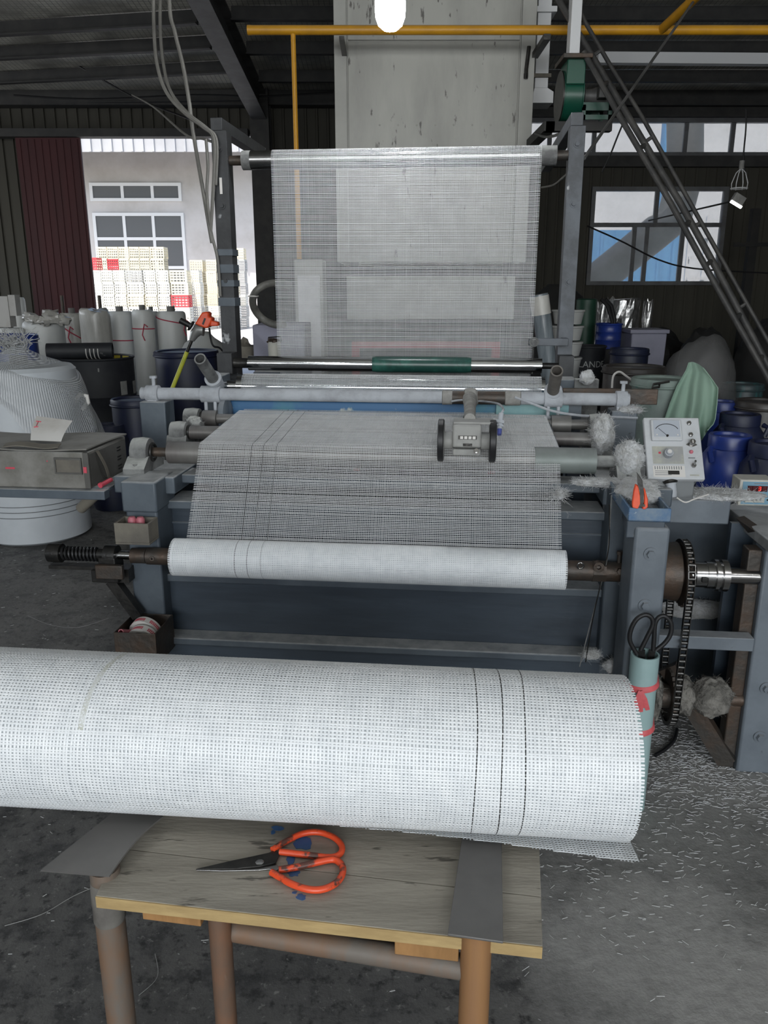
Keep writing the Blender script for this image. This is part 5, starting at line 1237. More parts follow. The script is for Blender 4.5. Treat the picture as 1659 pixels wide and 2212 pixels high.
part('side_plate', MB().box(e0.x, e0.x + .003, EV + .012, evb - .01, e0.z + .006, e1.z - .008), X['case_side'], inst)
for k in range(3):
    for j in range(2):
        z = e1.z - .025 - k * .028 - j * .009; part('vent_slot', MB().box(e0.x + .003, e0.x + .0042, evb - .075, evb - .05, z, z + .003), X['black'], inst, smooth=False)
part('front_frame', MB().box(e0.x - .012, e0.x + .004, EV - .004, EV + .004, e0.z, e1.z), X['case_side'], inst, bevel=.001)
gs_ = [mV(p, q_, EV - .004) for p, q_ in ((119, 990), (175, 990), (175, 1022), (121, 1022))]
wn = part('display_window', MB().box(gs_[0].x, gs_[2].x, EV - .004, EV, gs_[2].z, gs_[0].z), X['wood_box'], inst, bevel=.001)
part('window_frame', MB().box(gs_[0].x - .004, gs_[2].x + .004, EV - .006, EV - .001, gs_[0].z - .004, gs_[0].z + .002).box(gs_[0].x - .004, gs_[2].x + .004, EV - .006, EV - .001, gs_[2].z - .004, gs_[2].z + .001).box(gs_[0].x - .004, gs_[0].x, EV - .006, EV - .001, gs_[2].z, gs_[0].z - .004).box(gs_[2].x, gs_[2].x + .004, EV - .006, EV - .001, gs_[2].z, gs_[0].z - .004), X['case_side'], wn, smooth=False)
part('red_switch', MB().box(mV(182, 1013, EV).x, mV(189, 1013, EV).x, EV - .006, EV, mV(185, 1021, EV).z, mV(185, 1008, EV).z), X['red_ink'], inst)
part('indicator_hole', MB().cyl(mV(186, 993, EV) + V((0, -.002, 0)), mV(186, 993, EV) + V((0, .001, 0)), .004, n=14), X['black'], inst)
part('red_dot', MB().cyl(mV(102, 996, EV) + V((0, -.001, 0)), mV(102, 996, EV) + V((0, .001, 0)), .002, n=10), X['red_ink'], inst)
part('red_scrawl', MB().box(mV(12, 1011, EV).x, mV(32, 1011, EV).x, EV - .0006, EV, mV(20, 1013, EV).z, mV(20, 1009, EV).z), X['red_ink'], inst, smooth=False)
lid = MB(); lz = e1.z + .0005
lid.sheet(lambda a, b: (e0.x - .5 + .5 * a + .01 * b, EV + .0 + b * (evb - EV - .01), lz + .006 + .004 * math.sin(a * 7 + b * 2)), 10, 4, .004)
part('lid', lid, X['case_dirty'], inst)
part('card_strip', MB().sheet(lambda a, b: mZ(5 + 120 * a, 966 - 6 * b, lz + .016) + V((0, b * .02, .004 * math.sin(a * 6))), 8, 1, .002), X['wood_box'], inst)
X['paper'] = mat('dirty_white_card', (.52, .51, .49), .8, col2=(.42, .40, .37), scale=12, lo=.5, hi=.75)
pc = [mZ(66, 951, lz + .02), mZ(132, 954, lz + .012), mV(157, 909, EV + .17), mV(79, 899, EV + .17)]
pc[2].z = max(pc[2].z, lz + .03)
def cardf(a, b): return (pc[0] * (1 - a) + pc[1] * a) * (1 - b) + (pc[3] * (1 - a) + pc[2] * a) * b + V((0, -.01 * math.sin(b * PI), .0))
card = thing('paper_card', 'bent dirty white card with a red mark propped on the instrument case', 'card', 'M', tuple(pc[0]))
part('sheet', MB().sheet(cardf, 4, 6, .001), X['paper'], card)
mkb = MB()
def cardpt(a, b): return cardf(a, b) + V((0, -.0018, .001))
for (a0_, b0_, a1_, b1_) in ((.06, .80, .20, .80), (.06, .56, .18, .59), (.125, .80, .12, .58)):
    mkb.tube([cardpt(a0_ + (a1_ - a0_) * t, b0_ + (b1_ - b0_) * t) for t in (0, .5, 1)], .0018, 6, flat=.5)
part('red_mark', mkb, X['red_ink'], card)
tp_ = mU(225, 1048, e0.x + .012)
lt = thing('red_lighter', 'small red tube tucked under tape at the instrument case side', 'tube', 'M', tuple(tp_))
part('barrel', MB().cyl(mV(216, 1049, EV + .01), mV(240, 1036, EV + .06), .0065, n=16).cyl(mV(216, 1049, EV + .01), mV(219, 1047, EV + .016), .0078, n=16), X['red_ink'], lt)
part('tape_strip', MB().sheet(lambda a, b: V((e0.x + .006 + .006 * math.sin(b * 3), EV + .045 + .016 * a + .06 * b, e1.z - .005 - b * .10)), 2, 8, .001), X['wood_box'], lt)

# ================================================================== LEFT BACKGROUND
def depth_of(p): return (p - CAMP).dot(V((0, _c, -_s)))
def pxr(px_, py_, Y, half): return half / F_PX * depth_of(wY(px_, py_, Y))      # pixel half-width -> metres
X['roll_white'] = mat('wrapped_white_roll', (.66, .67, .655), .45, col2=(.57, .58, .565), scale=3, stretch=(1, 1, .5), bump=.04)
X['roll_plastic'] = mat('cloudy_plastic_wrap', (.52, .51, .475), .3, col2=(.40, .39, .36), scale=6, stretch=(2, 2, .5), bump=.35, bscale=9, spec=.6)
X['core'] = mat('grey_card_core', (.15, .145, .135), .7)
X['string'] = mat('red_string', (.45, .03, .07), .6)
def standing_roll(px_, half, ytop, Y, label, m='roll_white', core=True, string=None, crumple=0):
    p = wY(px_, ytop, Y); r = pxr(px_, ytop, Y, half); h = p.z - (.0 if not core else 0)
    t = thing('standing_roll', label, 'roll', 'W', (p.x, Y, 0), 'mesh rolls standing by the gateway')
    mb = MB().lathe([(r * .96, 0), (r, .02), (r, h - .05), (r * .97, h - .02), (r * .85, h - .002), (r * .25, h)], (p.x, Y, 0), (0, 0, 1), 36)
    if crumple:
        vs = []
        for (x_, y_, z_) in mb.v:
            k = 1 + crumple * noise.noise(V((x_ * 9, y_ * 9, z_ * 3))) * (z_ / h); vs.append((p.x + (x_ - p.x) * k, Y + (y_ - Y) * k, z_ + (crumple * .6 * noise.noise(V((x_ * 11, y_ * 11, 5))) if z_ > h * .8 else 0)))
        mb.v = vs
    b = part('wound_mesh', mb, X[m], t)
    if core: part('core_tube', MB().pipe((p.x, Y, h - .01), (p.x, Y, h + .05), r * .28, r * .22, 20), X['core'], t)
    if string is not None:
        z0 = wY(px_, string[0], Y).z; z1 = wY(px_, string[1], Y).z; pts = []
        for i in range(25):
            a = PI + PI * i / 24; pts.append((p.x + (r + .003) * math.cos(a), Y + (r + .003) * math.sin(a), z0 + (z1 - z0) * i / 24))
        part('red_string', MB().tube(pts, .006, 5), X['string'], t)
        c = V(pts[string[2]]); part('string_knot', MB().tube([c, c + V((.02, -.02, .05)), c + V((.05, -.01, .02))], .006, 5).tube([c, c + V((-.01, -.02, -.06)), c + V((.01, -.01, -.12))], .006, 5), X['string'], t)
    return t
standing_roll(258, 28, 672, 8.9, 'white mesh roll with red string low down, left of the slim roll', string=(733, 735, 6))
standing_roll(307, 23, 669, 8.7, 'slim white mesh roll tied with red string bow at mid height', string=(709, 710, 14))
standing_roll(326, 16, 672, 9.5, 'white mesh roll mostly hidden behind the slim tied roll')
standing_roll(369, 31, 672, 8.8, 'white mesh roll with slanting red string, right of the slim roll', string=(682, 702, 22))
standing_roll(204, 33, 668, 8.5, 'mesh roll under a crumpled clear plastic cover', 'roll_plastic', False, crumple=.10)
standing_roll(155, 24, 676, 8.6, 'mesh roll with red string hanging, between two plastic wrapped rolls', 'roll_plastic', True, (690, 740, 12))
standing_roll(92, 43, 694, 7.6, 'fat white mesh roll with loose plastic gathered on its top', 'roll_white', True, crumple=.05)
standing_roll(20, 30, 708, 7.4, 'white mesh roll at the left edge beside the fat roll', 'roll_white', True)
standing_roll(34, 18, 642, 8.8, 'tall thin white roll behind the left edge roll', 'roll_white', False)
pb_ = MB(); c = wY(95, 688, 7.45)
for i in range(7): pb_.blob(c + V((-.12 + .05 * i, random.uniform(-.04, .04), random.uniform(-.02, .04))), (.07, .06, .035 + .02 * random.random()), 12, 8, .5, 5, i)
single('plastic_scrap', pb_, X['roll_plastic'], 'crumpled clear plastic lying on top of the fat white roll', 'plastic', base=tuple(c), kind='stuff')
pc_ = wY(12, 640, 7.2)
single('paper_bundle', MB().box(pc_.x - .08, pc_.x + .04, 7.14, 7.26, wY(12, 706, 7.2).z, wY(12, 640, 7.2).z).box(pc_.x + .042, pc_.x + .10, 7.15, 7.25, wY(12, 682, 7.2).z, wY(12, 637, 7.2).z), X['paper'], 'white and teal paper bundle standing on the left edge roll', 'paper', base=(pc_.x, 7.2, wY(12, 706, 7.2).z), smooth=False)
for (px_, y0_, y1_, Y, lab) in ((133, 638, 700, 9.2, 'thin grey rod standing in front of the red door'), (214, 638, 700, 9.0, 'dark thin rod standing between the plastic rolls and the crates')):
    p = wY(px_, y0_, Y); single('rod', MB().cyl((p.x, Y, 0), (p.x, Y, p.z), .018, n=10), X['rust_steel'], lab, 'rod', base=(p.x, Y, 0))
# ---- netted roll nearest on the left
g0_ = wZ(38, 1183, 0); NR = .275; nc = V((g0_.x, g0_.y + NR, 0)); nh = wY(0, 800, nc.y - NR).z
net = thing('netted_roll', 'big white mesh roll standing on the floor under a draped net, left edge', 'roll', 'W', tuple(nc))
X['roll_clean'] = mat('clean_white_roll', (.56, .59, .62), .45, col2=(.50, .53, .56), scale=4)
part('wound_mesh', MB().lathe([(NR - .02, 0), (NR, .015), (NR, nh - .02), (NR - .02, nh), (.05, nh + .005)], nc, (0, 0, 1), 64), X['roll_clean'], net)
part('core_tube', MB().pipe(nc + V((0, 0, nh)), nc + V((0, 0, nh + .05)), .045, .038, 20), X['core'], net)
for q_ in (1097, 1109, 1121):
    z = wY(70, q_, nc.y - NR).z; part('black_line', MB().ring(nc + V((0, 0, z)), (0, 0, 1), NR + .0005, .0022, 64, 6), X['ctrl_grey'], net)
def net_material():
    m = bpy.data.materials.new('draped_fibre_net'); m.use_nodes = True; n = m.node_tree.nodes; l = m.node_tree.links; b = n['Principled BSDF']
    b.inputs['Base Color'].default_value = (.58, .60, .62, 1); b.inputs['Roughness'].default_value = .5
    at = n.new('ShaderNodeUVMap'); w = []
    sp_ = n.new('ShaderNodeSeparateXYZ'); l.new(at.outputs[0], sp_.inputs[0])
    for i, k in ((0, 90), (1, 90)):
        a = n.new('ShaderNodeMath'); a.operation = 'MULTIPLY'; a.inputs[1].default_value = k; l.new(sp_.outputs[i], a.inputs[0])
        f = n.new('ShaderNodeMath'); f.operation = 'FRACT'; l.new(a.outputs[0], f.inputs[0])
        c = n.new('ShaderNodeMath'); c.operation = 'LESS_THAN'; c.inputs[1].default_value = .42; l.new(f.outputs[0], c.inputs[0]); w.append(c.outputs[0])
    mx_ = n.new('ShaderNodeMath'); mx_.operation = 'MAXIMUM'; l.new(w[0], mx_.inputs[0]); l.new(w[1], mx_.inputs[1]); l.new(mx_.outputs[0], b.inputs['Alpha'])
    return m
X['net'] = net_material()
def sheet_uv(name, fn, nu, nv, m, parent):
    fr__, base = BASE[parent.name]; vs = []; fs = []; uv = []
    for i in range(nu + 1):
        for j in range(nv + 1): p = fn(i / nu, j / nv); vs.append((p[0] - base[0], p[1] - base[1], p[2] - base[2]))
    for i in range(nu):
        for j in range(nv):
            fs.append((i * (nv + 1) + j, (i + 1) * (nv + 1) + j, (i + 1) * (nv + 1) + j + 1, i * (nv + 1) + j + 1)); uv += [(i / nu, j / nv), ((i + 1) / nu, j / nv), ((i + 1) / nu, (j + 1) / nv), (i / nu, (j + 1) / nv)]
    me = bpy.data.meshes.new(name); me.from_pydata(vs, [], fs); ul = me.uv_layers.new(name='UVMap'); ul.data.foreach_set('uv', [c for q in uv for c in q]); me.materials.append(m)
    me.polygons.foreach_set('use_smooth', [True] * len(fs)); o = np_obj(name, me, parent); return o
def netf(a, b):
    th = math.radians(-120 + 190 * a)                       # from the front-left round the right side to the back
    right = max(0, math.cos(th - math.radians(-10))) ** 1.5
    z = nh + .10 * (1 - b) ** 6 - b * (.10 + .50 * right) + .0
    r = (NR + .008) * min(1, .08 + b * 5.0) + right * .17 * max(0, b - .12) ** .8 + .014 * math.sin(th * 9 + b * 4) * b + .01 * noise.noise(V((th * 3, b * 5, 1)))
    return (nc.x + r * math.cos(th), nc.y + r * math.sin(th), max(z, .02))
sheet_uv('draped_net', netf, 60, 36, X['net'], net)
tuft = MB()
for i in range(160):
    a = random.uniform(0, 2 * PI); r = random.random() * .05; p = nc + V((r * math.cos(a) * 1.6 - .02, r * math.sin(a), nh + .06)); tuft.tube([p, p + V((random.gauss(0, .03), random.gauss(0, .03), .05)), p + V((random.gauss(-.02, .06), random.gauss(0, .05), random.uniform(.03, .13)))], .0016, 4)
part('fibre_tuft', tuft, X['fluff'], net, kind='stuff')
hd = mZ(185, 885, .6)
lp_ = wY(182, 870, nc.y - .02)
part('carry_strap', MB().tube([wY(158, 872, nc.y), wY(172, 852, nc.y), wY(188, 856, nc.y), wY(190, 868, nc.y), wY(178, 885, nc.y)], .012, 8, flat=.5), X['tape_white'], net)
# ---- drums and pails
X['drum_black'] = mat('black_stained_drum', (.010, .011, .016), .6, col2=(.02, .022, .025), scale=5, speck=((.28, .28, .27), 7, .70), bump=.1)
X['drum_navy'] = mat('navy_plastic_drum', (.008, .012, .045), .5, col2=(.014, .018, .035), scale=6, speck=((.2, .21, .23), 9, .70))
X['drum_blue'] = mat('blue_plastic_drum', (.012, .035, .22), .35, col2=(.016, .03, .14), scale=5, speck=((.25, .3, .4), 10, .71))
X['yellow_smear'] = mat('yellow_paint_smear', (.42, .34, .03), .5)
def drum(name, label, px_, ytop, Y, half, m, style='lid', fr='W', zbase=0., parts=True):
    p = wY(px_, ytop, Y); r = pxr(px_, ytop, Y, half); h = p.z
    t = thing(name, label, 'drum' if name != 'pail' else 'pail', 'W', (p.x, Y, zbase))
    if style == 'open':
        pr = [(r * .97, zbase), (r, zbase + .02), (r, zbase + (h - zbase) * .33), (r * 1.02, zbase + (h - zbase) * .345), (r, zbase + (h - zbase) * .36), (r, zbase + (h - zbase) * .66), (r * 1.02, zbase + (h - zbase) * .675), (r, zbase + (h - zbase) * .69), (r, h - .01), (r * 1.025, h - .004), (r * 1.025, h), (r * .985, h), (r * .97, h - .03), (r * .97, zbase + .1), (.001, zbase + .1)]
        part('shell', MB().lathe(pr, (p.x, Y, 0), (0, 0, 1), 48), X[m], t)
        part('rim', MB().ring((p.x, Y, h), (0, 0, 1), r, .008, 48, 8), X[m], t)
    elif style == 'barrel':
        pr = [(r * .9, zbase), (r * .97, zbase + .03), (r, zbase + .1), (r, h - .16), (r * .93, h - .09), (r * .72, h - .055), (r * .70, h - .05)]
        part('shell', MB().lathe(pr, (p.x, Y, 0), (0, 0, 1), 48), X[m], t)
        part('screw_cap', MB().lathe([(r * .70, h - .055), (r * .76, h - .052), (r * .76, h - .006), (r * .73, h), (r * .6, h - .002), (r * .58, h - .012), (.001, h - .012)], (p.x, Y, 0), (0, 0, 1), 40), X[m], t)
        for s in (-1, 1): part('grip', MB().tube([(p.x + s * r * .8, Y - r * .5, h - .10), (p.x + s * r * .92, Y - r * .52, h - .06), (p.x + s * r * .80, Y - r * .3, h - .05)], .012, 8), X[m], t)
    else:
        pr = [(r * .95, zbase), (r, zbase + .02), (r, h - .04), (r * .99, h - .035)]
        part('shell', MB().lathe(pr, (p.x, Y, 0), (0, 0, 1), 44), X[m], t)
        part('lid', MB().lathe([(r * .99, h - .04), (r * 1.04, h - .036), (r * 1.04, h - .008), (r * 1.0, h), (r * .92, h - .004), (r * .9, h - .014), (.001, h - .010)], (p.x, Y, 0), (0, 0, 1), 44), X[m], t)
        part('clamp_ring', MB().ring((p.x, Y, h - .036), (0, 0, 1), r * 1.04, .007, 44, 8), X[m], t)
    return t, p, r, h
bd_, bp_, br_, bh_ = drum('open_drum', 'large open black drum with yellow smears inside its rim', 205, 772, 5.9, 80, 'drum_black', 'open')
for k, (a, w_) in enumerate(((.9, .05), (1.25, .035), (.5, .03))):
    part('yellow_smear', MB().sheet(lambda u, v: (bp_.x + br_ * .962 * math.cos(a + (u - .5) * w_ * 6), 5.9 + br_ * .962 * math.sin(a + (u - .5) * w_ * 6), bh_ - .005 - v * .06), 4, 1, .002), X['yellow_smear'], bd_)
for (px_, py_, w_, h_) in ((255, 843, 9, 15), (277, 845, 9, 14), (211, 800, 1.5, 4)):
    c = wY(px_, py_, 5.9 - br_ * .98); a = math.asin(max(-1, min(1, (c.x - bp_.x) / br_))); hw = pxr(px_, py_, 5.6, w_); hh = pxr(px_, py_, 5.6, h_)
    part('pale_sticker', MB().sheet(lambda u, v: (bp_.x + (br_ + .002) * math.sin(a + (u - .5) * 2 * hw / br_), 5.9 - (br_ + .002) * math.cos(a + (u - .5) * 2 * hw / br_), c.z - hh + 2 * hh * v), 4, 1, .001), X['cnt_body'], bd_)
c0_ = wY(108, 757, 5.75); c1_ = wY(240, 752, 5.75)
zz = bh_ + .058; tb = thing('cut_tube', 'black cut tube with white drips lying across the open drum', 'tube', 'W', (bp_.x - .1, 5.75, bh_ + .003))
part('tube', MB().pipe((c0_.x, 5.70, zz), (c1_.x, 5.78, zz), .056, .050, 28), X['drum_black'], tb)
for k, f_ in enumerate((.62, .68, .74, .80)):
    c = V((c0_.x, 5.70, zz)) + (V((c1_.x, 5.78, zz)) - V((c0_.x, 5.70, zz))) * f_; part('white_drip', MB().ring(c, (1, .08, 0), .0562, .004, 20, 6, PI * .9, PI * 1.9), X['tape_white'], tb)
drum('plastic_drum', 'blue closed drum behind the netted roll at the left edge', 22, 722, 6.1, 54, 'drum_blue', 'lid')
drum('pail', 'dark navy lidded pail standing left of the grey bar post', 292, 860, 4.9, 50, 'drum_navy', 'lid')
drum('pail', 'low navy pail in front of the open black drum', 232, 917, 4.75, 46, 'drum_navy', 'barrel')
drum('plastic_drum', 'dark navy drum behind the left angled tube', 402, 757, 6.3, 66, 'drum_navy', 'lid')
# ---- hand mixer leaning
X['mix_orange'] = mat('bright_orange_housing', (.78, .09, .02), .4, col2=(.7, .07, .018), scale=10)
X['mix_yellow'] = mat('yellow_green_shaft_paint', (.50, .50, .04), .45, col2=(.38, .42, .04), scale=12)
X['alu'] = mat('cast_aluminium', (.32, .32, .31), .4, .6)
MYY = 4.7
q_ = lambda x, y, d=0: wY(x, y, MYY + d)
mixr = thing('hand_mixer', 'orange electric hand mixer with yellow shaft leaning by the left post', 'mixer', 'W', tuple(q_(372, 860)))
part('motor_housing', MB().prism([q_(420, 700), q_(436, 675), q_(446, 673), q_(452, 678), q_(449, 684), q_(458, 687), q_(456, 697), q_(450, 708), q_(442, 709)], (0, .09, 0)), X['mix_orange'], mixr, bevel=.008)
part('vent', MB().prism([q_(436, 700, -.002), q_(441, 687, -.002), q_(445, 688, -.002), q_(440, 702, -.002)], (0, .004, 0)), X['black'], mixr)
part('rear_grip', MB().prism([q_(455, 692), q_(470, 696), q_(472, 704), q_(453, 705)], (0, .06, 0)), X['mix_orange'], mixr, bevel=.006)
part('side_grip', MB().tube([q_(389, 692, .04), q_(412, 704, .04)], [.017, .0155], 16), X['black'], mixr)
part('grip_flange', MB().cyl(q_(411, 703, .04), q_(414, 705, .04), .03, n=20), X['black'], mixr)
part('gear_case', MB().tube([q_(440, 713, .04), q_(428, 712, .04), q_(420, 722, .04), q_(414, 735, .04)], [.035, .035, .027, .016], 16), X['alu'], mixr)
part('shaft', MB().tube([q_(415, 733, .04), q_(403, 762, .04)], .010, 12), X['dark_steel'], mixr)
part('painted_shaft', MB().tube([q_(404, 760, .04), q_(372, 840, .04), q_(358, 875, .04), q_(358, 875, .04) + (q_(358, 875, .04) - q_(372, 840, .04)) * (q_(358, 875, .04).z / (q_(372, 840, .04).z - q_(358, 875, .04).z)) * .985], .0125, 12), X['mix_yellow'], mixr)
wire('mixer_cord', [q_(452, 708, .05), q_(456, 735, .05), q_(462, 748, .05), q_(475, 752, .1), q_(490, 770, .2)], .006, X['black'], 'black mixer cord dropping behind the left post', fr='W')
# ---- things behind the stand at left centre
X['lavender'] = mat('lavender_grey_board', (.26, .26, .33), .7, col2=(.22, .22, .28), scale=4)
LB = 4.5
a_, b_ = wY(545, 702, LB), wY(620, 760, LB)
single('lavender_box', MB().box(a_.x, b_.x + .1, LB, LB + .4, 0, a_.z), X['lavender'], 'lavender grey box standing behind the left end of the rollers', 'box', base=((a_.x + b_.x) / 2, LB + .2, 0), bevel=.006)
pc_ = wY(592, 738, LB - .2); pr_ = pxr(592, 738, LB - .2, 14)
can = thing('paint_can', 'crusted white paint can with wire handle by the lavender box', 'can', 'W', (pc_.x, LB - .2, wY(592, 800, LB - .2).z))
cz0 = wY(592, 800, LB - .2).z
part('body', MB().lathe([(pr_ * .8, cz0), (pr_ * .9, cz0 + .03), (pr_, pc_.z), (pr_ * .9, pc_.z), (pr_ * .8, pc_.z - .02), (.001, pc_.z - .02)], (pc_.x, LB - .2, 0), (0, 0, 1), 24), X['cream'], can)
part('crust', MB().blob((pc_.x, LB - .2, pc_.z), (pr_ * 1.05, pr_ * 1.05, .018), 16, 8, .4, 5, 4), X['rust_steel'], can)
part('handle', MB().tube([wY(580, 738, LB - .2), wY(580, 729, LB - .2), wY(606, 727, LB - .2), wY(608, 738, LB - .2)], .004, 6), X['black'], can)
single('block_plinth', MB().box(pc_.x - .1, pc_.x + .1, LB - .3, LB - .1, 0, cz0), X['steel_blue'], 'low steel block under the paint can behind the rollers', 'block', base=(pc_.x, LB - .2, 0))
rg_ = MB(); rc_ = wY(600, 657, 4.3); RRg = pxr(600, 657, 4.3, 51)
pts = [(rc_.x + RRg * 1.05 * math.cos(a), 4.3 + .05 * math.sin(a * 2), rc_.z + RRg * .86 * math.sin(a)) for a in [math.radians(60 + 225 * i / 30) for i in range(31)]]
rg_.tube(pts, pxr(600, 657, 4.3, 8), 12)
X['hose'] = mat('ribbed_grey_hose', (.10, .10, .09), .5, col2=(.16, .155, .14), scale=20)
single('hose_loop', rg_, X['hose'], 'thick grey hose bent in a loop beside the mesh curtain', 'hose', base=(rc_.x, 4.3, rc_.z - RRg * .86))
part('hose_band', MB().ring(pts[13], (0, 0, 1), .024, .004, 16, 6), X['tape_white'], bpy.data.objects['hose_loop'])
gb_ = MB(); c = wY(527, 762, 4.6); gb_.blob(c, (.07, .06, .07), 14, 9, .5, 4, 2)
single('rag_bundle', gb_, X['wood_box'], 'crumpled brownish rag bundle behind the left post foot', 'rag', base=(c.x, c.y, c.z - .07))
c = wY(440, 752, 7.2); single('grey_sack', MB().blob((c.x, 7.2, .46), (.26, .2, .47), 20, 14, .12, 3, 3), X['crate_grey'], 'pale grey sack standing behind the hand mixer', 'sack', base=(c.x, 7.2, 0))
# ---- cables falling on the left post
CVv = GS - .05
def cab(pts, r, lab, nm='hanging_cable'):
    return wire(nm, [mV(x, y, v) for x, y, v in pts], r, X['cable_grey'], lab, 'cable', 'M', 'cables hanging on the left post')
X['cable_grey'] = mat('dusty_grey_cable', (.17, .165, .15), .7, col2=(.12, .115, .105), scale=8)
cab([(332, -260, 1.5), (332, -60, 1.4), (333, 60, 1.35), (340, 140, 1.3), (360, 200, 1.25), (400, 245, 1.2), (440, 275, 1.16), (462, 300, 1.15), (462, 380, 1.15), (455, 500, 1.15)], .0075, 'grey cable curving furthest left down to the post top')
cab([(350, -260, 1.5), (348, -50, 1.4), (346, 50, 1.35), (352, 130, 1.3), (368, 196, 1.25), (405, 244, 1.2), (445, 276, 1.16), (468, 305, 1.15), (466, 400, 1.15)], .0065, 'grey cable lying just inside the leftmost cable')
cab([(366, -260, 1.5), (366, 0, 1.35), (378, 70, 1.3), (395, 140, 1.25), (408, 215, 1.2), (415, 270, 1.2), (426, 340, 1.18), (440, 420, 1.16), (450, 480, 1.15), (458, 525, 1.15)], .0075, 'grey cable hanging straightest, right of the others')
cab([(445, 300, 1.15), (449, 360, 1.15), (447, 420, 1.14), (456, 500, 1.15), (470, 560, 1.155), (476, 640, 1.155)], .006, 'grey cable running down along the post face')
X['tape_grey'] = X['tape_wrap']
for k_, pp_ in enumerate((((30, 206), (200, 214), (420, 205), (560, 208), (720, 200)), ((-40, 30), (60, 80), (200, 160), (300, 215), (420, 262), (560, 330)))):
    wire('ceiling_wire', [wY(x, y, 11.2 - .3 * k_) for x, y in pp_], .012, X['black'], ['dark wire strung level under the eave above the gateway', 'dark wire slanting across the roof lining to the gateway'][k_], 'cable', 'W', 'wires near the gateway')
cab([(490, 318, 1.25), (440, 300, 1.6), (400, 290, 2.2), (330, 230, 4.0), (285, 205, 6.0)], .006, 'thin dark cable running back from the post to the wall')

# ================================================================== DRYING TOWER, PIPES, BLOWER, LADDER, LAMP
TY = 5.6
X['tower'] = mat('dirty_cream_enamel', (.41, .41, .375), .45, col2=(.30, .30, .275), scale=1.1, lo=.42, hi=.66, bump=.05, bscale=2, speck=((.10, .095, .085), 9.0, .635), stretch=(2.6, 2.6, .7))
X['tower_trim'] = mat('cream_enamel_trim', (.40, .40, .37), .5, col2=(.34, .34, .315), scale=3)
tx0, tx1 = wY(723, 200, TY).x, wY(1152, 200, TY).x; tsl, tsr = wY(751, 200, TY).x, wY(1120, 200, TY).x
tzb = wY(900, 566, TY).z; ttop = roof_z(TY + 1.4) - .03
tow = thing('drying_tower', 'tall cream enamelled drying tower with dirt streaks behind the mesh curtain', 'tower', 'W', ((tx0 + tx1) / 2, TY + .7, 0))
part('body', MB().box(tx0 + .01, tx1 - .01, TY + .012, TY + 1.4, tzb, ttop), X['tower_trim'], tow, smooth=False)
zs_ = wY(900, 88, TY).z
part('front_panel', MB().box(tsl + .004, tsr - .004, TY, TY + .012, tzb, zs_ - .004), X['tower'], tow, bevel=.003)
part('front_panel', MB().box(tsl + .004, tsr - .004, TY, TY + .012, zs_ + .004, ttop), X['tower'], tow, bevel=.003)
part('corner_strip', MB().box(tx0, tsl - .004, TY - .006, TY + .02, tzb, ttop), X['tower_trim'], tow, bevel=.003)
part('corner_strip', MB().box(tsr + .004, tx1, TY - .006, TY + .02, tzb, ttop), X['tower_trim'], tow, bevel=.003)
for i in range(9):
    c = wY(820 + i * 40, 270, TY); part('rivet', MB().lathe([(.007, .0), (.006, .002), (0, .004)], (c.x, TY, c.z), (0, -1, 0), 10), X['tower_trim'], tow)
zl1 = tzb - .09; zl0 = wY(900, 690, TY).z
part('lower_chamber', MB().box(tx0 + .06, tx1 - .06, TY + .02, TY + 1.3, zl0, zl1), X['tower'], tow, bevel=.004)
for x_ in (tx0 + .08, tx1 - .14):
    for y_ in (TY + .05, TY + 1.2): part('leg', MB().box(x_, x_ + .06, y_, y_ + .06, 0, tzb), X['beam_dark'], tow)
part('handle', MB().tube([wY(1143, 100, TY - .03), wY(1137, 150, TY - .03), wY(1136, 170, TY - .03)], .012, 8).box(wY(1136, 140, TY).x - .012, wY(1136, 140, TY).x + .012, TY - .03, TY, wY(1136, 170, TY).z, wY(1136, 160, TY).z), X['dark_steel'], tow)
# white duct right of the tower
dx_0, dx_1 = wY(1159, 100, 6.0).x, wY(1188, 100, 6.0).x
dct = thing('white_duct', 'narrow white square duct running up beside the drying tower', 'duct', 'W', (dx_0, 6.1, wY(1170, 220, 6.0).z))
part('riser', MB().box(dx_0, dx_1, 6.0, 6.2, wY(1170, 190, 6.0).z, roof_z(6.0) - .05), X['white_paint'], dct, bevel=.004)
part('flange', MB().box(dx_0 - .02, dx_1 + .03, 5.97, 6.22, wY(1170, 28, 6.0).z, wY(1170, 16, 6.0).z), X['white_paint'], dct)
part('flange', MB().box(dx_0 - .015, dx_1 + .015, 5.98, 6.22, wY(1170, 168, 6.0).z, wY(1170, 160, 6.0).z), X['wood_box'], dct)
part('elbow', MB().prism([(dx_0 - .02, 6.0, wY(1170, 222, 6.0).z), (dx_1 + .04, 6.0, wY(1170, 222, 6.0).z), (dx_1 + .04, 6.0, wY(1170, 198, 6.0).z), (dx_1, 6.0, wY(1170, 190, 6.0).z), (dx_0, 6.0, wY(1170, 190, 6.0).z)], (0, .2, 0)), X['white_paint'], dct)
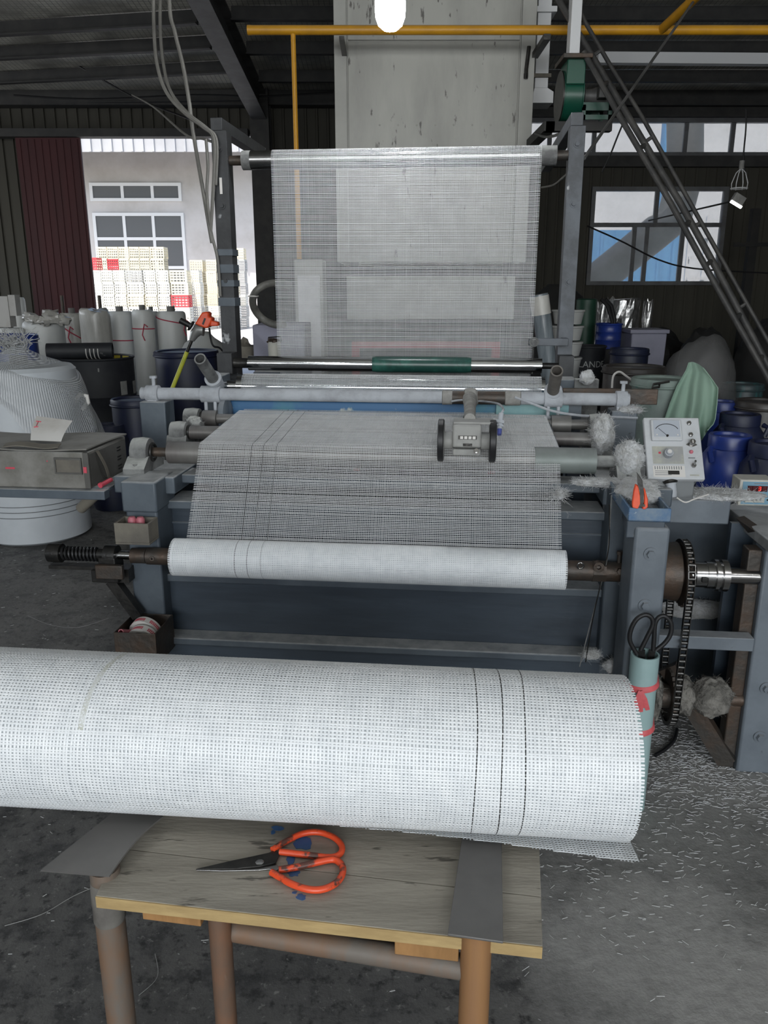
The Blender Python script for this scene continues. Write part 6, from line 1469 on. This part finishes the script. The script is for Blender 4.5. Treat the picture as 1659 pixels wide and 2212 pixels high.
# yellow gas pipes
X['yellow'] = mat('yellow_gas_paint', (.62, .30, .012), .45, col2=(.50, .24, .015), scale=5, dust=.4, dustcol=(.30, .28, .22))
YP = 5.25
yp = thing('gas_pipe', 'yellow gas pipe running level across the tower with a branch down', 'pipe', 'W', tuple(wY(633, 560, YP)))
a_, b_ = wY(539, 65, YP), wY(1900, 60, YP); b_.z = a_.z
rY = pxr(800, 62, YP, 9.5)
part('main_run', MB().cyl(a_, b_, rY, n=28), X['yellow'], yp)
part('end_cap', MB().cyl(a_ - V((.012, 0, 0)), a_ + V((.01, 0, 0)), rY * 1.04, n=28), X['yellow'], yp)
v0_ = wY(633, 66, YP); v1_ = wY(636, 560, YP)
part('branch_down', MB().cyl((v0_.x, YP, a_.z), (v0_.x, YP, v1_.z), rY * .56, n=20), X['yellow'], yp)
e0_ = wY(1428, 60, YP); part('branch_up', MB().tube([V((e0_.x, YP, a_.z)), V((e0_.x, YP, a_.z)) + (wY(1500, -8, 4.9) - e0_) * 1.0, V((e0_.x, YP, a_.z)) + (wY(1500, -8, 4.9) - e0_) * 3.0], rY * 1.0, 20), X['yellow'], yp)
part('bracket', MB().box(tx1 - .02, tx1 + .02, YP - .04, TY + .01, a_.z - .06, a_.z - .03), X['dark_steel'], yp)
part('bracket', MB().box(tx0 + .05, tx0 + .08, YP - .0, TY + .01, a_.z - .05, a_.z - .03), X['dark_steel'], yp)
# burner cabinet seen through the mesh at the foot of the branch
cbx0, cbx1 = wY(640, 600, 5.4).x, wY(700, 600, 5.4).x
cabi = thing('burner_cabinet', 'pale grey cabinet dimly visible through the mesh left of the tower', 'cabinet', 'W', ((cbx0 + cbx1) / 2, 5.5, 0))
part('body', MB().box(cbx0, cbx1, 5.3, 5.6, .3, v1_.z), X['tower_trim'], cabi, bevel=.004)
part('door', MB().box(cbx0 + .02, cbx1 - .02, 5.285, 5.3, .5, v1_.z - .1), X['white_paint'], cabi, bevel=.003)
part('plinth', MB().box(cbx0 + .02, cbx1 - .02, 5.32, 5.58, 0, .3), X['beam_dark'], cabi)
X['red_can'] = mat('red_gas_can', (.35, .03, .04), .45)
for (px_, w_, y0_, lab) in ((615, 12, 640, 'row of red sticks behind the mesh edge'),):
    c = wY(px_, y0_, 6.5)
c = wY(632, 722, 6.0); single('red_cylinder', MB().lathe([(.07, 0), (.07, c.z - .1), (.05, c.z - .03), (.02, c.z)], (c.x, 6.0, 0), (0, 0, 1), 24), X['red_can'], 'red cylinder dimly visible low behind the mesh on the left', 'cylinder', base=(c.x, 6.0, 0))
a_2, b_2 = wY(760, 745, 5.4), wY(1080, 745, 5.4)
single('red_rail', MB().box(a_2.x, b_2.x, 5.38, 5.44, a_2.z - .02, a_2.z + .02).box(a_2.x, a_2.x + .05, 5.38, 5.44, 0, a_2.z - .02).box(b_2.x - .05, b_2.x, 5.38, 5.44, 0, a_2.z - .02), X['red_can'], 'dark red rail low down behind the mesh', 'rail', base=(a_2.x, 5.4, 0))
# LED bulb hanging above
LY = 3.0
lb = wY(843, 30, LY); LR = pxr(843, 40, LY, 32.5)
lamp = thing('led_bulb', 'lit white cylindrical LED bulb hanging above the machine', 'lamp', 'W', (lb.x, LY, wY(843, 68, LY).z))
X['bulb'] = mat('glowing_bulb', (.9, .9, .9), .4, emit=(.95, .97, 1.0), estr=150)
X['bulb_body'] = mat('white_bulb_body', (.62, .62, .60), .5)
lz0 = wY(843, 68, LY).z; lz1 = wY(843, 2, LY).z
part('globe', MB().lathe([(0, lz0), (LR * .45, lz0 + .004), (LR * .8, lz0 + .018), (LR * .97, lz0 + .04), (LR, lz0 + .06), (LR, lz1)], (lb.x, LY, 0), (0, 0, 1), 36), X['bulb'], lamp)
part('heat_sink', MB().lathe([(LR, lz1), (LR * 1.02, lz1 + .01), (LR * .8, lz1 + .08), (LR * .4, lz1 + .11), (LR * .4, lz1 + .15), (.003, lz1 + .15)], (lb.x, LY, 0), (0, 0, 1), 36), X['bulb_body'], lamp)
part('cord', MB().cyl((lb.x, LY, lz1 + .15), (lb.x, LY, roof_z(LY)), .004, n=8), X['black'], lamp)
# further bulbs of the same row, behind the photographer
for i, (x_, y_) in enumerate(((-1.3, -.4), (1.5, -.4), (0, -3.2))):
    o = copy_tree(lamp); o.location = (x_, y_, lz0 + .35); o['label'] = ['LED bulb of the row behind the photographer, left side', 'LED bulb of the row behind the photographer, right side', 'LED bulb of the row furthest behind the photographer'][i]
# blower on its green frame
X['green'] = mat('dark_green_enamel', (.006, .075, .045), .32, col2=(.008, .05, .034), scale=6, dust=.35, dustcol=(.2, .26, .24))
BY = 5.0
bc = wY(1234, 205, BY); bu0, bu1 = wY(1216, 205, BY).x, wY(1255, 205, BY).x; bR = abs(wY(1234, 258, BY).z - bc.z)
blo = thing('blower', 'dark green centrifugal blower with grey motor beside the tower', 'blower', 'W', (bc.x, BY, bc.z - bR))
part('inlet_plate', MB().cyl((bu0 - .012, BY + .06, bc.z), (bu0 - .005, BY + .06, bc.z), bR * 1.06, n=40), X['dark_steel'], blo)
part('volute', MB().lathe([(.05, -.006), (bR * 1.04, -.004), (bR * 1.04, .002), (bR, .004), (bR, bu1 - bu0 - .004), (bR * 1.04, bu1 - bu0 - .002), (bR * 1.04, bu1 - bu0 + .004), (.05, bu1 - bu0 + .006)], (bu0, BY + .06, bc.z), (1, 0, 0), 48), X['green'], blo)
part('outlet', MB().box(bu0, bu1, BY - .08, BY + .1, bc.z + bR * .3, wY(1234, 136, BY).z), X['green'], blo, bevel=.004)
part('outlet_flange', MB().box(bu0 - .03, bu1 + .03, BY - .11, BY + .13, wY(1234, 136, BY).z, wY(1234, 126, BY).z), X['rust_steel'], blo, bevel=.003)
part('riser_duct', MB().box(wY(1229, 90, BY).x, wY(1251, 90, BY).x, BY - .03, BY + .06, wY(1234, 126, BY).z, wY(1234, -60, BY).z), X['white_paint'], blo, bevel=.003)
m0_, m1_ = wY(1266, 203, BY), wY(1332, 203, BY); mr_ = pxr(1300, 203, BY, 17)
part('motor', MB().lathe([(mr_ * .3, 0), (mr_ * .8, .0), (mr_ * .85, .05), (mr_, .06), (mr_, (m1_.x - m0_.x) * .66), (mr_ * 1.12, (m1_.x - m0_.x) * .68), (mr_ * 1.12, (m1_.x - m0_.x) * .98), (mr_ * .9, (m1_.x - m0_.x))], (m0_.x, BY + .05, m0_.z), (1, 0, 0), 32), X['duct_grey'], blo)
part('motor_terminal_box', MB().box(m0_.x + .06, m0_.x + .13, BY - .06, BY - .0, m0_.z - .03, m0_.z + .03), X['duct_grey'], blo, bevel=.003)
f0_, f1_ = wY(1252, 262, BY), wY(1318, 230, BY)
fm = MB()
for y_ in (BY - .05, BY + .15):
    fm.box(f0_.x, f1_.x, y_, y_ + .02, f0_.z, f0_.z + .025).box(f0_.x, f1_.x, y_, y_ + .02, f1_.z - .03, f1_.z)
    fm.box(f0_.x, f0_.x + .02, y_, y_ + .02, f0_.z, f1_.z).box(f1_.x - .02, f1_.x, y_, y_ + .02, f0_.z, f1_.z)
fm.box(f0_.x, f1_.x, BY - .05, BY + .17, f1_.z, f1_.z + .012)
part('base_frame', fm, X['green'], blo)
part('support_beam', MB().box(tx1 - .02, f1_.x + .02, BY + .0, BY + .06, f0_.z - .05, f0_.z), X['beam_dark'], blo)
part('support_beam', MB().box(tx1 - .03, tx1 + .03, BY + .0, TY + .1, f0_.z - .05, f0_.z), X['beam_dark'], blo)
# ladder frame slanting down on the right
lad = thing('ladder', 'dark tubular ladder slanting down from the tower to the right', 'ladder', 'W', tuple(wZ(1740, 960, .3)))
X['ladder'] = mat('dark_ladder_steel', (.05, .05, .05), .5, .3, col2=(.085, .082, .078), scale=9)
def lY(py_): return 5.1 - (py_ / 830) * .9
def lpt(x, y): return wY(x, y, lY(y))
Apts = [(1190, -30), (1218, 20), (1345, 231), (1471, 441), (1565, 612), (1660, 792), (1790, 1040)]
Bpts = [(1256, 118), (1330, 250), (1442, 441), (1540, 620), (1654, 822), (1770, 1040)]
Cpts = [(1232, -20), (1262, 50), (1320, 150), (1384, 253), (1493, 448), (1578, 600), (1660, 745), (1800, 1000)]
part('stringer', MB().tube([lpt(*p) for p in Apts], .018, 12), X['ladder'], lad)
part('stringer', MB().tube([lpt(*p) + V((0, -.05, 0)) for p in Bpts], .016, 12), X['ladder'], lad)
part('handrail', MB().tube([lpt(*p) + V((0, -.02, 0)) for p in Cpts], .0115, 10), X['ladder'], lad)
def ati(P, y):
    for (a, b) in zip(P, P[1:]):
        if a[1] <= y <= b[1]: return (a[0] + (b[0] - a[0]) * (y - a[1]) / (b[1] - a[1]), y)
for y_ in (110, 296, 480, 655, 800): 
    part('handrail_stay', MB().cyl(lpt(*ati(Apts, y_ + 12)), lpt(*ati(Cpts, y_)) + V((0, -.02, 0)), .010, n=8), X['ladder'], lad)
for y_ in (190, 325, 490, 575, 690, 780):
    part('rung', MB().cyl(lpt(*ati(Apts, y_ - 12)), lpt(*ati(Bpts, y_)) + V((0, -.05, 0)), .013, n=10), X['ladder'], lad)
# thin stay rod, dangling strings
wire('stay_rod', [wY(1560, -90, 5.2), wY(1500, 0, 4.9), wY(1385, 165, 4.2), wY(1262, 342, 3.35)], .007, X['rafter'], 'thin straight rod slanting from the roof to the right post', 'rod', 'W')
wire('frayed_string', [wY(1345, 268, 4.9), wY(1332, 300, 4.9), wY(1318, 335, 4.9), wY(1300, 372, 4.9)], .005, X['black'], 'frayed dark string hanging in front of the strip window', 'string', 'W')
wire('frayed_string', [wY(1612, 235, 9.0), wY(1611, 280, 9.0), wY(1606, 340, 9.0), wY(1610, 375, 9.0)], .008, X['black'], 'frayed dark string holding the caged lamp at the right', 'string', 'W')
wire('sagging_wire', [wY(1155, 288, 5.3), wY(1180, 296, 4.8), wY(1215, 288, 3.6), wY(1238, 280, 3.4)], .007, X['black'], 'black wire sagging from the tower to the right post', 'cable', 'W')
wire('sagging_wire', [wY(1170, 405, 4.8), wY(1195, 400, 4.2), wY(1215, 385, 3.6), wY(1232, 368, 3.4)], .005, X['cable_grey'], 'pale wire looping behind the right post below the roller', 'cable', 'W')
wire('window_wire', [wY(1268, 488, 9), wY(1340, 520, 9), wY(1420, 560, 9), wY(1500, 580, 9), wY(1660, 590, 9)], .009, X['black'], 'dark wire slanting across the lower window', 'cable', 'W')
# caged lamp and small floodlight on the right
cl_ = wY(1599, 385, 9.0); cg = thing('caged_lamp', 'white wire-caged lamp hanging dark at the right wall', 'lamp', 'W', (cl_.x, 9.0, cl_.z - .12))
for i in range(8):
    a = 2 * PI * i / 8; part('cage_wire', MB().tube([(cl_.x, 9.0, cl_.z + .10), (cl_.x + .05 * math.cos(a), 9.0 + .05 * math.sin(a), cl_.z + .05), (cl_.x + .085 * math.cos(a), 9.0 + .085 * math.sin(a), cl_.z - .05), (cl_.x + .08 * math.cos(a), 9.0 + .08 * math.sin(a), cl_.z - .11)], .004, 5), X['white_paint'], cg)
part('cage_ring', MB().ring((cl_.x, 9.0, cl_.z - .10), (0, 0, 1), .083, .006, 24, 6), X['white_paint'], cg)
part('socket', MB().cyl((cl_.x, 9.0, cl_.z + .09), (cl_.x, 9.0, cl_.z + .17), .025, n=14), X['cnt_body'], cg)
fl0 = wY(1594, 432, 9.0); fld = thing('floodlight', 'small lit floodlight tilted on the right wall below the caged lamp', 'lamp', 'W', tuple(fl0))
part('housing', MB().obox(fl0, (.055, 0, -.03), (.0, .03, 0), (.025, 0, .045)), X['cnt_body'], fld, bevel=.003)
X['flood'] = mat('lit_flood_strip', (.9, .9, .9), .4, emit=(1, 1, 1), estr=6)
part('lit_strip', MB().obox(fl0 + V((-.022, -.02, -.045)), (.058, 0, -.031), (0, .012, 0), (.006, 0, .011)), X['flood'], fld)
part('bracket', MB().cyl(fl0 + V((0, .03, .0)), (fl0.x, WALL_Y - .05, fl0.z + .02), .01, n=8), X['beam_dark'], fld)

# ================================================================== RIGHT BACKGROUND
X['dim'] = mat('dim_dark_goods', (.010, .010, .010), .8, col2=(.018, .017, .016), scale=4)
X['clear_wrap'] = mat('clear_film_roll', (.20, .23, .25), .2, col2=(.12, .14, .155), scale=4, stretch=(6, 6, .6), spec=.7, bump=.2, bscale=6)
X['foil_wrap'] = mat('crumpled_silver_film', (.45, .45, .45), .22, .85, col2=(.22, .22, .22), scale=9, bump=.7, bscale=7)
X['bag'] = mat('cloudy_plastic_bag', (.22, .22, .22), .35, col2=(.15, .15, .15), scale=3, stretch=(1, 3, 1), alpha=.38, bump=.15, bscale=5)
X['mint'] = mat('mint_cloth', (.27, .39, .31), .85, col2=(.23, .345, .275), scale=5)
X['mint_drum'] = mat('mint_stained_drum', (.21, .27, .24), .6, col2=(.15, .18, .17), scale=5, lo=.4, hi=.62, speck=((.06, .16, .13), 7, .64))
X['drum_brown'] = mat('dark_brown_drum', (.026, .022, .02), .42, col2=(.04, .036, .032), scale=6, speck=((.2, .19, .17), 8, .70))
X['drum_teal'] = mat('teal_stained_drum', (.03, .05, .055), .45, col2=(.03, .12, .12), scale=7, stretch=(3, 3, .5), lo=.52, hi=.66)
X['dk_green'] = mat('dark_green_roll', (.012, .05, .03), .5)
p0_, p1_ = wY(1186, 800, 4.3), wY(1164, 636, 4.3)
fr_t = thing('film_roll', 'clear film roll leaning against the right post', 'roll', 'W', (p0_.x, 4.3, p0_.z))
low = p0_ + (p0_ - p1_) * (p0_.z / (p1_.z - p0_.z)) * .97
part('film', MB().cyl(low, p1_, .047, n=28), X['clear_wrap'], fr_t)
part('wrap_end', MB().cyl(p1_ + (p0_ - p1_) * .02, p1_ + (p0_ - p1_) * .26, .050, n=28), X['roll_plastic'], fr_t)
c = wY(1228, 672, 5.3)
bk = thing('bucket_stack', 'stack of grey plastic buckets behind the right post', 'bucket', 'W', (c.x, 5.3, 0))
for k in range(4):
    z = c.z - .08 - k * .10
    part('bucket_rim', MB().lathe([(.085, z), (.10, z + .075), (.106, z + .078), (.106, z + .088), (.098, z + .088)], (c.x, 5.3, 0), (0, 0, 1), 28), X['crate_grey'], bk)
part('bucket_body', MB().lathe([(.075, 0), (.09, c.z - .36)], (c.x, 5.3, 0), (0, 0, 1), 28), X['crate_grey'], bk)
c = wY(1268, 645, 6.9); single('green_roll', MB().lathe([(.085, 0), (.085, c.z - .01), (.07, c.z), (.02, c.z)], (c.x, 6.9, 0), (0, 0, 1), 28), X['dk_green'], 'dark green roll standing behind the blue pail', 'roll', base=(c.x, 6.9, 0))
def foil(px_, half, ytop, Y, lab, seed):
    c = wY(px_, ytop, Y); r = pxr(px_, ytop, Y, half); mb = MB(); n = 30; m = 16; vs = []; fs = []
    for j in range(m + 1):
        for i in range(n):
            a = 2 * PI * i / n; z = c.z * j / m; k = 1 + .16 * noise.noise(V((math.cos(a) * 2, math.sin(a) * 2, z * 5 + seed))) + .08 * noise.noise(V((math.cos(a) * 6, math.sin(a) * 6, z * 14 + seed)))
            if j == m: z += .05 * noise.noise(V((math.cos(a) * 3, math.sin(a) * 3, seed)))
            vs.append((c.x + r * k * math.cos(a), Y + r * k * math.sin(a), z))
    for j in range(m):
        for i in range(n): fs.append((j * n + i, j * n + (i + 1) % n, (j + 1) * n + (i + 1) % n, (j + 1) * n + i))
    fs.append(tuple(range(m * n, m * n + n))); fs.append(tuple(range(n))[::-1]); mb.add(vs, fs)
    single('foil_roll', mb, X['foil_wrap'], lab, 'roll', base=(c.x, Y, 0), smooth=False, group='silver wrapped rolls')
foil(1348, 34, 648, 7.1, 'widest crumpled silver wrapped roll behind the blue pail', 1)
foil(1302, 15, 655, 7.2, 'silver wrapped roll left of the widest one, partly hidden by black tubes', 5)
foil(1401, 11, 652, 7.2, 'narrow silver wrapped roll right of the widest one', 9)
t_, pp_, pr2, ph_ = drum('pail', 'bright blue open pail holding two black tubes', 1316, 700, 6.5, 27, 'drum_blue', 'open', zbase=wY(1316, 752, 6.5).z)
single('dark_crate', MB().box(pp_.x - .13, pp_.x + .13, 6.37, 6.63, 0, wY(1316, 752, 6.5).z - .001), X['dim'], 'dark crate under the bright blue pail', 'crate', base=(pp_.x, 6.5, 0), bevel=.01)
for k, dx__ in enumerate((0, 9)):
    single('black_tube', MB().tube([wY(1299 + dx__, 646, 6.5), wY(1312 + dx__, 660, 6.5), wY(1322 + dx__ * .7, 690, 6.5), wY(1325 + dx__ * .3, 730, 6.5)], .015, 8), X['black'], 'bent black tube in the blue pail, %s one' % ('left', 'right')[k], 'tube', base=tuple(wY(1325 + dx__ * .3, 730, 6.5)))
TBY = 6.3
c0_, c1_ = wY(1366, 712, TBY), wY(1438, 760, TBY)
tb_ = thing('plastic_tub', 'lavender plastic tub with lid behind the brown drum', 'tub', 'W', ((c0_.x + c1_.x) / 2, TBY + .1, 0))
part('body', MB().prism([(c0_.x + .02, TBY, 0), (c1_.x - .03, TBY, 0), (c1_.x, TBY, c0_.z - .03), (c0_.x, TBY, c0_.z - .03)], (0, .3, 0)), X['lavender'], tb_, bevel=.01)
part('lid', MB().box(c0_.x - .015, c1_.x + .015, TBY - .01, TBY + .31, c0_.z - .03, c0_.z), X['lavender'], tb_, bevel=.006)
X['orange_crust'] = mat('orange_paint_crust', (.25, .11, .02), .6, col2=(.06, .05, .04), scale=14)
dd_, dp_, dr_, dh_ = drum('steel_drum', 'slim dark drum with white stencilled letters and orange crust inside', 1270, 748, 5.8, 38, 'drum_black', 'open')
part('orange_crust', MB().lathe([(dr_ * .96, dh_ - .02), (dr_ * .5, dh_ - .035), (.001, dh_ - .03)], (dp_.x, 5.8, 0), (0, 0, 1), 30), X['orange_crust'], dd_)
def curved_text(txt, cx_px, py_, size):
    tm = text_mb(txt, size, .0006, (0, 0, 0), (1, 0, 0), (0, 1, 0)); z0 = wY(cx_px, py_, 5.8 - dr_).z; a0 = math.asin(max(-.95, min(.95, (wY(cx_px, py_, 5.8 - dr_ * .9).x - dp_.x) / dr_)))
    tm.v = [(dp_.x + (dr_ + .0015 + z) * math.sin(a0 + x / dr_), 5.8 - (dr_ + .0015 + z) * math.cos(a0 + x / dr_), z0 + y) for (x, y, z) in tm.v]; return tm
part('stencil_lettering', curved_text('EL', 1243, 788, .062), X['crate_grey'], dd_, smooth=False)
part('stencil_lettering', curved_text('LANDE', 1279, 788, .062), X['crate_grey'], dd_, smooth=False)
drum('plastic_drum', 'dark blue lidded drum behind the brown drum on the right', 1360, 752, 5.4, 40, 'drum_navy', 'lid')
drum('steel_drum', 'dark brown drum with ring clamp lid right of the stencilled drum', 1370, 790, 4.7, 64, 'drum_brown', 'lid')
wire('loose_string', [wY(1322, 838, 4.35), wY(1325, 812, 4.35), wY(1338, 803, 4.35), wY(1352, 812, 4.35), wY(1366, 822, 4.35)], .006, X['tape_white'], 'white cord curling in front of the brown drum', 'cord', 'W')
md_, mp_, mr2, mh_ = drum('steel_drum', 'mint green stained drum under the mint cloth', 1432, 816, 4.0, 63, 'mint_drum', 'lid')
part('clamp_lever', MB().tube([wY(1446, 824, 3.82), wY(1412, 830, 3.82), wY(1408, 838, 3.82), wY(1424, 836, 3.82), wY(1424, 830, 3.82)], .006, 6), X['dark_steel'], md_)
single('plastic_bag', MB().blob(V((wY(1512, 790, 4.9).x, 4.9, .52)), (.25, .24, .50), 36, 26, .10, 3, 5), X['bag'], 'large cloudy plastic bag heaped behind the mint cloth', 'bag', base=(wY(1512, 790, 4.9).x, 4.9, 0))
# mint cloth draped
CYl = 3.86
rows = [[(1488, 783), (1497, 782), (1508, 787), (1520, 795)], [(1482, 800), (1498, 800), (1520, 806), (1540, 822)], [(1462, 835), (1490, 835), (1520, 836), (1551, 838)], [(1448, 870), (1485, 874), (1518, 876), (1549, 872)], [(1436, 905), (1478, 912), (1512, 914), (1545, 905)], [(1440, 930), (1482, 945), (1512, 935), (1541, 916)], [(1480, 962), (1496, 965), (1515, 952), (1528, 930)]]
def clothf(a, b):
    r_ = b * (len(rows) - 1); i = min(int(r_), len(rows) - 2); t = r_ - i
    def row(R_): s = a * 3; k = min(int(s), 2); f = s - k; return (R_[k][0] * (1 - f) + R_[k + 1][0] * f, R_[k][1] * (1 - f) + R_[k + 1][1] * f)
    p, q = row(rows[i]), row(rows[i + 1]); x, y = p[0] * (1 - t) + q[0] * t, p[1] * (1 - t) + q[1] * t
    return wY(x, y, CYl - .10 * math.sin(b * PI * .6) + .06 * math.sin(a * 9 + b * 1.5) * (.25 + b) * .6 + .025 * math.sin(a * 21 + 1) * b)
single('mint_cloth', MB().sheet(clothf, 40, 30, .004), X['mint'], 'mint green cloth hanging in folds over the drum', 'cloth', base=tuple(wY(1495, 960, CYl)))
drum('plastic_drum', 'bright blue screw-top barrel right behind the speed controller', 1578, 938, 3.15, 58, 'drum_blue', 'barrel')
drum('plastic_drum', 'dark navy barrel at the right edge beside the bright blue one', 1672, 955, 3.0, 66, 'drum_navy', 'barrel')
drum('plastic_drum', 'dark blue barrel behind the bright blue one', 1600, 893, 3.75, 55, 'drum_navy', 'barrel')
drum('plastic_drum', 'blue barrel beside the mint cloth further back', 1560, 866, 4.3, 46, 'drum_blue', 'barrel')
drum('steel_drum', 'teal streaked drum behind the blue barrels', 1605, 828, 5.4, 42, 'drum_teal', 'lid')
drum('steel_drum', 'dark crusted drum at the right edge behind the barrels', 1650, 865, 4.2, 56, 'drum_brown', 'lid')
# dim pile of sacks and machinery by the right wall
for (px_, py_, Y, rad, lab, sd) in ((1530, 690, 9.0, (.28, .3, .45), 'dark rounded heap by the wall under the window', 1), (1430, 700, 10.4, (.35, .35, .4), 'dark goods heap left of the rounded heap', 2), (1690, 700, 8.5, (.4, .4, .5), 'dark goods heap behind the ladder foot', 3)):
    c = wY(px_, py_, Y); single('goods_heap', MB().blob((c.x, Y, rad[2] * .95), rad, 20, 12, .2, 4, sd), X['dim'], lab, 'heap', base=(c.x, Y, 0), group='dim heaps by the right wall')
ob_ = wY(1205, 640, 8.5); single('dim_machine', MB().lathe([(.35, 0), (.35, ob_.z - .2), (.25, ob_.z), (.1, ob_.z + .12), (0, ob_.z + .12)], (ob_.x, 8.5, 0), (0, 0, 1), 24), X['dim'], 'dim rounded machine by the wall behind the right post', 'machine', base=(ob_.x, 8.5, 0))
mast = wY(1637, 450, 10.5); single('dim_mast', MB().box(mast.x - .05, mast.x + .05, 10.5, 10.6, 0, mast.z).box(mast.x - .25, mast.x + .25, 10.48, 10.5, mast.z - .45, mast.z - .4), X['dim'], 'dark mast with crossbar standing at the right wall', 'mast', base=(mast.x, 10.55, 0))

# ================================================================== FLOOR LITTER
def scraps(name, label, n, gen, lmin, lmax, w, m):
    P = np.array([gen() for _ in range(n)]); a = rng.uniform(0, 2 * PI, n); a = np.where(rng.random(n) < .6, rng.normal(-.25, .5, n), a); L = rng.uniform(lmin, lmax, n) * .5
    dx = np.stack([np.cos(a), np.sin(a), np.zeros(n)], 1); dy = np.stack([-np.sin(a), np.cos(a), np.zeros(n)], 1); up = np.array([0, 0, 1.])
    z = rng.uniform(.0008, .003, n)[:, None] * up; c = np.concatenate([P, np.zeros((n, 1))], 1) + z; tilt = rng.uniform(-.0006, .003, n)[:, None] * up
    w_ = (w * rng.uniform(.6, 1.3, n))[:, None]
    vs = np.stack([c - dx * L[:, None] - dy * w_, c + dx * L[:, None] - dy * w_ + tilt, c + dx * L[:, None] + dy * w_ + tilt, c - dx * L[:, None] + dy * w_, c - dx * L[:, None] * .98 + up * .0012, c + dx * L[:, None] * .98 + up * .0012 + tilt], 1)
    i = np.arange(n)[:, None] * 6
    q = np.concatenate([i + np.array([[0, 1, 5, 4]]), i + np.array([[2, 3, 4, 5]]), i + np.array([[3, 2, 1, 0]])])
    me = np_mesh(name, vs.reshape(-1, 3), q, m, False); o = bpy.data.objects.new(name, me); COL.objects.link(o); tag(o, label, 'litter'); o['kind'] = 'stuff'
X['scrap'] = mat('fibre_clippings', (.42, .43, .42), .5)
R_ = random.Random(11)
def g_all():
    return (R_.uniform(-2.3, 2.6), R_.uniform(.45, 4.2))
def g_right():
    while 1:
        p = (R_.gauss(.52, .2), R_.gauss(1.58, .13))
        return p
def g_pile(): return (R_.gauss(.92, .20), R_.gauss(2.0, .16))
scraps('fibre_clippings', 'short white fibre clippings scattered thinly all over the floor', 1500, g_all, .005, .016, .00035, X['scrap'])
scraps('fibre_clippings', 'white fibre clippings fallen beside the right end of the big roll', 380, g_right, .006, .018, .00035, X['scrap'])
scraps('fibre_clippings', 'dense grey heap of fibre clippings by the right machine foot', 2600, g_pile, .006, .022, .0004, X['fluff'])
def g_tab(): 
    return (R_.uniform(.02, .32), R_.uniform(1.0, 1.06))
# long loose threads on the floor
X['thread'] = mat('loose_white_thread', (.30, .30, .29), .6)
for k, pp in enumerate((((10, 2000), (90, 1975), (160, 1935), (230, 1905)), ((60, 1330), (110, 1350), (170, 1355), (235, 1335)), ((1320, 1745), (1400, 1742), (1470, 1748)), ((300, 2150), (340, 2110), (335, 2060)))):
    pts = [wZ(x, y, .002) for x, y in pp]
    wire('loose_fibre', pts, .0007, X['thread'], ['long white fibre on the floor left of the table', 'curved white fibre on the floor below the spring shaft', 'pale fibre on the floor right of the big roll', 'short curled fibre on the floor under the table'][k], 'fibre', 'W', 'long fibres on the floor')
wire('floor_cable', [wZ(1462, 1575, .01), wZ(1455, 1600, .008), wZ(1435, 1620, .008), wZ(1415, 1632, .008)], .006, X['black'], 'short black cable on the floor by the machine foot', 'cable', 'W')
